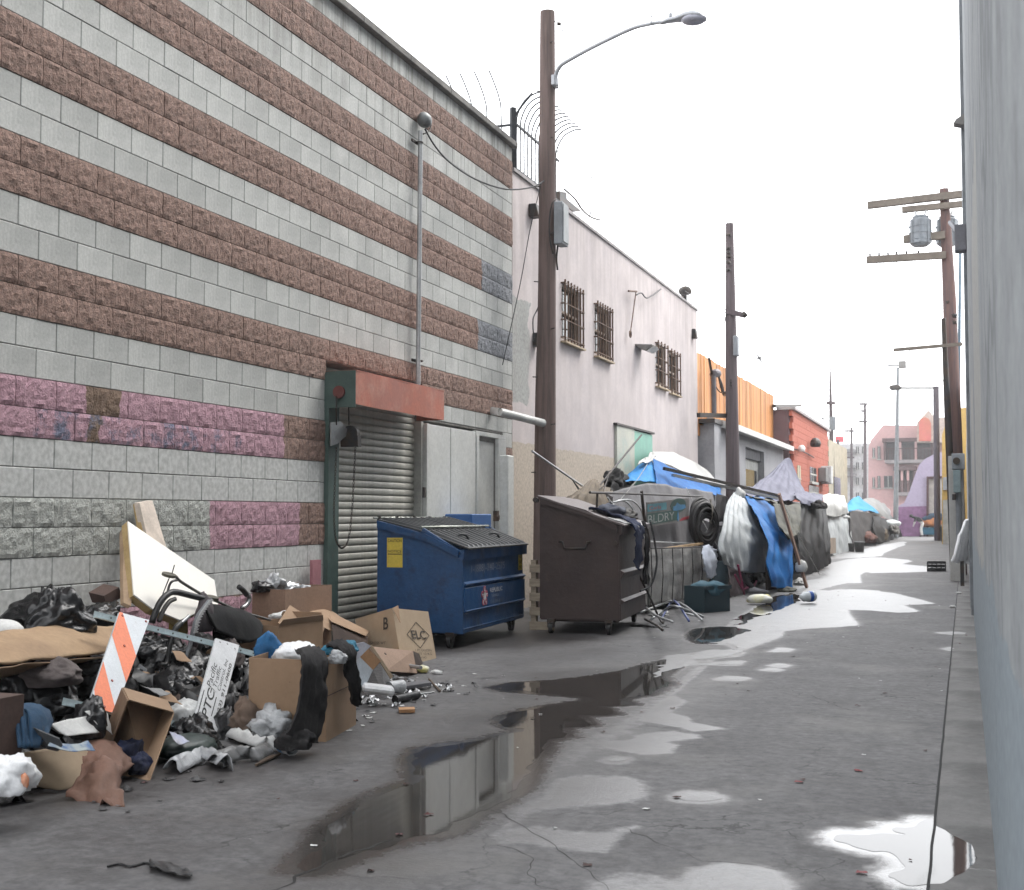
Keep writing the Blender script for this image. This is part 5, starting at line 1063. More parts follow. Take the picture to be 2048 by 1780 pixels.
MB().bagshape(Q(.22, .75, 1.36), (.16, .22, .09), 77, 4).build('cloth_heap', mat('grey_blue_rag', (.10, .11, .14), (.06, .065, .085), rough=.9, bump=.4), None, smooth=True, tag_=('grey blue cloth heap on the lid of the brown dumpster', 'cloth'))
MB().bagshape(Q(.10, 1.15, 1.32), (.12, .2, .08), 78, 4).build('junk_bundle', mat('junk_dark', (.05, .05, .05), (.16, .15, .14), rough=.8, bump=.4, scale=9), None, smooth=True, tag_=('dark junk bundle at the far corner of the brown dumpster lid', 'bundle'))
s = MB(); s.sheet([[Q(-.13, .75, 1.26), Q(-.14, .95, 1.26)], [Q(-.17, .75, 1.05), Q(-.18, .95, 1.04)], [Q(-.16, .77, .82), Q(-.17, .93, .80)], [Q(-.14, .79, .55), Q(-.15, .9, .52)]], 8, 18, .02, 7, folds=(3, .02), thick=.01, seed=5)
s.build('rag', charcoal, None, smooth=True, tag_=('long dark rag hanging down the alley side of the brown dumpster', 'rag'))
cable([Q(-.2, 1.0, 1.25), Q(-.25, 1.0, 1.0), Q(-.27, 1.0, .75), Q(-.22, .9, .52), Q(-.12, .7, .45)], .013, 'dark hose looping down the side of the brown dumpster', nm='hose')
# bits between and behind the dumpsters
s = MB(); p = W(936, 1028, -5.6); q = W(975, 1058, -5.6); s.box((-5.9, p.y, q.z - .5), (-5.55, q.y, p.z)); s.build('blue_bin', mat('flat_blue', (.03, .11, .30), (.025, .09, .25), rough=.6), None, bevel=.01, tag_=('plain blue bin top showing behind the blue dumpster by the white door', 'bin'))
pal = thing('wooden_pallet', (-4.6, 13.8, 0), 'pale wooden pallet standing on edge between the two dumpsters', 'pallet')
palm = mat('pallet_wood', (.33, .28, .21), (.25, .2, .15), rough=.85, stretch=(1, 1, 8), bump=.3)
for i in range(5): MB().box((-4.66, 13.78, .04 + i * .16), (-4.38, 13.80, .13 + i * .16)).build('plank', palm, pal)
for i in range(2): MB().box((-4.65 + i * .2, 13.805, .03), (-4.59 + i * .2, 13.87, .82)).build('bearer', palm, pal)

# ================================================================== ENCAMPMENT
def tarp(c, c2, nm, rough=.42, **k): return mat(nm, c, c2, rough=max(rough, .6), scale=2.2, bump=.3, bscale=10, bdist=.02, grain=.07, spec=.08, **k)
blueT = tarp((.016, .13, .36), (.012, .09, .28), 'blue_tarp'); blueB = tarp((.03, .22, .50), (.02, .17, .42), 'bright_blue_tarp'); cyanT = tarp((.03, .28, .52), (.02, .22, .44), 'cyan_tarp')
silver = tarp((.44, .46, .46), (.34, .36, .37), 'silver_tarp', .42); greyT = tarp((.17, .165, .17), (.13, .125, .13), 'grey_tarp'); whiteT = tarp((.50, .50, .48), (.40, .40, .39), 'white_tarp'); blackT = tarp((.009, .009, .010), (.016, .015, .015), 'black_tarp', .5)
olive = tarp((.075, .072, .052), (.05, .05, .04), 'olive_tarp', .5); lilac = tarp((.135, .135, .18), (.105, .105, .145), 'lilac_tarp', .5); taupe = tarp((.19, .17, .145), (.14, .125, .11), 'taupe_tarp', .6)
def wp(q, *pts): return [W(x, y, -q) for x, y in pts]
def sheetpart(rows, m, nm, parent, nu=18, nv=14, amp=.03, freq=2.2, folds=None, seed=0, thick=.006, **k):
    return MB().sheet(rows, nu + 6, nv + 6, amp * .9, freq * .55, folds, thick, seed, ys=.3, **k).build(nm, m, parent, smooth=True)
# 1. blue-roofed canopy nearest
t1 = thing('tarp_shelter', G(1330, 1215), 'grey canopy shelter topped by a bright blue tarp, nearest of the camp', 'shelter', 'tarp shelters along the left wall')
sheetpart([wp(4.7, (1222, 986), (1265, 972), (1312, 966), (1365, 976), (1425, 985)), wp(4.55, (1222, 1030), (1265, 1025), (1312, 1020), (1365, 1024), (1430, 1030)), wp(4.45, (1235, 1090), (1275, 1092), (1320, 1092), (1370, 1092), (1435, 1092)), wp(4.4, (1250, 1200), (1300, 1200), (1330, 1198), (1380, 1196), (1440, 1190))], greyT, 'tarp', t1, 28, 16, .05, 1.5, (7, .04), 2)
sheetpart([wp(5.3, (1246, 955), (1275, 933), (1303, 916)), wp(4.85, (1246, 962), (1280, 962), (1314, 966))], blueB, 'roof_tarp', t1, 14, 8, .02, 2, (4, .02), 5)
sheetpart([wp(5.3, (1303, 916), (1340, 937), (1385, 955), (1440, 978)), wp(4.75, (1314, 966), (1350, 974), (1400, 984), (1445, 992))], blueT, 'roof_tarp', t1, 18, 8, .03, 2, (5, .03), 6)
sheetpart([wp(5.8, (1300, 903), (1345, 905), (1388, 925), (1430, 950), (1450, 965)), wp(5.32, (1296, 914), (1335, 930), (1380, 950), (1420, 966), (1450, 975))], whiteT, 'roof_tarp', t1, 18, 8, .03, 2, (4, .02), 7)
MB().sheet([wp(5.25, (1283, 920), (1300, 912), (1308, 905)), wp(5.15, (1275, 928), (1296, 924), (1312, 912))], 8, 6, .05, 8, None, .01, 3).build('rag_edge', whiteT, t1, smooth=True)
sheetpart([wp(5.0, (1232, 940), (1250, 950), (1262, 965)), wp(4.8, (1215, 985), (1235, 985), (1250, 990))], blackT, 'plastic_flap', t1, 10, 8, .08, 5, None, 8)
# plain box body behind so that the shelter has depth
def shell(q0, q1, s0, s1, h, m, parent, roof=.25):
    b2 = MB(); x0, x1 = -q0, -q1
    b2.add([(x0, s0, 0), (x0, s1, 0), (x0, s1, h), (x0, s0, h), (x1, s0, 0), (x1, s1, 0), (x1, s1, h), (x1, s0, h), ((x0 + x1) / 2, s0 + .3, h + roof), ((x0 + x1) / 2, s1 - .3, h + roof)], [(1, 0, 3, 2), (4, 5, 6, 7), (0, 4, 7, 8, 3), (5, 1, 2, 9, 6), (3, 8, 9, 2), (7, 6, 9, 8)])
    b2.build('lining', m, parent)
shell(5.85, 4.8, 19.0, 21.5, 1.45, greyT, t1)
bmz = MB()
for k, (x0, y0, x1, y1) in enumerate(((1328, 937, 1560, 992), (1345, 950, 1556, 997))): MB().beam(W(x0, y0, -4.9), W(x1, y1, -3.6), .05, .05).build('roof_pole', dark_steel if k == 0 else galv, t1)
# olive cloth peak and long poles behind the brown dumpster
oc = thing('folded_umbrella', G(1170, 1235), 'collapsed brown umbrella cloth peaking behind the brown dumpster', 'umbrella')
brown_cloth = mat('brown_canvas', (.16, .125, .085), (.11, .085, .06), rough=.85, bump=.4)
sheetpart([wp(4.9, (1178, 962), (1190, 960), (1198, 968)), wp(4.7, (1150, 985), (1190, 980), (1212, 995)), wp(4.6, (1122, 1006), (1185, 1010), (1225, 1030)), wp(4.6, (1120, 1060), (1185, 1065), (1232, 1060))], brown_cloth, 'cloth', oc, 16, 12, .05, 3, (6, .05), 9)
MB().tube([W(1064, 902, -4.9), W(1140, 955, -4.85), W(1185, 986, -4.8)], .014, 8).build('pole', galv, oc); MB().tube([W(1283, 870, -4.75), W(1218, 948, -4.8), W(1188, 985, -4.85), W(1168, 1010, -4.9)], .014, 8).build('pole', dark_steel, oc)
rb = MB(); 
for a_, b3 in (((1145, 960), (1162, 982)), ((1145, 960), (1170, 1000)), ((1218, 948), (1205, 990)), ((1218, 948), (1196, 1010)), ((1170, 985), (1225, 985)), ((1165, 1005), (1210, 970))): rb.tube([W(*a_, -4.8), W(*b3, -4.75)], .007, 5)
tag(rb.build('stretcher_ribs', dark_steel, oc), kind='stuff')
# rack with rails
rk = thing('metal_rack', G(1300, 1235), 'rusty pipe rack rails standing before the grey canopy', 'rack')
for pts, r_, m_ in (([(1180, 985), (1285, 988), (1405, 993)], .016, dark_steel), ([(1283, 982), (1288, 1030), (1298, 1080), (1300, 1160)], .022, dark_steel), ([(1300, 1083), (1350, 1086), (1410, 1088)], .012, galv), ([(1195, 985), (1192, 1040)], .014, dark_steel), ([(1220, 1002), (1250, 1040), (1290, 1075)], .012, galv)): MB().tube([W(x, y, -4.25) for x, y in pts], r_, 7).build('rail', m_, rk)
MB().beam(W(1284, 1104, -4.1), W(1412, 1086, -4.1), .05, .035).build('timber_rail', mat('pale_timber', (.45, .30, .16), rough=.8), rk)
bw_ = thing('bicycle_wheel', G(1255, 1240, .8), 'bicycle wheel in the tangle behind the brown dumpster', 'wheel')
wc = W(1248, 1040, -4.45); MB().ring(wc, (.9, -.4, .2), .28, .013, 28, 6).build('rim', galv, bw_, smooth=True)
for i in range(12):
    an = i * math.pi / 6; ax = V((.9, -.4, .2)).normalized(); u_ = ax.orthogonal().normalized(); w_ = ax.cross(u_); MB().tube([wc, wc + (u_ * math.cos(an) + w_ * math.sin(an)) * .275], .0025, 3).build('spoke', galv, bw_)
for k, (pts, m_, lab) in enumerate((([(1215, 995), (1228, 1015), (1240, 1045), (1262, 1062)], galv, 'bent chrome tube in the tangle above the brown dumpster'), ([(1225, 1005), (1260, 1000), (1282, 1020), (1290, 1060)], galv, 'curved silver tube beside the bicycle wheel'), ([(1205, 1035), (1240, 1052), (1290, 1072)], dark_steel, 'dark rod resting on the brown dumpster rim'))):
    MB().tube(spline([W(x, y, -4.35) for x, y in pts], 14), .012, 6).build('bent_tube', m_, None, smooth=True, tag_=(lab, 'tube'))
# painted sign with drop
sg = thing('painted_sign', W(1335, 1060, -4.3), 'grey sign with teal panel, green letters and a blue water drop', 'sign')
O_, U_ = W(1294, 1052, -4.32), (W(1378, 1040, -4.32) - W(1294, 1052, -4.32)); U_.z = .1
un = U_.normalized(); vn = V((0, 0, 1)); SW = U_.length
sgb = MB(); sgb.obox(O_ + vn * -.02, un * SW, V((-.012, 0, 0)), vn * .36); sgb.build('panel', mat('sign_grey', (.18, .17, .165), rough=.7), sg)
teal = mat('teal_paint', (.07, .26, .31), rough=.6, bump=0); dgreen = mat('dark_green_paint', (.015, .07, .055), rough=.6, bump=0); dblue = mat('drop_blue', (.04, .22, .42), rough=.6, bump=0); redp2 = mat('red_paint_letter', (.42, .05, .07), rough=.6, bump=0); lett = mat('letter_grey', (.32, .34, .33), rough=.6, bump=0)
off = V((.003, 0, 0))
MB().obox(O_ + off + vn * .20 + un * .02, un * SW * .42, V((.002, 0, 0)), vn * .11).build('teal_panel', teal, sg)
text('Carls', O_ + off * 2 + V((.003, 0, 0)) + vn * .225 + un * .12, un, vn, SW * .25, .055, redp2, sg)
MB().obox(O_ + off + vn * .01, un * SW * .72, V((.0015, 0, 0)), vn * .165).build('green_band', dgreen, sg)
text('BLDRY', O_ + off * 2 + vn * .03 + un * .03, un, vn, SW * .60, .12, lett, sg)
MB().prism([O_ + off + un * (SW * .72) + vn * .24 + (un * math.cos(k * .349) * SW * .20 + vn * math.sin(k * .349) * .115) for k in range(18)], V((.002, 0, 0))).build('round_emblem', dgreen, sg)
MB().prism([O_ + off * 2 + un * (SW * (.58 + x_)) + vn * (.17 + y_) for x_, y_ in ((0, 0), (.1, -.01), (.25, 0), (.33, .02), (.3, .07), (.17, .08), (.1, .12), (.06, .07), (0, .06))], V((.002, 0, 0))).build('blue_bird_shape', dblue, sg)
MB().prism([O_ + off * 2 + un * (SW * .70 + x_) + vn * (.0 + y_) for x_, y_ in ((0, .16), (-.05, .08), (-.06, .03), (-.03, -.01), (.03, -.01), (.06, .03), (.05, .08))], V((.003, 0, 0))).build('drop_shape', dblue, sg)
MB().prism([O_ + off * 2 + un * (SW * .74) + vn * -.015, O_ + off * 2 + un * (SW * .99) + vn * .0, O_ + off * 2 + un * SW + vn * .05, O_ + off * 2 + un * (SW * .8) + vn * .03], V((.003, 0, 0))).build('red_flash', redp2, sg)
# coiled hose
ch_ = thing('hose_coil', W(1410, 1095, -4.1), 'thick coil of black hose hanging on the rack', 'hose')
hm = mat('hose_black', (.020, .019, .019), (.032, .028, .027), rough=.6, bump=.15)
cc_ = W(1408, 1034, -4.08)
for i in range(16):
    c_ = cc_ + V((rnd.uniform(-.05, .05), rnd.uniform(-.03, .03), rnd.uniform(-.07, .05) - i * .01)); MB().ring(c_, (1, -.5 + rnd.uniform(-.12, .12), rnd.uniform(-.1, .1)),   .29 + rnd.uniform(-.09, .08), .028, 30, 8).build('loop', hm, ch_, smooth=True)
MB().sheet([[cc_ + V((.12, -.08, .29)), cc_ + V((.12, .06, .30))], [cc_ + V((.14, -.06, .05)), cc_ + V((.14, .08, .05))], [cc_ + V((.1, .0, -.1)), cc_ + V((.1, .12, -.12))]], 6, 12, .02, 5).build('strap', taupe, ch_, smooth=True)
# trolley with lined wire basket
cart = thing('wire_trolley', G(1360, 1222), 'wire basket trolley lined with dirty white cloth', 'trolley')
A_, B_ = W(1293, 1097, -4.05), W(1412, 1094, -3.75); A0, B0 = V((A_.x, A_.y, .12)), V((B_.x, B_.y, .12))
dpt = V((-.55, .15, 0)); dirtyw = mat('dirty_white_cloth', (.40, .39, .375), (.30, .29, .28), rough=.9, spec=.1, scale=3, bump=.5, bscale=10, c3=(.18, .165, .155), scale3=2.5)
up = A_.z
s = MB(); s.sheet([[A_.lerp(B_, k / 5) + V((0, 0, 0)) for k in range(6)], [A_.lerp(B_, k / 5) + V((.03, 0, -.4 * up)) for k in range(6)], [A0.lerp(B0, k / 5) + V((.02, 0, 0)) for k in range(6)]], 30, 16, .03, 3, (8, .03), .008, 4); s.build('lining', dirtyw, cart, smooth=True)
s = MB(); s.sheet([[A_, A_ + dpt], [A0, A0 + dpt]], 10, 10, .02, 3, None, .008, 4); s.build('lining', dirtyw, cart, smooth=True); MB().hexa([A0, B0, B0 + dpt, A0 + dpt, A_ - V((0, 0, .06)), B_ - V((0, 0, .06)), B_ + dpt - V((0, 0, .06)), A_ + dpt - V((0, 0, .06))]).build('load', dirtyw, cart)
for k in range(7):
    a_, b3 = A_.lerp(B_, k / 6), A0.lerp(B0, k / 6); MB().tube([a_ + V((.06, 0, .01)), (a_ + b3) / 2 + V((.075, 0, 0)), b3 + V((.05, 0, 0))], .007, 5).build('wire', dark_steel, cart)
for z_ in (0, 1): 
    a_, b3 = ((A_, B_), (A0, B0))[z_]; MB().tube([a_ + V((.06, 0, 0)), b3 + V((.06, 0, 0))], .011, 6).build('frame_rail', dark_steel, cart)
for p_ in (A0, B0, A0 + dpt, B0 + dpt): MB().disc(p_ + V((0, 0, -.055)), (1, 0, 0), .06, .03, 16).build('wheel', wheel_m, cart)
s = MB(); s.sheet([[W(1405, 1092, -3.7), W(1420, 1092, -3.65), W(1430, 1100, -3.7)], [W(1406, 1120, -3.62), W(1422, 1118, -3.58), W(1434, 1122, -3.62)], [W(1412, 1155, -3.6), W(1424, 1158, -3.58), W(1430, 1150, -3.62)]], 10, 12, .04, 5, (3, .03), .01, 8); s.build('hanging_shirt', mat('pale_blue_cloth', (.50, .53, .60), (.42, .45, .52), rough=.9, bump=.3), None, smooth=True, tag_=('pale blue shirt hung on the corner of the wire trolley', 'shirt'))
# heap of walking frames
for k, (pts, m_, lab) in enumerate((
    ([(1282, 1222), (1330, 1198), (1345, 1190), (1355, 1200)], galv, 'bent aluminium walking frame tube nearest the brown dumpster'),
    ([(1300, 1238), (1330, 1212), (1350, 1200), (1400, 1225), (1404, 1232), (1370, 1222)], galv, 'long U shaped aluminium tube lying on the paving'),
    ([(1322, 1238), (1340, 1200), (1352, 1192), (1378, 1236)], mat('blue_tube', (.05, .08, .25), rough=.4), 'blue crutch frame standing in the heap'),
    ([(1278, 1150), (1300, 1195), (1318, 1235), (1326, 1246)], dark_steel, 'black bent stand leaning by the brown dumpster'),
    ([(1290, 1236), (1312, 1242), (1325, 1248)], dark_steel, 'black rod lying at the foot of the dumpster'),
    ([(1345, 1196), (1372, 1205), (1404, 1228)], galv, 'straight aluminium tube on top of the heap'),
    ([(1285, 1205), (1310, 1222), (1345, 1232)], galv, 'thin silver rod under the blue crutch'))):
    zs_ = [.05, .16, .25, .12, .05, .1]
    pts3 = [G(x, y + 8 * z_ * 6, z_) for (x, y), z_ in zip(pts, zs_)] if k != 3 else [W(x, y, -3.75 + .1 * i) for i, (x, y) in enumerate(pts)]
    pts3 = [V((p_.x, p_.y, max(.015, p_.z))) for p_ in pts3]
    MB().tube(spline(pts3, 18), .014, 7).build('aluminium_tube', m_, None, smooth=True, tag_=(lab, 'frame', 'walking frame tubes heaped on the paving'))
# crate, fabric bundle, pushchair
cr_ = thing('crate', G(1435, 1225), 'dark teal plastic crate on the paving before the camp', 'crate')
navyc = mat('dark_teal_plastic', (.015, .035, .045), (.02, .04, .05), rough=.5)
c0 = G(1410, 1226); c1 = G(1460, 1222); h_ = .36; dv = V((-.30, .12, 0))
cb = MB(); cb.obox(c0, c1 - c0, dv, (0, 0, .02)); 
for o_, u_ in ((c0, c1 - c0), (c0 + dv, c1 - c0)): cb.obox(o_, u_, V((-.012, .004, 0)), (0, 0, h_))
cb.obox(c0, (c1 - c0) * .03, dv, (0, 0, h_)); cb.obox(c1 - (c1 - c0) * .03, (c1 - c0) * .03, dv, (0, 0, h_)); cb.build('body', navyc, cr_)
MB().obox(c0 + V((.012, -.01, h_ - .05)), c1 - c0, V((.014, .0, 0)), (0, 0, .05)).build('rim', navyc, cr_); MB().crumple(c0 + (c1 - c0) * .5 + dv * .5 + V((0, 0, .3)), (.22, .22, .14), 8, 3).build('rag_load', mat('teal_rag', (.05, .12, .16), rough=.9), cr_, smooth=True)
pch = thing('pushchair', G(1480, 1215), 'grubby pink pushchair folded under the silver tarp', 'pushchair')
pinkm = mat('pink_fabric', (.34, .06, .13), (.24, .05, .10), rough=.8, bump=.3); grubby = mat('grubby_fabric', (.24, .20, .20), (.16, .13, .13), rough=.9, bump=.4)
s = MB(); s.sheet([wp(3.75, (1452, 1130), (1475, 1122), (1492, 1135)), wp(3.6, (1455, 1165), (1478, 1160), (1498, 1168)), wp(3.6, (1462, 1205), (1482, 1210), (1500, 1205))], 14, 14, .06, 4, (4, .05), .01, 12); s.build('seat', grubby, pch, smooth=True)
for pts in ([(1476, 1130), (1484, 1165), (1492, 1205)], [(1513, 1162), (1500, 1190), (1488, 1210)], [(1470, 1150), (1486, 1180), (1510, 1168)]): MB().tube([W(x, y, -3.5) for x, y in pts], .018, 7).build('tube', pinkm, pch, smooth=True)
for (x, y) in ((1470, 1203), (1497, 1203)): MB().ring(W(x, y, -3.55), (1, .2, 0), .07, .018, 16, 6).build('wheel', wheel_m, pch)
tb_ = thing('grey_tub', G(1425, 1200), 'blue grey tub beside the trolley', 'tub'); c_ = W(1437, 1165, -3.95)
MB().tube([V((c_.x, c_.y, .02)), V((c_.x, c_.y, c_.z + .35))], .16, 16, True, .2).build('tub_body', mat('blue_grey_plastic', (.09, .14, .17), rough=.6), tb_, smooth=True, auto=40); MB().ring(V((c_.x, c_.y, c_.z + .36)), (0, 0, 1), .2, .015, 20, 6).build('rim', mat('blue_grey_plastic', (.1, .15, .18)), tb_)
MB().ring(W(1424, 1170, -3.75), (1, -.3, .1), .13, .010, 20, 5, .3, 4.4).build('yellow_hoop', mat('yellow_plastic', (.45, .38, .12), rough=.6), None, smooth=True, tag_=('thin yellow hoop leaning by the dark crate', 'hoop'))
# 2. silver tarp
t2 = thing('tarp_shelter', G(1490, 1190), 'pale silver tarp draped to a peak, between the hose coil and the blue tarp', 'shelter', 'tarp shelters along the left wall')
sheetpart([wp(4.1, (1468, 984), (1480, 985), (1490, 990)), wp(3.85, (1452, 1010), (1478, 1004), (1500, 1012)), wp(3.6, (1442, 1060), (1480, 1050), (1524, 1062)), wp(3.5, (1440, 1100), (1482, 1095), (1534, 1088)), wp(3.5, (1452, 1128), (1490, 1145), (1536, 1143))], silver, 'tarp', t2, 26, 26, .05, 2.4, (7, .055), 21)
MB().crumple(W(1480, 988, -4.0), (.10, .12, .12), 3, 3, .3).build('knot', whiteT, t2, smooth=True)
sheetpart([wp(4.3, (1432, 985), (1448, 992), (1458, 1000)), wp(4.1, (1430, 1060), (1440, 1065), (1452, 1068)), wp(4.0, (1430, 1150), (1440, 1155), (1450, 1150))], charcoal, 'side_cloth', t2, 12, 14, .06, 2.4, (3, .05), 23)
shell(5.8, 3.95, 21.8, 25.2, 1.15, greyT, t2, .3)
# 3. blue tarp with board and brown card
t3 = thing('tarp_shelter', G(1575, 1180), 'deep blue tarp sweeping down to the wet paving beside the leaning board', 'shelter', 'tarp shelters along the left wall')
sheetpart([wp(4.0, (1488, 990), (1510, 992), (1535, 1000), (1552, 1006)), wp(3.5, (1512, 1035), (1530, 1042), (1550, 1050), (1566, 1052)), wp(3.2, (1532, 1080), (1548, 1078), (1566, 1075), (1582, 1070)), wp(3.05, (1538, 1130), (1552, 1128), (1572, 1124), (1585, 1120)), wp(3.0, (1545, 1172), (1560, 1176), (1578, 1178), (1585, 1180))], blueT, 'tarp', t3, 24, 28, .06, 2.0, (4, .06), 31)
sheetpart([wp(4.4, (1490, 985), (1520, 990), (1550, 995)), wp(3.9, (1500, 996), (1530, 1000), (1556, 1008))], olive, 'roof_tarp', t3, 14, 8, .04, 3, None, 33)
sheetpart([wp(3.6, (1545, 1008), (1570, 1010), (1600, 1006)), wp(3.2, (1556, 1050), (1580, 1050), (1602, 1040)), wp(3.0, (1578, 1078), (1590, 1072), (1600, 1060))], olive, 'hanging_cloth', t3, 14, 12, .05, 3, (4, .06), 35)
shell(5.8, 3.7, 25.4, 29.2, 1.2, blackT, t3, .3)
MB().obox(G(1534, 1180), G(1570, 1178) - G(1534, 1180), (-.03, .02, 0), (0, 0, .50)).build('card_panel', mat('brown_card', (.060, .040, .032), (.045, .032, .026), rough=.8), None, tag_=('dark brown card panel standing under the blue tarp', 'panel'))
bp0, bp1 = G(1614, 1176), W(1558, 988, -3.15); MB().beam(bp0, bp1, .12, .04, (1, 0, 0)).build('leaning_board', mat('reddish_board', (.20, .115, .08), (.15, .085, .06), rough=.75, stretch=(6, 6, .6)), None, tag_=('long reddish brown board leaning on the blue tarp shelter', 'board'))
MB().crumple(bp0.lerp(bp1, .22), (.10, .1, .14), 4, 3).build('tied_rag', whiteT, None, smooth=True, tag_=('white rag tied low on the leaning board', 'rag'))
# 4. black tarp shelter with lilac peak
t4 = thing('tarp_shelter', G(1630, 1145), 'black draped shelter under a pointed lilac grey tarp', 'shelter', 'tarp shelters along the left wall')
sheetpart([wp(3.9, (1598, 1005), (1620, 1008), (1642, 1010), (1652, 1012)), wp(3.5, (1592, 1060), (1620, 1058), (1646, 1055), (1656, 1052)), wp(3.3, (1596, 1110), (1624, 1108), (1648, 1104), (1658, 1098)), wp(3.25, (1600, 1148), (1626, 1144), (1648, 1136), (1659, 1128))], blackT, 'tarp', t4, 24, 22, .06, 1.5, (6, .08), 41)
sheetpart([wp(4.9, (1570, 917), (1576, 916), (1582, 919)), wp(4.7, (1530, 955), (1575, 945), (1598, 960)), wp(4.3, (1490, 980), (1572, 985), (1612, 984)), wp(4.0, (1500, 992), (1578, 1000), (1622, 1002))], lilac, 'peak_tarp', t4, 24, 18, .05, 1.8, (8, .06), 43)
sheetpart([wp(4.1, (1590, 983), (1618, 984), (1645, 990)), wp(3.8, (1592, 996), (1620, 998), (1646, 1002)), wp(3.7, (1600, 1006), (1625, 1010), (1642, 1010))], lilac, 'eave_tarp', t4, 16, 10, .07, 3, None, 44)
shell(5.7, 3.9, 29.5, 36.5, 1.35, blackT, t4, .5)
# 5. white box shelter
t5 = thing('tarp_shelter', G(1680, 1112), 'boxy white and grey sheeted shelter beyond the black one', 'shelter', 'tarp shelters along the left wall')
sheetpart([wp(4.6, (1644, 992), (1665, 989), (1688, 991)), wp(4.2, (1648, 1010), (1670, 1008), (1694, 1012)), wp(4.15, (1650, 1028), (1672, 1034), (1697, 1026))], whiteT, 'roof_tarp', t5, 16, 12, .07, 1.5, (3, .05), 51)
sheetpart([wp(4.3, (1650, 1022), (1674, 1024), (1697, 1022)), wp(4.15, (1655, 1060), (1678, 1060), (1700, 1058)), wp(4.1, (1658, 1110), (1680, 1112), (1702, 1104))], silver, 'tarp', t5, 18, 16, .06, 1.3, (4, .06), 52)
MB().obox(W(1655, 1108, -4.05), W(1672, 1106, -4.05) - W(1655, 1108, -4.05), (-.04, 0, 0), (0, 0, .5)).build('card_flap', mat('tan_card', (.26, .20, .15), rough=.85), t5)
shell(5.7, 4.4, 37.5, 47, 1.65, greyT, t5, .1)
# 6. cyan canopy and beyond
t6 = thing('tarp_shelter', G(1720, 1100), 'dark shelter under a bright cyan sloping tarp', 'shelter', 'tarp shelters along the left wall')
sheetpart([wp(5.0, (1690, 1008), (1705, 997), (1716, 992)), wp(4.2, (1697, 1022), (1728, 1020), (1758, 1028))], cyanT, 'roof_tarp', t6, 14, 8, .06, 1.2, (3, .06), 61)
sheetpart([wp(4.2, (1698, 1020), (1728, 1024), (1757, 1028)), wp(4.1, (1700, 1060), (1730, 1060), (1752, 1060)), wp(4.1, (1702, 1090), (1730, 1088), (1752, 1085))], mat('dim_cloth', (.07, .065, .065), (.045, .04, .04), rough=.9, bump=.4), 'tarp', t6, 14, 12, .1, 1.3, (4, .08), 62)
shell(5.6, 4.5, 47.5, 56, 1.5, blackT, t6, .1)
t7 = thing('tarp_shelter', G(1785, 1088), 'farthest low grey domed shelter with a dark heap before it', 'shelter', 'tarp shelters along the left wall')
sheetpart([wp(5.2, (1722, 998), (1745, 997), (1765, 1005), (1778, 1018)), wp(4.4, (1735, 1020), (1755, 1018), (1772, 1025), (1784, 1036)), wp(4.2, (1750, 1034), (1765, 1034), (1778, 1040), (1788, 1048))], tarp((.20, .20, .19), (.15, .15, .15), 'pale_grey_tarp'), 'roof_tarp', t7, 16, 12, .1, .8, (3, .08), 71)
sheetpart([wp(4.2, (1745, 1032), (1765, 1036), (1782, 1042), (1792, 1052)), wp(3.8, (1748, 1060), (1768, 1062), (1786, 1064), (1800, 1068)), wp(3.7, (1750, 1086), (1770, 1087), (1788, 1086), (1804, 1083))], blackT, 'tarp', t7, 18, 12, .16, .9, (5, .12), 72)
shell(5.4, 4.3, 56.5, 68, 1.3, blackT, t7, .1)
MB().crumple(W(1782, 1048, -3.9), (.5, 1.2, .25), 5, 3, .3).build('silver_bundle', silver, None, smooth=True, tag_=('small silver bundle on the far dark heap', 'bundle'))
bq = G(1705, 1092); MB().crumple(bq + V((0, 0, .45)), (.32, .5, .6), 12, 3, .3, flat=-.8).build('blue_bag', tarp((.012, .06, .25), (.01, .045, .2), 'royal_blue_bag'), None, smooth=True, tag_=('royal blue bag slumped before the cyan canopy', 'bag'))
bk_ = thing('bucket', G(1719, 1104), 'dark round bucket on the paving before the cyan canopy', 'bucket'); c_ = G(1719, 1104); MB().tube([c_, c_ + V((0, 0, .36))], .15, 18, True, .19).build('body', mat('dark_bucket', (.035, .032, .03), rough=.5), bk_, smooth=True, auto=40); MB().ring(c_ + V((0, 0, .36)), (0, 0, 1), .19, .015, 20, 6).build('rim', mat('bucket_rim', (.2, .2, .2)), bk_)
MB().tube([G(1703, 1103), G(1703, 1103) + V((0, 0, .3))], .10, 12, True, .12).build('small_pot', mat('dark_bucket', (.035, .032, .03)), None, smooth=True, auto=40, tag_=('smaller dark pot beside the round bucket', 'pot'))
MB().crumple(W(1694, 1035, -3.9), (.12, .25, .07), 15, 2, .2).build('white_rag', whiteT, None, smooth=True, tag_=('small white rag on the corner of the white shelter', 'rag'))
# things lying on the wet paving
yb = thing('snack_bag', G(1517, 1210), 'yellow and white bag lying in the wet by the pushchair', 'bag'); a_, b3 = G(1496, 1210), G(1541, 1208)
MB().crumple((a_ + b3) / 2 + V((0, 0, .07)), (.19, .12, .085), 5, 3, .2, rot=.1).build('bag', mat('white_yellow_plastic', (.6, .6, .55), (.62, .55, .12), rough=.35, scale=2), yb, smooth=True); MB().crumple(b3 + V((-.05, 0, .07)), (.055, .10, .085), 6, 3, .15).build('end', mat('yellow_plastic_b', (.62, .55, .08), rough=.35), yb, smooth=True)
wb = thing('plastic_bottle', G(1614, 1206), 'large clear bottle with blue label lying in the puddle', 'bottle'); a_, b3 = G(1600, 1207) + V((0, 0, .1)), G(1629, 1206) + V((0, 0, .1)); cl = mat('cloudy_plastic', (.62, .66, .68), rough=.15, bump=.05)
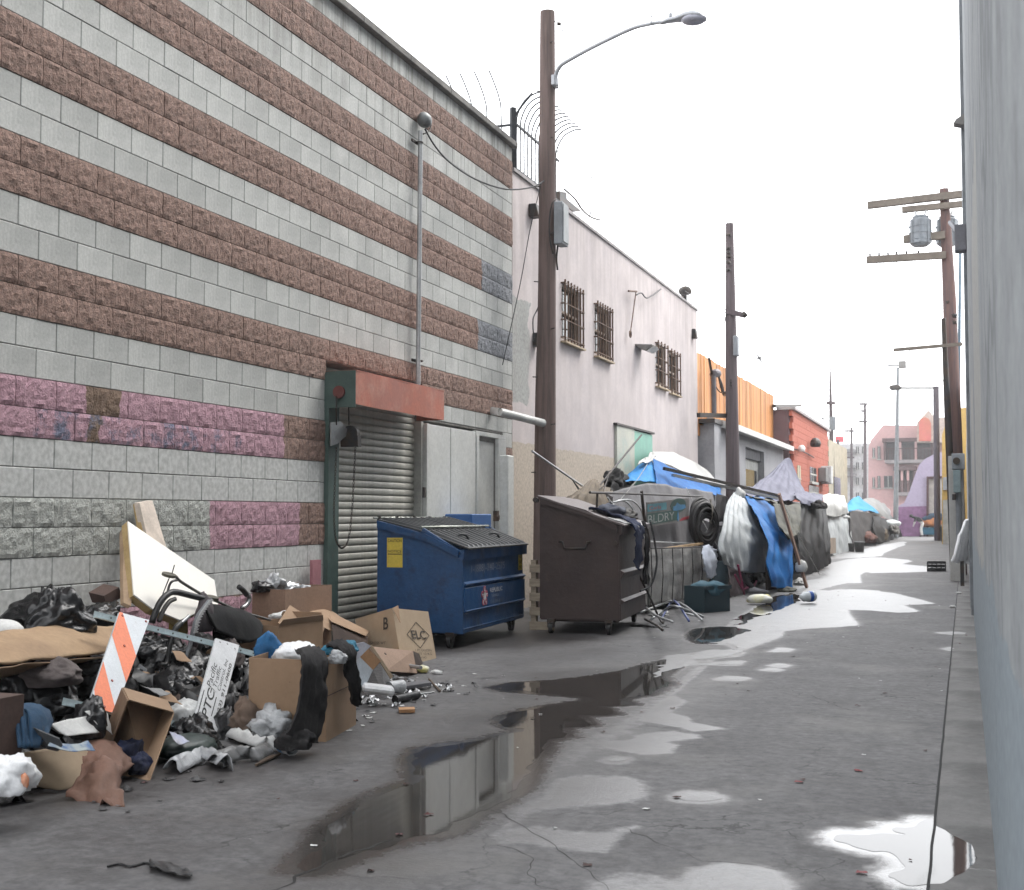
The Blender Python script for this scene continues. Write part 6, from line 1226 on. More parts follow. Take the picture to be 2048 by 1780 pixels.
MB().tube([a_, a_.lerp(b3, .12), a_.lerp(b3, .25), a_.lerp(b3, .9), b3], [.025, .04, .075, .08, .065], 16).build('bottle', cl, wb, smooth=True); MB().tube([a_.lerp(b3, .55), a_.lerp(b3, .78)], .082, 16, False).build('label', mat('label_blue', (.02, .10, .42), rough=.4), wb)
# crate and bags on the right
ck = thing('crate', G(1873, 1143), 'black plastic crate alone in the lane near the right wall', 'crate'); a_, b3 = G(1854, 1143), G(1892, 1143)
blackp = mat('black_crate_plastic', (.018, .018, .02), (.03, .03, .03), rough=.6)
w_ = b3 - a_; k = MB()
k.obox(a_, w_, (0, .42, 0), (0, 0, .02)); k.build('floor', blackp, ck)
for o_, u_ in ((a_, w_), (a_ + V((0, .40, 0)), w_)):
    for z_ in (.02, .10, .18): MB().obox(o_ + V((0, 0, z_)), u_, (0, .015, 0), (0, 0, .05)).build('slat', blackp, ck)
    for i in range(5): MB().obox(o_ + w_ * (i / 4 * .96) + V((0, -.004, .01)), w_ * .04, (0, .02, 0), (0, 0, .22)).build('rib', blackp, ck)
for o_ in (a_, b3 - w_ * .03): MB().obox(o_ + V((0, .016, 0)), w_ * .03, (0, .38, 0), (0, 0, .23)).build('side', blackp, ck)
s = MB(); WB = .02; s.sheet([[P(1930, 1040, 22), P(1934, 1038, 22.1)], [P(1918, 1068, 21.8), P(1935, 1070, 22)], [P(1906, 1105, 21.7), P(1934, 1108, 22)], [P(1901, 1121, 21.75), P(1932, 1127, 22)]], 12, 14, .03, 4, (4, .04), .05, 6); s.build('white_bag', mat('white_bag_plastic', (.80, .80, .80), (.72, .73, .74), rough=.45, bump=.3), None, smooth=True, tag_=('white plastic bag hanging on the right wall', 'bag'))
MB().box(P(1921, 1172, 21.8), P(1928, 1122, 21.9)).build('wall_stub_post', dark_steel, None, tag_=('short dark post below the hanging white bag', 'post'))
for (x, y, lab, m_) in ((1905, 1216, 'white scrap by the right wall, nearer of two', whiteT), (1918, 1188, 'small white scrap near the short post', whiteT), (1455, 1296, 'white fleck on the paving', whiteT)): MB().crumple(G(x, y) + V((0, 0, .02)), (.05, .06, .02), x, 2).build('scrap', m_, None, tag_=(lab, 'litter')) if x != 1455 else None

# ================================================================== PEOPLE
def body(name, joints, edges, mats_fn, parent, mats, sub=2):
    me = bpy.data.meshes.new(name); me.from_pydata([tuple(j[0]) for j in joints], edges, []); o = bpy.data.objects.new(name, me); col.objects.link(o)
    sk = o.modifiers.new('s', 'SKIN'); me.skin_vertices[0].data[0].use_root = True
    for i, j in enumerate(joints): me.skin_vertices[0].data[i].radius = (j[1], j[1] * (j[2] if len(j) > 2 else 1))
    sb = o.modifiers.new('u', 'SUBSURF'); sb.levels = sub
    dg = bpy.context.evaluated_depsgraph_get(); m2 = bpy.data.meshes.new_from_object(o.evaluated_get(dg)); bpy.data.objects.remove(o)
    for m in mats: m2.materials.append(m)
    root = parent
    for p in m2.polygons: p.use_smooth = True; p.material_index = mats_fn(p.center)
    m2.transform(Matrix.Translation(-root.location)); q = bpy.data.objects.new(name, m2); col.objects.link(q); q.parent = parent; return q
skin = mat('skin', (.16, .09, .06), (.14, .08, .055), rough=.6, bump=.05); dk_tr = mat('dark_trousers', (.02, .02, .024), (.035, .033, .035), rough=.9, bump=.3); lt = mat('light_trousers', (.55, .54, .52), rough=.9); dk_top = mat('dark_top', (.03, .028, .03), rough=.9)
def bodyjoints(o, f, pose):
    s_ = V((f.y, -f.x, 0)); Zv = V((0, 0, 1)); return [(o + f * p[0] + s_ * p[1] + Zv * p[2], p[3]) for p in pose]
EDG = [(0, 1), (1, 2), (2, 3), (3, 4), (2, 5), (5, 6), (6, 7), (2, 8), (8, 9), (9, 10), (0, 11), (11, 12), (12, 13), (13, 14), (0, 15), (15, 16), (16, 17), (17, 18)]
# seated person: only the lower leg and shoe come out below the silver tarp
pt = G(1528, 1186); pn = thing('person', V((-4.3, pt.y, 0)), 'person seated behind the silver tarp, one dark trouser leg and grey shoe showing', 'person')
o_ = V((pt.x - .95, pt.y - .1, 0)); f_ = V((1, .08, 0)).normalized()
pose = [(0, 0, .50, .13), (.02, 0, .72, .14), (.03, 0, .95, .12), (.05, 0, 1.04, .055), (.07, 0, 1.14, .09), (.05, .18, .92, .06), (.18, .22, .72, .045), (.38, .15, .66, .035), (.05, -.18, .92, .06), (.18, -.22, .72, .045), (.38, -.15, .66, .035), (.12, .1, .50, .095), (.48, .12, .52, .08), (.72, .12, .14, .055), (.80, .12, .09, .045), (.12, -.1, .50, .095), (.45, -.10, .52, .08), (.40, -.10, .14, .055), (.48, -.10, .06, .045)]
body('body', bodyjoints(o_, f_, pose), EDG, lambda c: 0 if c.z < .75 else (1 if c.z < 1.0 else 2), pn, [dk_tr, dk_top, skin])
def shoe(c, f, m, parent, s=1.0):
    sd = V((f.y, -f.x, 0)); b2 = MB(); 
    prof = [(-.10, .035, .035), (-.08, .045, .09), (-.02, .045, .10), (.05, .048, .075), (.12, .05, .06), (.17, .042, .045), (.20, .02, .03)]
    vs, fs = [], []
    for (x, w, h) in prof:
        for k in range(12): an = 2 * math.pi * k / 12; vs.append(c + f * x * s + sd * math.cos(an) * w * s + V((0, 0, max(0, h / 2 + math.sin(an) * h / 2) * s)))
    for i in range(len(prof) - 1):
        for k in range(12): fs.append((i * 12 + k, i * 12 + (k + 1) % 12, (i + 1) * 12 + (k + 1) % 12, (i + 1) * 12 + k))
    fs += [tuple(range(11, -1, -1)), tuple(range((len(prof) - 1) * 12, len(prof) * 12))]
    return b2.add(vs, fs).build('shoe', m, parent, smooth=True, auto=60)
shoe(V((o_.x, o_.y, 0)) + f_ * .82 + V((f_.y, -f_.x, 0)) * .12, f_, mat('grey_shoe', (.30, .29, .30), rough=.6), pn, 1.15); shoe(V((o_.x, o_.y, 0)) + f_ * .46 - V((f_.y, -f_.x, 0)) * .10, f_, mat('grey_shoe', (.30, .29, .30)), pn, 1.1)
# far person bending over a loaded cart
po_ = G(1841, 1074); pf = thing('person', po_, 'distant person in dark top and light trousers bending beside a loaded cart', 'person')
f_ = V((-1, -.1, 0)).normalized()
pose = [(-.05, 0, .88, .14), (.12, 0, 1.06, .15), (.38, 0, 1.20, .15), (.50, 0, 1.22, .06), (.62, 0, 1.20, .10), (.36, .2, 1.12, .06), (.44, .24, .85, .045), (.50, .18, .62, .035), (.36, -.2, 1.12, .06), (.44, -.24, .85, .045), (.55, -.18, .62, .035), (-.04, .1, .80, .10), (.05, .12, .48, .075), (-.03, .13, .10, .05), (.10, .13, .04, .045), (-.04, -.1, .80, .10), (.10, -.12, .48, .075), (.05, -.13, .10, .05), (.18, -.13, .04, .045)]
body('body', bodyjoints(V((po_.x + .1, po_.y, 0)), f_, pose), EDG, lambda c: 0 if c.z < .12 else (1 if c.z < .92 else 2), pf, [dark_steel, lt, dk_top])
MB().crumple(V((po_.x - .52, po_.y + .05, 1.26)), (.12, .12, .13), 2, 2, .1).build('hair', mat('dark_hair', (.015, .012, .01), rough=.9), pf, smooth=True)
ct = thing('loaded_cart', G(1868, 1074), 'cart piled with orange and blue bundles at the far end of the alley', 'cart')
c_ = G(1866, 1073)
MB().hexa([c_ + V((-.6, 0, .12)), c_ + V((.6, 0, .12)), c_ + V((.6, .8, .12)), c_ + V((-.6, .8, .12)), c_ + V((-.7, -.05, .55)), c_ + V((.7, -.05, .55)), c_ + V((.7, .85, .55)), c_ + V((-.7, .85, .55))]).build('basket', mat('cart_blue', (.03, .13, .20), rough=.6), ct)
MB().crumple(c_ + V((-.1, .3, .85)), (.6, .5, .42), 4, 3, .35).build('orange_bundle', mat('orange_cloth', (.40, .16, .06), (.25, .1, .05), rough=.9), ct, smooth=True); MB().crumple(c_ + V((.1, .4, 1.15)), (.7, .5, .35), 9, 3, .35).build('blue_bundle', mat('blue_cloth', (.03, .08, .13), (.05, .05, .06), rough=.9), ct, smooth=True)
for dx in (-.5, .5):
    for dy in (.05, .75): MB().disc(c_ + V((dx, dy, .08)), (1, 0, 0), .08, .05, 14).build('wheel', wheel_m, ct)
c_ = G(1893, 1083); bn_ = thing('dark_bin', c_, 'small black bin with things on top near the lavender wall', 'bin'); MB().tube([c_, c_ + V((0, 0, .75))], .26, 14, True, .32).build('bin_body', blackp, bn_); MB().crumple(c_ + V((.1, 0, .95)), (.2, .2, .25), 7, 2, .3).build('bundle', mat('mid_grey', (.2, .2, .2)), bn_)
# ================================================================== RUBBISH PILE
card = mat('cardboard', (.325, .215, .135), (.275, .180, .110), rough=.85, scale=2.5, bump=.12, bscale=12, grain=.05, c3=(.20, .13, .085), scale3=3, lo3=.6, hi3=.85)
card_in = mat('cardboard_inside', (.27, .18, .115), (.22, .145, .09), rough=.88, scale=3, bump=.1, grain=.05, c3=(.15, .10, .065), scale3=2.2, lo3=.55, hi3=.8)
card_pale = mat('pale_cardboard', (.42, .325, .225), (.37, .28, .19), rough=.85, scale=2, bump=.08, grain=.04, c3=(.28, .20, .14), scale3=3.5, lo3=.62, hi3=.85)
plas = mat('black_bag_plastic', (.006, .006, .007), (.010, .010, .011), rough=.24, scale=6, bump=.45, bscale=11, bdist=.02, grain=0, spec=.5)
plas2 = mat('dull_black_plastic', (.016, .016, .017), (.028, .027, .028), rough=.45, scale=6, bump=.7, bscale=20, bdist=.015, grain=0)
paper = mat('white_paper', (.62, .62, .60), (.52, .52, .51), rough=.8, bump=.1, bscale=20); clear = mat('clear_film', (.48, .49, .50), (.34, .35, .36), rough=.2, bump=.8, bscale=14, bdist=.02)
foam = mat('cream_panel', (.82, .79, .72), (.79, .76, .70), rough=.7, scale=1, bump=.04, grain=.02); foam_e = mat('yellowed_edge', (.50, .36, .17), (.42, .29, .13), rough=.8)
def pileh(X, Y):
    w = X - WX                       # distance from the wall
    reach = 1.75
    reach *= 1 + .14 * noise.noise(V((Y * 1.4, 0, 3)))
    if Y > 8.4: reach *= max(0, 1 - (Y - 8.4) / 1.6)
    if reach <= .05: return -.05
    t = w / reach
    h = .50 * max(0, 1 - t) ** 1.05 if t < 1 else -.05
    h *= 1 if Y < 7.6 else max(0, 1 - (Y - 7.6) / 2.4) ** .8
    return h + .05 * noise.noise(V((X * 3.1, Y * 3.1, 0))) * (1 if h > .03 else .2)
hb_ = MB(); NX, NY = 46, 110; vs = []
for j in range(NY + 1):
    for i in range(NX + 1):
        X = lerp(WX + .03, WX + 2.4, i / NX); Y = lerp(4.2, 10.3, j / NY); h = pileh(X, Y)
        vs.append((X, Y, h + (.05 * abs(noise.noise(V((X * 9, Y * 9, 5)))) if h > .02 else 0)))
hb_.add(vs, [(j * (NX + 1) + i, j * (NX + 1) + i + 1, (j + 1) * (NX + 1) + i + 1, (j + 1) * (NX + 1) + i) for j in range(NY) for i in range(NX) if max(vs[j * (NX + 1) + i][2], vs[j * (NX + 1) + i + 1][2], vs[(j + 1) * (NX + 1) + i][2]) > -.03])
tag(hb_.build('rubbish_heap', plas2, None, smooth=True), 'dark heap of crushed rubbish bags and scraps against the striped block wall', 'rubbish', kind='stuff')
def scraps(nm, n, m, smin, smax, lab, seed, reg=None, thick=.002, curl=.5, lift=.02):
    rr = random.Random(seed); b2 = MB()
    for _ in range(n):
        if reg: X, Y = reg(rr); z = max(0.0, pileh(X, Y))
        else:
            for _k in range(30):
                X = rr.uniform(WX + .15, WX + 2.2); Y = rr.uniform(4.6, 9.9); z = pileh(X, Y)
                if z > .015: break
        s = rr.uniform(smin, smax); o = V((X, Y, z + lift + rr.random() * .05 * (z > .05)))
        M = Matrix.Rotation(rr.uniform(0, 6.3), 3, 'Z') @ Matrix.Rotation(rr.gauss(0, .3) if z > .03 else rr.gauss(0, .12), 3, 'X') @ Matrix.Rotation(rr.gauss(0, .3) if z > .03 else rr.gauss(0, .12), 3, 'Y')
        k = 6; vs = []; sd = rr.random() * 99; asp = rr.uniform(.5, 1)
        for j in range(k + 1):
            for i in range(k + 1):
                x, y = (i / k - .5) * s * (1 + .3 * noise.noise(V((i * .6, j * .6, sd)))), (j / k - .5) * s * asp * (1 + .3 * noise.noise(V((j * .6, i * .6, sd + 9))))
                zz = curl * s * (noise.noise(V((x / s * 2.2, y / s * 2.2, sd))) * .7 + .35 * noise.noise(V((x / s * 5, y / s * 5, sd))))
                p = M @ V((x, y, zz)) + o
                if p.z < .004: p.z = .004 + .002 * rr.random()
                vs.append(p)
        b2.add(vs, [(j * (k + 1) + i, j * (k + 1) + i + 1, (j + 1) * (k + 1) + i + 1, (j + 1) * (k + 1) + i) for j in range(k) for i in range(k)])
    return tag(b2.build(nm, m, None, smooth=True), lab, 'rubbish', kind='stuff')
scraps('plastic_scraps', 260, mat('scrap_plastic', (.008, .008, .009), (.014, .014, .014), rough=.38, bump=.4, bscale=14, spec=.3, grain=0), .08, .30, 'torn black plastic scraps strewn all over the heap', 1, curl=.9)
scraps('dull_plastic_scraps', 120, plas2, .05, .18, 'dull dark plastic and cloth scraps in the heap', 2, curl=.9)
scraps('card_scraps', 46, card, .06, .26, 'small torn cardboard pieces mixed into the heap', 3, curl=.3)
scraps('paper_scraps', 40, paper, .04, .15, 'crumpled white paper scraps mixed into the heap', 4, curl=.7)
scraps('film_scraps', 14, clear, .08, .24, 'clear plastic film scraps mixed into the heap', 5, curl=.9)
scraps('brown_cloth_scraps', 30, mat('brown_rag', (.12, .085, .07), (.08, .06, .05), rough=.95, bump=.4), .08, .25, 'brown and grey rag scraps mixed into the heap', 6, curl=.9)
scraps('colour_scraps', 10, mat('colour_scrap', (.03, .14, .28), (.30, .07, .04), rough=.5, scale=1.5, mixlo=.48, mixhi=.52), .04, .12, 'small blue and red wrappers mixed into the heap', 7, curl=.8)
scraps('edge_litter', 90, plas2, .02, .07, 'fine dark litter along the foot of the heap', 8, lambda r: (lambda p: (p.x, p.y))(G(r.uniform(60, 880), 0 + r.choice([1580, 1560, 1500, 1450]) if False else 1620 - r.random() * 40 if False else 1500)) if False else (WX + 1.7 + r.random() * .75, r.uniform(4.9, 9.6)), curl=.5, lift=.004)
scraps('edge_paper', 40, paper, .015, .05, 'small pale flecks of litter along the foot of the heap', 9, lambda r: (WX + 1.5 + r.random() * .9, r.uniform(6.5, 10.2)), curl=.4, lift=.004)
scraps('foil_flecks', 26, mat('silver_foil', (.55, .56, .57), rough=.3, metal=.6), .03, .09, 'shiny foil flecks near the fruit box', 12, lambda r: (WX + 1.75 + r.random() * .5, r.uniform(8.0, 9.3)), curl=.8, lift=.01)
# loose litter over the lane
scraps('lane_litter', 60, mat('leaf_dark', (.05, .035, .03), (.10, .03, .03), rough=.8), .012, .04, 'dark leaves and grit scattered over the lane', 10, lambda r: (r.uniform(-4, 0), 4 + 22 * r.random() ** 1.5), curl=.4, lift=.004)
scraps('pale_litter', 45, paper, .008, .03, 'tiny white litter flecks scattered over the lane', 11, lambda r: (r.uniform(-4.2, 0), 4 + 26 * r.random() ** 1.4), curl=.4, lift=.004)

# ---- bags and soft things
def bag(x, y, w, rx, ry, rz, lab, seed, m=plas, nm='rubbish_bag', cat='bag', amp=.5, sub=4, flat=-.55, rot=0, grp=None, knot=False, freq=1.6):
    c = W(x, y, WX + w); b2 = MB(); 
    if m in (plas, plas2) or cat in ('cloth', 'cushion'): b2.bagshape(c, (rx * .88, ry * .88, rz * .95), seed, 5 if rx > .1 else 4, rot, .9 if m in (plas, plas2) else .6, flat)
    else: b2.crumple(c, (rx, ry, rz), seed, sub, amp, freq, flat, rot)
    o = b2.build(nm, m, None, smooth=True, tag_=(lab, cat, grp))
    if knot:
        k = MB(); k.sheet([[c + V((-.05, -.06, rz * .75)), c + V((.02, 0, rz * .8)), c + V((.05, .08, rz * .7))], [c + V((-.03, -.03, rz * 1.25)), c + V((.0, .02, rz * 1.15)), c + V((.03, .05, rz * 1.2))]], 10, 8, .03, 9, (4, .03), .003, seed); k.build('knot', m, o, smooth=True)
    return o
BG = 'black rubbish bags in the heap'
bag(100, 1244, .78, .27, .28, .17, 'big shiny black bag on the long flat carton at the left', 1, knot=True, grp=BG, freq=1.9)
bag(196, 1243, .62, .20, .20, .12, 'flat black bag wedged right of the big shiny one', 2, grp=BG)
bag(38, 1376, 1.12, .17, .20, .15, 'black bag below the long carton at the left edge', 3, grp=BG, freq=2)
bag(160, 1362, 1.02, .20, .20, .13, 'black bag half hidden left of the striped barricade board', 4, grp=BG, freq=2)
bag(92, 1404, 1.22, .18, .20, .11, 'glossy black bag above the blue jeans', 5, grp=BG, freq=2.2)
bag(372, 1366, .95, .26, .25, .17, 'large black bag behind the white company sign', 6, grp=BG, freq=2.2)
bag(322, 1330, .80, .18, .2, .13, 'black bag between the two barricade boards', 7, grp=BG)
bag(492, 1384, 1.15, .17, .18, .15, 'black bag between the white sign and the big carton', 8, grp=BG, freq=2.2)
bag(350, 1388, 1.20, .17, .17, .12, 'creased black bag low between the two barricade boards', 71, grp=BG)
bag(412, 1402, 1.22, .14, .17, .13, 'black bag touching the left edge of the white sign', 72, grp=BG)
bag(300, 1300, .72, .14, .16, .10, 'small black bag directly under the upper barricade rail', 73, grp=BG)
bag(500, 1338, 1.0, .13, .16, .10, 'black bag above the left corner of the big carton', 74, grp=BG)
bag(215, 1330, .95, .15, .16, .09, 'black bag under the end of the long flat carton', 75, grp=BG)
bag(10, 1438, 1.45, .14, .16, .10, 'black bag at the left edge above the dark carton', 76, grp=BG)
bag(446, 1480, 1.72, .20, .16, .15, 'small black bag at the foot of the white sign', 9, grp=BG, freq=2.4)
bag(388, 1486, 1.78, .17, .15, .13, 'crumpled black bag right of the open upright carton', 10, grp=BG, freq=2.4)
bag(178, 1450, 1.72, .10, .10, .12, 'little black bag standing behind the flat tan card', 11, grp=BG, freq=2.6)
bag(455, 1455, 1.6, .08, .12, .16, 'dull dark sack beside the bottom of the white sign', 12, m=plas2, grp=BG)
bag(98, 1352, 1.25, .20, .20, .085, 'brownish grey cloth folded over the bags at the left', 13, m=mat('taupe_cloth', (.12, .10, .095), (.085, .07, .068), rough=.95, bump=.4, bscale=30), nm='cloth', cat='cloth', amp=.3)
bag(408, 1240, .90, .07, .11, .15, 'round dusky cushion stuffed in the broken pushchair', 14, m=mat('dusky_cloth', (.10, .085, .09), (.07, .06, .065), rough=.95, bump=.5, bscale=40), nm='cushion', cat='cushion', amp=.15)
bag(455, 1322, 1.0, .12, .12, .14, 'grey cloth bundle behind the white sign top', 15, m=mat('taupe_cloth', (.12, .10, .095)), nm='cloth_bundle', cat='cloth')
bag(592, 1310, 2.05, .13, .17, .085, 'white knotted plastic bag on top of the big carton', 16, m=mat('white_bag_plastic', (.8, .8, .8)), nm='plastic_bag', cat='bag', amp=.22)
bag(680, 1300, 2.25, .13, .13, .05, 'bright teal cloth bundle on top of the big carton', 17, m=mat('teal_cloth', (.015, .14, .22), (.01, .10, .17), rough=.8, bump=.4), nm='teal_cloth', cat='cloth', amp=.25)
bag(537, 1302, 1.80, .10, .12, .11, 'blue cloth tucked in the left corner of the big carton', 18, m=mat('mid_blue_cloth', (.02, .13, .30), (.015, .09, .22), rough=.8, bump=.4), nm='blue_cloth', cat='cloth', amp=.25)
bag(675, 1318, 2.44, .055, .05, .045, 'crumpled clear film by the teal cloth', 19, m=clear, nm='plastic_film', cat='film')
bag(548, 1455, 2.12, .13, .13, .11, 'clear plastic bag in front of the big carton', 20, m=clear, nm='plastic_bag', cat='bag', amp=.5, freq=2.4)
bag(372, 1440, 1.55, .12, .12, .12, 'whitish clear bag left of the white sign', 21, m=mat('frosted_film', (.50, .50, .49), (.40, .41, .41), rough=.35, bump=.6, bscale=25), nm='plastic_bag', cat='bag', amp=.3)
bag(497, 1445, 1.90, .12, .12, .12, 'brown paper lump in front of the big carton', 22, m=mat('brown_paper', (.17, .12, .09), (.12, .085, .065), rough=.9, bump=.4), nm='paper_lump', cat='paper')
bag(14, 1556, 2.10, .13, .13, .10, 'white carrier bag with orange print at the left edge', 23, m=mat('white_bag_plastic', (.8, .8, .8)), nm='carrier_bag', cat='bag', amp=.3)
bag(46, 1566, 2.20, .025, .022, .04, 'orange printed wrapper by the white carrier bag', 24, m=mat('orange_print', (.62, .16, .03), (.6, .5, .42), rough=.5, scale=3), nm='wrapper', cat='wrapper', amp=.2)
bag(1, 1263, .85, .12, .13, .07, 'white plastic tub end at the left edge of the heap', 25, m=paper, nm='plastic_tub', cat='tub', amp=.05)
bag(497, 1262, .82, .09, .09, .06, 'crumpled newspaper ball by the pushchair seat', 26, m=mat('newsprint', (.30, .30, .30), (.18, .18, .18), rough=.85, bump=.6), nm='newspaper_ball', cat='paper', amp=.45)
bag(560, 1236, .62, .09, .09, .05, 'white torn paper on the small brown carton', 27, m=paper, nm='paper', cat='paper', amp=.45)
bag(380, 1619, 2.33, .045, .03, .018, 'crumpled silver foil ball alone on the paving', 28, m=mat('silver_foil', (.55, .56, .57)), nm='foil_ball', cat='foil', amp=.6, freq=2.5)
# ---- long carton at the left under the big bag
lc = thing('flat_carton', W(100, 1290, WX + 1.2), 'long flattened tan carton lying under the big black bag', 'carton')
a_, b3, c_, d_ = W(-40, 1272, WX + .98), W(228, 1256, WX + .92), W(222, 1306, WX + 1.18), W(-40, 1334, WX + 1.42)
s = MB(); s.sheet([[a_, a_.lerp(b3, .5) + V((0, 0, .03)), b3], [a_.lerp(d_, .5), a_.lerp(b3, .5).lerp(d_.lerp(c_, .5), .5) + V((0, 0, .03)), b3.lerp(c_, .5)], [d_, d_.lerp(c_, .5), c_]], 20, 10, .015, 2, None, .012, 3); s.build('panel', mat('tan_carton', (.36, .245, .145), (.30, .20, .12), rough=.85, scale=2, c3=(.22, .145, .09), scale3=2.5, lo3=.55, hi3=.8), lc, smooth=True)
s = MB(); s.sheet([[d_ + V((.004, 0, -.012)), d_.lerp(c_, .5) + V((.004, 0, -.012)), c_ + V((.004, 0, -.012))], [d_ + V((-.12, 0, -.09)), d_.lerp(c_, .5) + V((-.12, 0, -.07)), c_ + V((-.12, 0, -.04))]], 16, 4, .01, 3, None, .006, 3); s.build('side', card_in, lc, smooth=True)
# ---- leaning panels
pn_ = thing('cabinet_door', W(300, 1200, WX + .6), 'large cream six sided board leaning on the block wall', 'board')
def lean(x, y, w0=.30, w1=.75, y0=1040, y1=1220): return W(x, y, WX + lerp(w0, w1, (y - y0) / (y1 - y0)))
fr = [lean(*q) for q in ((256, 1042), (268, 1189), (305, 1217), (360, 1240), (437, 1208), (429, 1160))]
nrm = ((fr[1] - fr[0]).cross(fr[4] - fr[0])).normalized(); nrm = nrm if nrm.x > 0 else -nrm
MB().prism(fr, -nrm * .012).build('face', foam, pn_, bevel=.002)
MB().prism([p_ - nrm * .0125 for p_ in fr], -nrm * .05).build('core', foam_e, pn_)
MB().prism([lean(245, 1062, .22, .66), lean(255.5, 1042, .27, .7), lean(266, 1189, .27, .7), lean(262, 1212, .25, .7), lean(247, 1205, .22, .66)], -nrm * .03).build('edge_strip', mat('tan_edge', (.40, .28, .18), rough=.85), pn_)
f2 = [W(279, 1006, WX + .12), W(305, 1001, WX + .10), W(333, 1095, WX + .28), W(345, 1150, WX + .36), W(312, 1150, WX + .36), W(292, 1068, WX + .22)]
p2_ = thing('foam_offcut', f2[3], 'narrow cream offcut board leaning on the wall behind the large board', 'board'); MB().prism(f2, (-.05, 0, 0)).build('face', mat('pinkish_cream', (.62, .53, .45), rough=.75), p2_); MB().prism([W(276, 1010, WX + .10), W(279, 1006, WX + .115), W(292, 1068, WX + .215), W(312, 1150, WX + .355), W(305, 1150, WX + .34), W(286, 1068, WX + .2)], (-.045, 0, 0)).build('edge', foam_e, p2_)
MB().obox(W(215, 1212, WX + .5), V((.0, .16, .05)), (-.14, .02, .02), (0, -.04, .07)).build('brown_block', mat('dark_card', (.09, .055, .045), rough=.85), None, tag_=('small dark brown carton corner left of the large cream board', 'carton'))
# ---- broken pushchair
ps = thing('broken_pushchair', W(380, 1330, WX + .8), 'broken black pushchair with bent frame and curved grips', 'pushchair')
def pw(pts, w): return [W(x, y, WX + w) for x, y in pts]
fgrey = mat('frame_grey', (.13, .125, .115), (.09, .085, .08), rough=.4, metal=.4); fblack = mat('frame_black', (.02, .02, .02), rough=.45)
def tubep(pts, w, r, m, nm='frame_tube', n=16): return MB().tube(spline(pw(pts, w), n), r, 8).build(nm, m, ps, smooth=True)
tubep([(352, 1153), (360, 1162), (385, 1178), (415, 1195), (440, 1205), (478, 1222), (540, 1240)], .78, .011, fgrey)
tubep([(334, 1190), (339, 1170), (346, 1162), (358, 1160)], .78, .009, fgrey)
tubep([(340, 1152), (332, 1172), (323, 1195)], .78, .004, fblack); tubep([(344, 1147), (349, 1130)], .78, .004, fblack)
MB().disc(W(338, 1150, WX + .78), (.3, 0, 1), .05, .018, 20).build('wheel_hub', mat('olive_plastic', (.09, .085, .06), rough=.5), ps, smooth=True, auto=40)
tubep([(304, 1245), (312, 1222), (322, 1202), (336, 1188), (352, 1184), (385, 1192), (420, 1200)], .9, .022, fblack)
tubep([(318, 1243), (326, 1222), (338, 1204), (350, 1198)], .9, .016, fgrey)
tubep([(352, 1255), (340, 1290), (334, 1325), (322, 1330)], .95, .016, fblack)
tubep([(378, 1232), (366, 1243), (356, 1252)], 1.0, .012, galv); tubep([(362, 1246), (352, 1256), (346, 1270)], 1.0, .02, fblack)
tubep([(418, 1202), (408, 1215), (396, 1232), (388, 1255), (380, 1290), (366, 1322)], .98, .016, mat('grey_webbing', (.16, .17, .18), rough=.6))
s = MB()
for i in range(26):
    q = spline(pw([(418, 1202), (404, 1220), (392, 1242), (386, 1268)], 1.0), 26)[i]; s.obox(q + V((.012, -.02, 0)), V((.004, .04 * (1 if i % 2 else .6), .004)), V((.01, 0, 0)), V((0, .004, .007)))
tag(s.build('zip_teeth', mat('zip_grey', (.4, .4, .4), rough=.4), ps), kind='stuff')
MB().disc(W(425, 1196, WX + .86), (.3, 0, 1), .045, .022, 18).build('hinge_cap', mat('olive_plastic', (.09, .085, .06)), ps, smooth=True, auto=40)
s = MB(); s.sheet([pw([(404, 1210), (440, 1214), (480, 1222), (512, 1238)], .72), pw([(408, 1216), (445, 1222), (490, 1232), (522, 1256)], .92), pw([(430, 1262), (460, 1276), (495, 1286), (520, 1276)], 1.0)], 20, 12, .01, 3, None, .015, 4); s.build('hood', mat('black_fabric', (.007, .007, .008), (.012, .012, .012), rough=.7, bump=.3, spec=.12), ps, smooth=True)
s = MB(); s.sheet([pw([(420, 1228), (450, 1230), (485, 1240)], .74), pw([(424, 1262), (455, 1270), (500, 1272)], .84), pw([(425, 1290), (455, 1292), (500, 1285)], .9)], 12, 10, .01, 3, None, .01, 4); s.build('seat', mat('woven_black', (.022, .017, .015), (.008, .008, .008), rough=.85, spec=.15, scale=30, bump=.5), ps, smooth=True)
MB().obox(W(345, 1272, WX + .7), V((0, .19, .0)), V((-.03, 0, .0)), V((-.02, .02, .17))).build('yellow_board', mat('mustard_board', (.36, .26, .07), (.28, .2, .06), rough=.8), ps)
s = MB(); s.tube(spline(pw([(478, 1174), (486, 1180), (494, 1190)], .5), 8), .022, 10); s.build('grip', fblack, ps, smooth=True)
tubep([(492, 1186), (499, 1196), (494, 1208), (484, 1216)], .5, .020, mat('satin_tube', (.36, .36, .36), rough=.25, metal=.6))
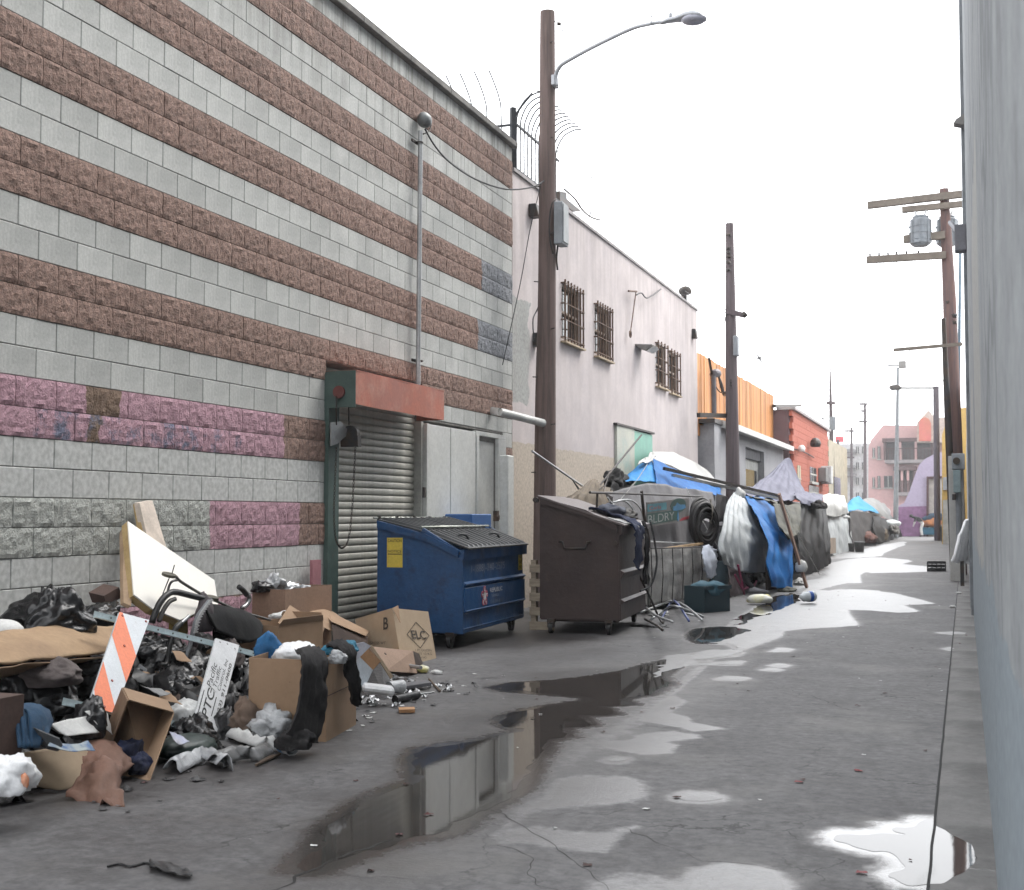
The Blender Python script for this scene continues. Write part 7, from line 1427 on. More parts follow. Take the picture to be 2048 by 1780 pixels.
# ---- traffic barricade
tbq = thing('traffic_barricade', W(300, 1430, WX + 1.5), 'fallen traffic barricade with striped board and white company sign', 'barricade')
def bw2(x, y): return W(x, y, WX + lerp(1.22, 1.78, (y - 1225) / 250))
railm = mat('pale_blue_steel', (.50, .58, .60), (.44, .52, .54), rough=.4, metal=.1, bump=.03); rail_d = mat('rail_shadow_side', (.10, .125, .125), rough=.5)
def rail(x0, y0, x1, y1, back=.05):
    a_, b3 = bw2(x0, y0) - V((back, 0, 0)), bw2(x1, y1) - V((back, 0, 0)); t_ = (b3 - a_).normalized(); up_ = V((0, 0, 1)); up_ = (up_ - t_ * up_.dot(t_)).normalized()
    r_ = MB(); r_.obox(a_, b3 - a_, up_ * -.036, V((.0, 0, 0)) + t_.cross(up_) * .003); r_.obox(a_ - up_ * .036, b3 - a_, up_ * -.003, -t_.cross(up_) * -.03); o = r_.build('rail', railm, tbq)
    n_ = int((b3 - a_).length / .14); nn = t_.cross(up_); nn = nn if nn.x > 0 else -nn
    for i in range(1, n_): MB().disc(a_ + t_ * (i * .14) - up_ * .018 + nn * .0045, nn, .0055, .002, 8).build('bolt_hole', ink, o)
rail(203, 1222, 562, 1313); rail(143, 1396, 205, 1410); rail(330, 1432, 432, 1462)
def board(c4, nm, m):
    a_, b3, c_, d_ = c4; n_ = (b3 - a_).cross(d_ - a_).normalized(); n_ = n_ if n_.x > 0 else -n_
    return MB().prism(c4, -n_ * .016).build(nm, m, tbq, bevel=.001), n_
B4 = [bw2(239, 1224), bw2(299, 1240), bw2(229, 1427), bw2(177, 1412)]
whitep = mat('white_reflective', (.60, .63, .66), (.55, .58, .61), rough=.5, scale=6, bump=.03, c3=(.40, .40, .40), scale3=9, lo3=.66, hi3=.75); orangep = mat('orange_reflective', (.74, .17, .055), (.70, .16, .05), rough=.5, bump=.03, c3=(.4, .12, .05), scale3=9, lo3=.66, hi3=.75)
_, nb_ = board(B4, 'striped_board', whitep)
uB, vB = (B4[1] - B4[0]), (B4[3] - B4[0])
def onb(u, v): return B4[0] + uB * u + vB * v + (B4[2] - B4[1] - vB) * (u * v) + nb_ * .0012
for k, pol in enumerate(([(0.0, .0), (.10, .0), (1, .42), (1, .70), (0, .27), (0, .05)], [(0, .56), (0, .84), (.30, 1.0), (.85, 1.0), (1, .985), (.99, .97)], )):
    pol = [onb(u, v) for u, v in pol]; MB().prism(pol, nb_ * .0006).build('orange_stripe', orangep, tbq)
for (u, v) in ((.12, .035), (.9, .03), (.1, .97), (.55, .97), (.5, .35), (.5, .72)): MB().disc(onb(u, v) + nb_ * .002, nb_, .008, .004, 8).build('bolt', mat('bolt_red', (.30, .05, .03), rough=.6), tbq)
C4 = [bw2(432, 1276), bw2(479, 1290), bw2(433, 1468), bw2(383, 1458)]
_, nc_ = board(C4, 'sign_board', mat('scuffed_white', (.56, .57, .58), (.50, .51, .52), rough=.6, scale=5, bump=.05, c3=(.22, .22, .22), scale3=16, lo3=.62, hi3=.68))
uC, vC = (C4[1] - C4[0]), (C4[3] - C4[0])
def onc(u, v): return C4[0] + uC * u + vC * v + (C4[2] - C4[1] - vC) * (u * v) + nc_ * .001
def ctext(body_, u0, u1, v0, v1, bold=0.0):    # text runs up the board (v1 lower end, v0 upper end)
    O_ = onc(u1, v1); U_ = onc(u1, v0) - O_; V_ = onc(u0, v1) - O_; V_ = V_ - U_.normalized() * V_.dot(U_.normalized())
    text(body_, O_, U_, V_, U_.length, V_.length, ink, tbq, depth=.001, bold=bold)
ctext('PTC', .20, .52, .60, .88, .012); ctext('Pacific', .11, .32, .30, .56, .0); ctext('Traffic', .36, .52, .32, .56, .0); ctext('Control, Inc', .56, .72, .22, .58, .0); ctext('(323) 911-0600', .77, .93, .26, .88, .006)
for (u, v0, v1) in ((.06, .60, .84), (.60, .64, .84), (.33, .56, .61)): MB().prism([onc(u, v0), onc(u + .035, v0), onc(u + .035, v1), onc(u, v1)], nc_ * .0006).build('ruled_line', ink, tbq)
for (u, v) in ((.2, .035), (.85, .06), (.5, .03)): MB().disc(onc(u, v) + nc_ * .002, nc_, .007, .003, 8).build('bolt', mat('zip_grey', (.4, .4, .4)), tbq)

# ---- cartons
def carton(nm, o, a, b, c, lab, m=card, mi=card_in, flaps=(), th=.006, open_=True, grp='cardboard cartons in the heap'):
    """o corner, a and b the base edges, c the height; four walls, a base and flaps (side, fold outwards 0..1, length)"""
    o, a, b, c = V(o), V(a), V(b), V(c); cen = o + (a + b) / 2
    t = thing(nm, V((cen.x, cen.y, o.z)), lab, 'carton', grp)
    an, bn3, cn = a.normalized(), b.normalized(), c.normalized()
    w = MB()
    w.obox(o, a, bn3 * th, c); w.obox(o + b - bn3 * th, a, bn3 * th, c); w.obox(o + bn3 * th, an * th, b - bn3 * 2 * th, c); w.obox(o + a - an * th + bn3 * th, an * th, b - bn3 * 2 * th, c)
    w.obox(o + an * th + bn3 * th, a - an * 2 * th, b - bn3 * 2 * th, cn * th); 
    if not open_: w.obox(o + c - cn * th * .5, a, b, cn * th)
    w.build('body', m, t)
    top = o + c
    for (side, ang_, ln) in flaps:
        if side == 0: p0, e, out = top, a, -bn3
        elif side == 1: p0, e, out = top + a, b, an
        elif side == 2: p0, e, out = top + b, a, bn3
        else: p0, e, out = top, b, -an
        d_ = (out * math.sin(ang_) + cn * math.cos(ang_)) * ln
        k = MB(); n_ = e.cross(d_).normalized() * .004; k.add([p0, p0 + e, p0 + e * .94 + d_, p0 + e * .06 + d_, p0 + n_, p0 + e + n_, p0 + e * .94 + d_ + n_, p0 + e * .06 + d_ + n_], [(0, 1, 2, 3), (7, 6, 5, 4), (0, 4, 5, 1), (1, 5, 6, 2), (2, 6, 7, 3), (3, 7, 4, 0)]); k.build('flap', mi, t)
    return t
# big carton
o_ = G(652, 1484); ar = G(712, 1449) - o_; al = V((-.95, -.06, 0)) * .53
hgt = .475
big = carton('big_carton', o_, ar * 1.0, al, (0.0, 0, hgt), 'big brown carton with clothes hanging over its sides', flaps=((0, 2.95, .02),))
MB().obox(o_ + V((.004, 0, .265)) + V((.002, -.003, 0)), ar, V((.003, 0, 0)), V((0, 0, .004))).build('crease', mat('dark_card', (.09, .055, .045)), big)
MB().crumple(o_ + (ar + al) / 2 + V((0, 0, .34)), (.2, .28, .14), 31, 4, .4).build('clothes_load', charcoal, None, smooth=True, tag_=('dark clothes filling the big carton', 'clothes'))
# trousers hanging over it
s = MB(); tb3 = o_ + V((0, 0, hgt))
s.sheet([pw([(590, 1302), (612, 1294), (636, 1298)], 2.2), pw([(602, 1318), (622, 1312), (650, 1320)], 2.46), pw([(600, 1365), (622, 1365), (652, 1368)], 2.50), pw([(592, 1420), (614, 1425), (645, 1428)], 2.50), pw([(578, 1468), (604, 1484), (634, 1486)], 2.50)], 16, 30, .018, 6, (5, .02), .012, 13)
s.build('trousers', mat('charcoal_denim', (.022, .021, .022), (.035, .033, .033), rough=.9, bump=.5, bscale=50, spec=.2), None, smooth=True, tag_=('long charcoal trousers hanging down the front of the big carton', 'trousers'))
MB().crumple(W(590, 1482, WX + 2.46) , (.10, .10, .07), 9, 4, .4).build('trouser_heap', mat('charcoal_denim', (.022, .021, .022)), None, smooth=True, tag_=('dark navy cloth heap at the foot of the hanging trousers', 'cloth'))
s = MB(); s.sheet([pw([(652, 1292), (670, 1284), (690, 1286)], 2.2), pw([(682, 1305), (694, 1302), (708, 1306)], 2.38), pw([(690, 1340), (700, 1342), (714, 1345)], 2.40), pw([(698, 1375), (706, 1380), (718, 1384)], 2.40), pw([(704, 1408), (711, 1412), (720, 1405)], 2.38)], 12, 22, .02, 7, (4, .025), .015, 14)
s.build('sleeve', mat('charcoal_denim', (.022, .021, .022)), None, smooth=True, tag_=('dark sleeve hanging over the right side of the big carton', 'garment'))
# upright open carton at the front
A_ = W(257, 1401, WX + 1.92); Bv = W(347, 1426, WX + 1.95); Cv = W(296, 1560, WX + 2.12); Dv = W(202, 1540, WX + 2.10)
Cv = G(298, 1561); Dv = G(203, 1543)
t = thing('open_carton', (Cv + Dv) / 2, 'tall open carton leaning back at the front of the heap, dark clothes inside', 'carton', 'cardboard cartons in the heap')
nin = ((Bv - A_).cross(Dv - A_)).normalized(); nin = -nin if nin.x > 0 else nin; dep = ((A_ + Cv) / 2 - EYE).normalized() * .24 + V((-.015, -.035, .075))
def wallp(p, q, nm, m, tk=.006):
    e = (q - p); n_ = e.cross(dep).normalized() * tk; b2 = MB(); b2.hexa([p, q, q + dep, p + dep, p + n_, q + n_, q + dep + n_, p + dep + n_]); return b2.build(nm, m, t)
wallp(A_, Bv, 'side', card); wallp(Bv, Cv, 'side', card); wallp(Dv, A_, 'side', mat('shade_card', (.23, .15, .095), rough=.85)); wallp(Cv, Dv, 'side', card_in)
MB().prism([p_ + dep for p_ in (A_, Bv, Cv, Dv)], nin * .006).build('back_panel', card_in, t)
for (p, q, ln, tl) in ((A_, Bv, .045, 0), (Bv, Cv, .035, 0)):
    pass
# inner cross panels
for f_ in (.38, .66): q0, q1 = A_.lerp(Dv, f_) + dep * .985, Bv.lerp(Cv, f_) + dep * .985; MB().obox(q0, (q1 - q0), V((0, 0, -.006)), -nin * .004).build('tape_seam', mat('seam_brown', (.19, .125, .08), rough=.6), t)
q = (Cv + Dv) / 2
MB().bagshape(q + dep * .30 + V((0, 0, .07)), (.07, .11, .085), 7, 4).build('navy_clothes', mat('navy_cloth', (.008, .014, .05), (.006, .008, .02), rough=.9, bump=.5), None, smooth=True, tag_=('navy and black clothes bunched in the upright open carton', 'clothes'))
MB().bagshape(G(278, 1552) + V((0.01, 0, .05)), (.05, .08, .06), 8, 4).build('navy_sleeve', mat('navy_cloth', (.008, .014, .05)), None, smooth=True, tag_=('navy sleeve spilling out of the upright carton', 'garment'))
# flat tan card on the ground
s = MB(); s.sheet([[W(30, 1508, WX + 1.80), W(100, 1498, WX + 1.78), W(214, 1503, WX + 1.80)], [G(72, 1578) + V((0, 0, .02)), G(130, 1584) + V((0, 0, .012)), G(215, 1570) + V((0, 0, .02))]], 16, 10, .012, 3, None, .012, 5); s.build('flat_card', card_pale, None, smooth=True, tag_=('flat tan cardboard slab at the front left of the heap', 'cardboard'))
s = MB(); s.sheet([[G(180, 1556) + V((-.08, 0, .14)), G(205, 1548) + V((0, 0, .16)), G(262, 1560) + V((0, 0, .05))], [G(165, 1580) + V((0, 0, .10)), G(205, 1578) + V((0, 0, .12)), G(240, 1575) + V((0, 0, .05))], [G(132, 1600) + V((0, 0, .012)), G(190, 1610) + V((0, 0, .02)), G(250, 1614) + V((0, 0, .012))]], 18, 16, .055, 4.5, None, .004, 6); s.build('brown_paper_bag', mat('wet_brown_paper', (.19, .10, .07), (.15, .08, .055), rough=.75, bump=.3), None, smooth=True, tag_=('crumpled wet brown paper bag at the very front of the heap', 'paper bag'))
# jeans and things at left
jn = thing('folded_jeans', W(50, 1480, WX + 1.85), 'folded blue jeans at the left front of the heap', 'jeans'); jm = mat('blue_denim', (.020, .06, .115), (.014, .045, .09), rough=.9, scale=6, bump=.4, bscale=60)
for k in range(4):
    s = MB(); d = k * .035
    s.sheet([pw([(25 + k * 5, 1418), (60 + k * 5, 1412), (96 - k * 4, 1425)], 1.72 + d * .4), pw([(30 + k * 7, 1432), (64 + k * 5, 1430), (104 - k * 5, 1440)], 1.86 + d * .4), pw([(38 + k * 8, 1494), (56 + k * 7, 1496), (92 - k * 5, 1486)], 1.96 + d * .2)], 12, 12, .012, 5, None, .014, k); s.build('fold', jm, jn, smooth=True)
MB().obox(W(-20, 1520, WX + 1.9), V((0, .20, 0)), V((-.2, 0, 0)), V((0, .01, .26))).build('dark_carton', mat('dark_card', (.09, .055, .045)), None, tag_=('dark brown carton side at the left edge under the jeans', 'carton'))
s = MB(); s.prism(pw([(72, 1456), (120, 1476), (128, 1490), (118, 1504), (100, 1500), (84, 1480)], 1.98), (-.05, 0, .01)); s.build('grey_wedge', mat('slate_rubber', (.055, .06, .065), rough=.6), None, bevel=.006, tag_=('slate grey pointed slab leaning before the white paper', 'slab'))
for (rows, m_, lab, sd) in ((([(98, 1450), (140, 1438), (175, 1432)], [(112, 1472), (145, 1468), (185, 1462)]), paper, 'white paper sheet left of the upright carton', 1), (([(170, 1422), (200, 1422), (214, 1428)], [(180, 1450), (200, 1462), (206, 1468)]), paper, 'white card behind the upright carton', 2), (([(340, 1462), (352, 1468), (365, 1474)], [(334, 1484), (345, 1486), (360, 1482)]), mat('printed_paper', (.45, .47, .60), (.5, .5, .55), rough=.8), 'printed lilac slip beside the upright carton', 3), (([(100, 1482), (140, 1490), (175, 1482)], [(72, 1492), (120, 1502), (170, 1500)]), mat('blue_print', (.03, .10, .24), (.30, .34, .34), rough=.5, scale=14), 'blue patterned packet behind the flat tan card', 4), (([(280, 1370), (300, 1376), (322, 1378)], [(290, 1385), (305, 1392), (325, 1385)]), mat('grey_card', (.22, .22, .22), rough=.8), 'grey card above the upright carton', 5), (([(318, 1400), (330, 1382), (345, 1392)], [(315, 1404), (335, 1406), (348, 1408)]), card, 'small tan flap above the upright carton', 6), (([(470, 1456), (485, 1466), (492, 1474)], [(472, 1472), (482, 1480), (494, 1484)]), paper, 'white paper corner by the tan square card', 7), (([(345, 1300), (362, 1304), (372, 1312)], [(338, 1320), (352, 1322), (368, 1324)]), card, 'tan card scrap behind the barricade rail', 8)):
    w_ = 1.75 if sd in (1, 2) else (1.95 if sd in (3, 4) else (1.55 if sd in (5, 6) else (1.9 if sd == 7 else 1.0)))
    s = MB(); s.sheet([pw(rows[0], w_), [p_ + V((.06, 0, 0)) for p_ in pw(rows[1], w_)]], 10, 8, .008, 6, None, .002, sd); s.build('paper_sheet', m_, None, smooth=True, tag_=(lab, 'paper'))
s = MB(); s.prism(pw([(474, 1476), (515, 1450), (552, 1474), (520, 1490)], 1.95), (-.005, 0, -.004)); s.build('tan_square', card_pale, None, tag_=('square tan card lying before the big carton', 'cardboard'))
MB().crumple(W(372, 1494, WX + 1.9), (.14, .20, .07), 3, 4, .12, 1, -.5).build('green_case', mat('dark_green_plastic', (.012, .03, .026), rough=.45), None, smooth=True, tag_=('dark green plastic case behind the black bags at the front', 'case'))
for (pts, r_, m_, lab) in (([(345, 1548), (385, 1528), (415, 1524), (455, 1542)], .028, clear, 'long twist of clear plastic film on the paving edge'), ([(430, 1538), (470, 1522), (505, 1524), (530, 1512)], .03, mat('grey_film', (.20, .20, .20), rough=.3, bump=.6), 'grey plastic film strip curling on the paving'), ([(468, 1482), (495, 1492), (530, 1504), (545, 1500)], .032, paper, 'white crumpled wrap leading to the paper cup')):
    q = [G(x, y) + V((0, 0, .03)) for x, y in pts]; s = MB(); s.sheet([[p_ + V((-.05, -.02, .0)) for p_ in q], [p_ + V((0, 0, .05)) for p_ in q], [p_ + V((.05, .0, -.02)) for p_ in q]], 22, 6, .02, 9, None, .002, int(pts[0][0])); s.build('film_strip', m_, None, smooth=True, tag_=(lab, 'film'))
cp = thing('paper_cup', G(575, 1508), 'white paper cup with blue print lying on its side by the trousers', 'cup'); c0, c1 = G(556, 1504) + V((0, 0, .035)), G(584, 1511) + V((0, 0, .042)); 
MB().tube([c0, c1], .030, 18, False, .043).build('cup_wall', mat('cup_white', (.6, .62, .64), rough=.5), cp, smooth=True); MB().tube([c0, c0 + (c1 - c0) * .03], .030, 18, True).build('cup_base', mat('cup_white', (.6, .6, .6)), cp); MB().ring(c1, c1 - c0, .043, .003, 18, 5).build('rim', paper, cp); MB().tube([c0.lerp(c1, .25), c0.lerp(c1, .6)], .0345, 18, False, .0388).build('blue_print', mat('cup_blue', (.05, .22, .45), rough=.5), cp, smooth=True)
for k, (x0, y0, x1, y1, lab) in enumerate(((512, 1530, 560, 1508, 'thin wooden stick on the paving by the cup'), (520, 1524, 548, 1510, 'shorter wooden stick by the cup'), (858, 1358, 880, 1382, 'thin dark stick lying right of the heap'))): MB().tube([G(x0, y0, .012), G(x1, y1, .012)], .008, 6).build('stick', mat('stick_brown', (.12, .085, .06), rough=.8), None, tag_=(lab, 'stick'))
# cartons at the back and right
o_ = W(508, 1250, WX + .22); wd_ = W(606, 1250, WX + .25) - o_; wd_.z = 0; hb2 = W(508, 1178, WX + .22).z - .05
tallc = carton('tall_carton', V((o_.x + .3, o_.y, .05)), V((.02, wd_.y, 0)), (-.32, 0, 0), (0, 0, hb2), 'tall brown carton full of foil bags against the block wall', flaps=((2, -.1, .02),), m=mat('brown_carton_b', (.29, .185, .13), (.25, .16, .11), rough=.85), mi=card_in)
for k, (x, y, m_, lab) in enumerate(((548, 1172, clear, 'silvery crumpled film sticking up from the tall carton'), (575, 1180, mat('silver_foil', (.55, .56, .57)), 'silver foil bag in the tall carton, middle'), (597, 1182, clear, 'clear film bag at the right of the tall carton'), (523, 1177, plas, 'black plastic corner at the left of the tall carton'))): bag(x, y, .30, .09, .10, .06 if k else .09, lab, 50 + k, m=m_, nm='foil_bag', cat='bag', amp=.7, freq=2.4)
MB().obox(V((WX + .06, yw(608, 1200), .5)), V((.03, 0, 0)), V((0, .17, 0)), V((0, 0, .40))).build('pink_card', mat('dusky_pink_card', (.34, .15, .17), rough=.85), None, tag_=('dusky pink card panel against the wall right of the tall carton', 'card'))
# open brown carton, middle
o_ = W(556, 1322, WX + 1.02); oo = V((o_.x, o_.y, .16))
midc = carton('open_carton', oo, V((.06, W(660, 1300, WX + 1.05).y - oo.y - .18, 0)), (-.42, .04, 0), (0, 0, W(556, 1252, WX + 1.02).z - .16), 'open carton with a raised inner flap behind the white bag', flaps=((0, .35, .05), (1, .15, .06)))
s = MB(); s.prism([W(580, 1210, WX + .72), W(650, 1254, WX + .86), W(638, 1288, WX + .95), W(556, 1246, WX + .92)], (-.005, 0, -.003)); s.build('raised_flap', card, midc)
s = MB(); s.sheet([pw([(618, 1222), (650, 1218), (672, 1228)], .5), pw([(628, 1240), (660, 1238), (692, 1248)], .75), pw([(640, 1252), (664, 1262), (690, 1268)], .85)], 12, 6, .01, 2, None, .005, 3); s.build('tilted_flap', card, None, tag_=('tilted tan carton flap behind the open carton', 'cardboard'))
t = thing('collapsed_carton', W(690, 1262, WX + .9), 'collapsed dark mouthed carton between the open carton and the lettered one', 'carton', 'cardboard cartons in the heap')
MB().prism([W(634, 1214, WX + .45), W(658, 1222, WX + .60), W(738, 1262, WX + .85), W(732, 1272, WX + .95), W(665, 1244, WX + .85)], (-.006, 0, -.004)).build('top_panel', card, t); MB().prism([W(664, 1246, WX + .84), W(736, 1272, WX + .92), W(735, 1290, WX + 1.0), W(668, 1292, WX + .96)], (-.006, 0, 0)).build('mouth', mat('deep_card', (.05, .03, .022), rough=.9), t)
# ELC carton
o_ = G(802, 1352); ar = G(857, 1347) - o_; 
e0, e1, e2 = W(785, 1216, WX + 1.12), W(856, 1223, WX + 1.16), W(710, 1238, WX + .62)
t = thing('lettered_carton', G(800, 1352), 'tan carton printed with a letter B and a diamond emblem by the blue dumpster', 'carton', 'cardboard cartons in the heap')
b0 = W(806, 1345, WX + 1.30); b1 = e1 + (b0 - e0) * .98; b2_ = e2 + (b0 - e0) * .72
MB().prism([e0, e1, b1, b0], (-.006, .0, 0)).build('right_side', card_pale, t); MB().prism([e2, e0 - V((.002, 0, 0)), b0 - V((.002, 0, 0)), b2_], (.0, .006, 0)).build('left_side', card_pale, t)
back = V((-.35, .30, .0)); e3 = e2 + (e1 - e0); b3_ = b2_ + (b1 - b0); MB().prism([e3, e1, b1, b3_], (0, .006, 0)).build('far_side', card_in, t); MB().prism([e2, e3, b3_, b2_], (.006, 0, 0)).build('back_side', card_in, t)
MB().prism([e0 + V((0, 0, .001)), e0 + V((.03, .05, .02)), W(800, 1246, WX + 1.22)], (.004, 0, 0)).build('torn_flap', card, t)
n1 = (e1 - e0).cross(b0 - e0).normalized(); n1 = n1 if n1.dot(EYE - e0) > 0 else -n1; n2 = (e0 - e2).cross(b2_ - e2).normalized(); n2 = n2 if n2.dot(EYE - e0) > 0 else -n2
def qd(P0, P1, P2, P3, u, v): return P0.lerp(P1, u).lerp(P3.lerp(P2, u), v)
def qtext(Q4, body_, u0, u1, v0, v1, n_, bold=0): 
    O_ = qd(*Q4, u0, v1) + n_ * .005; U_ = qd(*Q4, u1, v1) - qd(*Q4, u0, v1); V_ = qd(*Q4, u0, v0) - qd(*Q4, u0, v1); text(body_, O_, U_, V_ - U_.normalized() * V_.dot(U_.normalized()), U_.length, V_.length, print_m, t, depth=.002 if U_.cross(V_).dot(n_) > 0 else -.002, bold=bold)
print_m = mat('carton_print', (.055, .045, .035), rough=.8, bump=0)
QA, QB = (e0, e1, b1, b0), (e2, e0, b0, b2_)
qtext(QA, 'ELC', .40, .80, .34, .475, n1, .012); qtext(QB, 'B', .70, .82, .12, .32, n2, .02); qtext(QB, 'GROSS WT', .30, .70, .52, .57, n2); qtext(QB, '1.238 FCT Y3', .34, .84, .66, .73, n2, .01); qtext(QB, 'MADE IN', .44, .8, .82, .86, n2)
qtext(QA, '1 PC DOZEN', .42, .88, .64, .675, n1); qtext(QA, 'NET 12 KG', .42, .88, .70, .735, n1); qtext(QA, 'CTN NO', .42, .7, .76, .79, n1)
dmd = [(.58, .20), (.90, .41), (.58, .62), (.27, .41)]
for k in range(4):
    p0, p1 = qd(*QA, *dmd[k]) + n1 * .004, qd(*QA, *dmd[(k + 1) % 4]) + n1 * .004; MB().beam(p0, p1, .005, .002, n1).build('diamond_line', print_m, t)
# fruit tray with round holes
t = thing('fruit_carton', G(800, 1350), 'low tan fruit carton with two round holes in front of the lettered carton', 'carton', 'cardboard cartons in the heap')
f4 = [W(738, 1292, WX + 1.42), W(826, 1302, WX + 1.52), W(834, 1346, WX + 1.62), W(772, 1342, WX + 1.60)]
nf = (f4[1] - f4[0]).cross(f4[3] - f4[0]).normalized(); nf = nf if nf.x > 0 else -nf
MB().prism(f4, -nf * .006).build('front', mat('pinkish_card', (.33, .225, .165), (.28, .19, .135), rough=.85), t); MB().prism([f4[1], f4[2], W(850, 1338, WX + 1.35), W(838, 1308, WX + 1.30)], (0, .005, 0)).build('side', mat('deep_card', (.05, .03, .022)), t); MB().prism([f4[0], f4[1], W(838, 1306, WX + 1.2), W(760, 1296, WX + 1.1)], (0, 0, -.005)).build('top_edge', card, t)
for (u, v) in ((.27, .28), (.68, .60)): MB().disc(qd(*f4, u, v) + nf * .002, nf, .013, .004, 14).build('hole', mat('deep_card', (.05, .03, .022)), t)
# brochure, white sheets, orange board
for (poly, w_, m_, lab, nm, ct) in (([(700, 1290), (728, 1284), (742, 1292), (712, 1322)], 2.0, mat('pale_lilac_paper', (.55, .56, .64), rough=.7), 'pale folded brochure sheets right of the teal cloth', 'brochure', 'paper'), ([(706, 1322), (718, 1312), (746, 1340), (728, 1378), (722, 1376)], 1.95, mat('pale_blue_sheet', (.52, .57, .62), rough=.6), 'white sheet standing right of the big carton', 'sheet', 'paper'), ([(716, 1315), (735, 1296), (762, 1322), (746, 1340)], 1.85, mat('orange_tan_board', (.42, .23, .11), rough=.8), 'orange tan board tilted by the white sheet', 'board', 'board'), ([(740, 1292), (744, 1290), (786, 1352), (782, 1358)], 1.8, card_pale, 'thin edge of a carton slanting right of the tan board', 'carton_edge', 'cardboard')):
    s = MB(); s.prism(pw(poly, w_), (-.006, .0, 0)); s.build(nm, m_, None, tag_=(lab, ct))
s = MB(); s.prism([W(746, 1340, WX + 1.62), W(764, 1324, WX + 1.6), W(786, 1358, WX + 1.7), G(770, 1400), G(726, 1395)], (-.12, .02, -.01)); s.build('black_tray', plas2, None, tag_=('black shiny tray hollow right of the big carton', 'tray'))
lidp = mat('white_lid_plastic', (.68, .69, .70), rough=.35, bump=.02); c_ = G(768, 1412) + V((0, 0, .10)); s = MB(); s.obox(c_ + V((-.11, -.12, 0)), V((.20, .10, -.03)), V((-.08, .16, .0)), V((.0, .0, .055))); s.build('foam_box', lidp, None, bevel=.018, tag_=('white foam food box lying near the foot of the heap', 'box'))
MB().obox(G(798, 1428) + V((0, 0, .006)), V((.09, .06, .0)), V((-.05, .10, .0)), V((0, 0, .022))).build('orange_block', mat('orange_tan_board', (.42, .23, .11)), None, tag_=('small orange tan wood block on the paving', 'block'))
for k, (pts, r_, m_, lab, nm) in enumerate((([(796, 1346), (842, 1354)], .016, galv, 'grey metal tube on the black scraps by the fruit carton', 'tube'), ([(790, 1408), (835, 1398)], .03, plas2, 'fat black foam tube on the paving', 'foam_tube'), ([(838, 1390), (868, 1386)], .006, galv, 'thin bright strip at the right end of the heap', 'strip'))):
    MB().tube([G(x, y) + V((0, 0, r_ + (.06 if k == 0 else 0))) for x, y in pts], r_, 10).build(nm, m_, None, smooth=True, auto=50, tag_=(lab, nm.replace('_', ' ')))
cj = G(778, 1392) + V((0, 0, .06)); MB().tube([cj, cj + V((.05, .12, 0))], .045, 16, False, .05).build('clear_cup', clear, None, smooth=True, tag_=('clear plastic cup lying behind the white foam box', 'cup'))
s = MB(); s.obox(G(812, 1382) + V((0, 0, .01)), V((.16, .12, .02)), V((-.1, .12, 0)), V((0, 0, .03))); s.build('grey_tray', mat('mid_grey_plastic', (.13, .13, .14), rough=.5), None, bevel=.004, tag_=('grey flat tray at the right end of the heap', 'tray'))
bag(790, 1372, 1.72, .20, .24, .07, 'black bag flattened under the grey tube', 61, grp=BG, freq=2.6)
bag(738, 1398, 1.72, .10, .12, .12, 'black shiny scrap bag at the right corner of the big carton', 62, grp=BG, freq=2.6)
bag(724, 1420, 1.78, .06, .08, .07, 'brown leaf-coloured rags at the foot of the big carton', 63, m=mat('rust_rag', (.14, .06, .03), (.06, .04, .03), rough=.9, scale=8, bump=.5), nm='rag', cat='rag', freq=2.6)
bag(776, 1448, 1.98, .16, .12, .03, 'pile of black shredded film below the white foam box', 64, m=plas, nm='shredded_film', cat='film', amp=.9, freq=3)
bag(748, 1420, 1.82, .06, .07, .05, 'blue and yellow printed wrapper under the foam box', 65, m=mat('blue_yellow_print', (.03, .22, .45), (.55, .50, .20), rough=.5, scale=12), nm='wrapper', cat='wrapper')
MB().crumple(G(846, 1346) + V((0, 0, .03)), (.055, .05, .04), 6, 3, .2).build('yellow_wrapper', mat('white_yellow_plastic', (.6, .6, .55)), None, smooth=True, tag_=('white and yellow wrapper by the corner of the fruit carton', 'wrapper'))
MB().crumple(G(874, 1348) + V((0, 0, .015)), (.05, .04, .02), 7, 3, .3).build('white_cup_lid', paper, None, smooth=True, tag_=('crushed white cup alone right of the fruit carton', 'cup'))
s = MB(); q = [G(x, y) + V((0, 0, .012)) for x, y in ((298, 1725), (330, 1732), (360, 1742), (385, 1752))]; q2 = [G(x, y) + V((0, 0, .02)) for x, y in ((300, 1745), (330, 1752), (355, 1760), (384, 1762))]; s.sheet([q, q2], 20, 8, .018, 9, None, .003, 4); s.build('black_rag', plas2, None, smooth=True, tag_=('flat black rag alone on the paving in the foreground', 'rag'))
MB().tube(spline([G(x, y, .006) for x, y in ((215, 1733), (240, 1728), (262, 1733), (290, 1726), (305, 1730))], 14), .005, 5).build('black_string', plas2, None, tag_=('thin black string trailing left from the flat rag', 'string'))
MB().crumple(G(1300, 1254) + V((0, 0, .012)), (.2, .09, .02), 7, 3, .5).build('dark_glove', plas2, None, smooth=True, tag_=('dark flattened rag by the wheel of the brown dumpster', 'rag'))
# red leaves
for k, (x, y, lab) in enumerate(((1597, 1566, 'red leaf on the lane, left of two'), (1716, 1543, 'red leaf on the lane, right of two'), (1722, 1748, 'red leaf at the bottom right of the lane'))):
    q = G(x, y); s = MB(); s.sheet([[q + V((-.02, -.012, .006)), q + V((.025, -.008, .008))], [q + V((-.015, .02, .008)), q + V((.02, .022, .006))]], 4, 4, .004, 30, None, .001, k); s.build('leaf', mat('red_leaf', (.22, .02, .025), rough=.6), None, tag_=(lab, 'leaf', 'red leaves on the lane'))
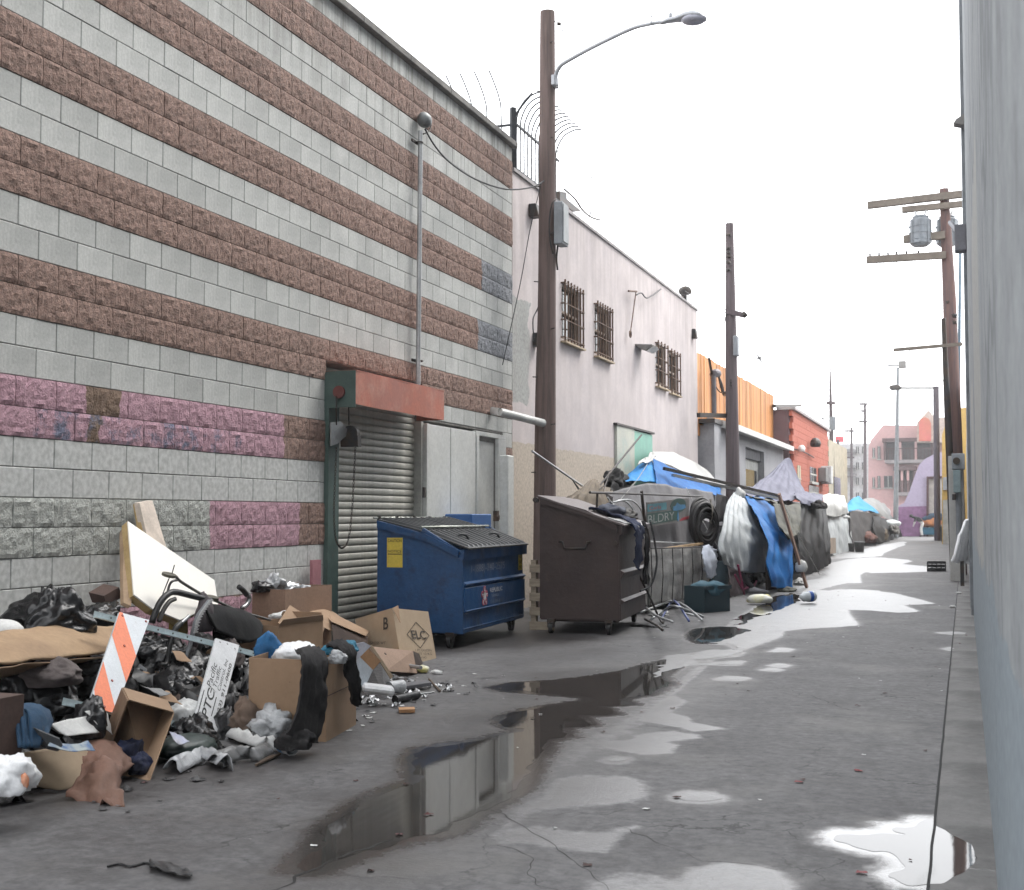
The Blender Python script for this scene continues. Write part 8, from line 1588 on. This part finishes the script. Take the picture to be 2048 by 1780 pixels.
# ---- pavement cracks, camp clutter
def crack(pts, lab=None, w=.006, seed=0):
    q = spline([G(x, y) for x, y in pts], len(pts) * 10); b2 = MB(); L_ = []
    for i, p in enumerate(q): j = V((noise.noise(p * 9 + V((seed, 0, 0))), noise.noise(p * 9 + V((0, seed, 5))), 0)) * .03; L_.append(V((p.x, p.y, 0)) + j)
    for i in range(len(L_) - 1):
        a_, b3 = L_[i], L_[i + 1]; t_ = (b3 - a_).normalized(); n_ = V((-t_.y, t_.x, 0)); wa, wb = (w * (.5 + abs(noise.noise(p_ * 5)) * 2) for p_ in (a_, b3))
        b2.add([a_ - n_ * wa + V((0, 0, .0009)), a_ + n_ * wa + V((0, 0, .0009)), b3 + n_ * wb + V((0, 0, .0009)), b3 - n_ * wb + V((0, 0, .0009))], [(0, 1, 2, 3)] if False else [(3, 2, 1, 0)])
    tag(b2.build('pavement_crack', mat('crack_dark', (.018, .017, .016), rough=.9)), kind='structure')
crack([(540, 1790), (600, 1752), (650, 1728), (700, 1706), (745, 1692), (790, 1680)], w=.005)
crack([(990, 1620), (1050, 1655), (1120, 1700), (1180, 1745), (1220, 1780)], w=.0018, seed=3); crack([(1000, 1690), (1060, 1720), (1060, 1760), (1120, 1785)], w=.0016, seed=4)
crack([(1230, 1650), (1330, 1690), (1400, 1720), (1460, 1725), (1560, 1740)], w=.0016, seed=5); crack([(1070, 1640), (1140, 1625), (1200, 1630), (1260, 1618)], w=.0014, seed=6); crack([(1620, 1390), (1700, 1420), (1790, 1425), (1880, 1440)], w=.002, seed=7)
for k, (x, y, q_, rx, ry, rz, m_, lab, nm, ct) in enumerate((
    (1290, 1185, 4.2, .13, .2, .2, blackT, 'black bag squeezed between the brown dumpster and the wire trolley', 'rubbish_bag', 'bag'),
    (1285, 1130, 4.6, .16, .3, .2, mat('junk_dark', (.05, .05, .05)), 'dark junk piled behind the brown dumpster at rail height', 'junk_bundle', 'bundle'),
    (1262, 1030, 4.8, .15, .3, .16, charcoal, 'charcoal bundle above the brown dumpster lid', 'bundle', 'bundle'),
    (1215, 1020, 4.8, .14, .25, .14, olive, 'olive bundle beside the brown umbrella cloth', 'bundle', 'bundle'),
    (1440, 1110, 4.0, .14, .35, .26, charcoal, 'charcoal clothes hanging under the hose coil', 'clothes', 'clothes'),
    (1512, 1160, 3.75, .16, .4, .14, blackT, 'black bag under the lower hem of the silver tarp', 'rubbish_bag', 'bag'),
    (1540, 1110, 3.6, .12, .5, .25, olive, 'olive bundle in the gap between silver and blue tarps', 'bundle', 'bundle'),
    (1596, 1130, 3.3, .12, .6, .28, charcoal, 'charcoal cloth in the gap right of the blue tarp', 'cloth', 'cloth'),
    (1600, 1165, 3.0, .12, .35, .07, whiteT, 'pale plastic sheet crumpled at the foot of the leaning board', 'plastic_sheet', 'sheet'),
    (1575, 1186, 2.95, .16, .4, .04, olive, 'olive litter heap on the wet paving by the blue tarp', 'litter', 'litter'),
    (1764, 1072, 3.9, .3, 1.2, .35, mat('brown_canvas', (.16, .125, .085)), 'brown bundle in front of the far dark heap', 'bundle', 'bundle'),
    (1788, 1062, 3.6, .3, 1.2, .3, mat('junk_dark', (.05, .05, .05)), 'dark bundle at the right end of the far heap', 'bundle', 'bundle'),
    (1736, 1078, 4.0, .35, 1.0, .3, mat('red_brown_rag', (.14, .06, .045), rough=.9), 'reddish brown bundle under the cyan canopy', 'bundle', 'bundle'),
    (1638, 1012, 3.6, .2, 1.0, .12, charcoal, 'charcoal cloth strip sagging below the lilac eave', 'cloth', 'cloth'),
    (1320, 1228, 3.85, .12, .3, .04, whiteT, 'white plastic sheet under the aluminium tubes', 'plastic_sheet', 'sheet'),
    (1228, 962, 4.95, .14, .4, .16, blackT, 'black plastic bundle at the left end of the blue roof tarp', 'bundle', 'bundle'))):
    c_ = W(x, y, -q_); c_.z = max(c_.z, rz * .55); MB().bagshape(c_, (rx, ry, rz), 100 + k, 4).build(nm, m_, None, smooth=True, tag_=(lab, ct))
for k, (a_, b3, lab) in enumerate((((1372, 975, 4.6), (1440, 1100, 3.9), 'thin rope from the canopy edge to the trolley corner'), ((1560, 992, 3.4), (1640, 1150, 2.9), 'guy rope from the leaning board to the paving'), ((1303, 914, 5.3), (1240, 1000, 4.5), 'white rope down from the canopy peak'))):
    cable([W(a_[0], a_[1], -a_[2]), (W(a_[0], a_[1], -a_[2]) + W(b3[0], b3[1], -b3[2])) / 2 - V((0, 0, .05)), W(b3[0], b3[1], -b3[2])], .006, lab, mat('rope_white', (.4, .4, .38), rough=.8), 'rope')
# ================================================================== AIR
hm_ = bpy.data.materials.new('haze_air'); hm_.use_nodes = True; hn = hm_.node_tree; hn.nodes.remove(hn.nodes['Principled BSDF'])
pv = hn.nodes.new('ShaderNodeVolumePrincipled'); pv.inputs['Density'].default_value = 0.0012; pv.inputs['Color'].default_value = (.93, .94, .96, 1); pv.inputs['Anisotropy'].default_value = 0.2
hn.links.new(pv.outputs[0], [n for n in hn.nodes if n.type == 'OUTPUT_MATERIAL'][0].inputs['Volume'])
tag(MB().box((-262, -205, -1.2), (262, 705, 13.5)).build('haze', hm_), kind='stuff')
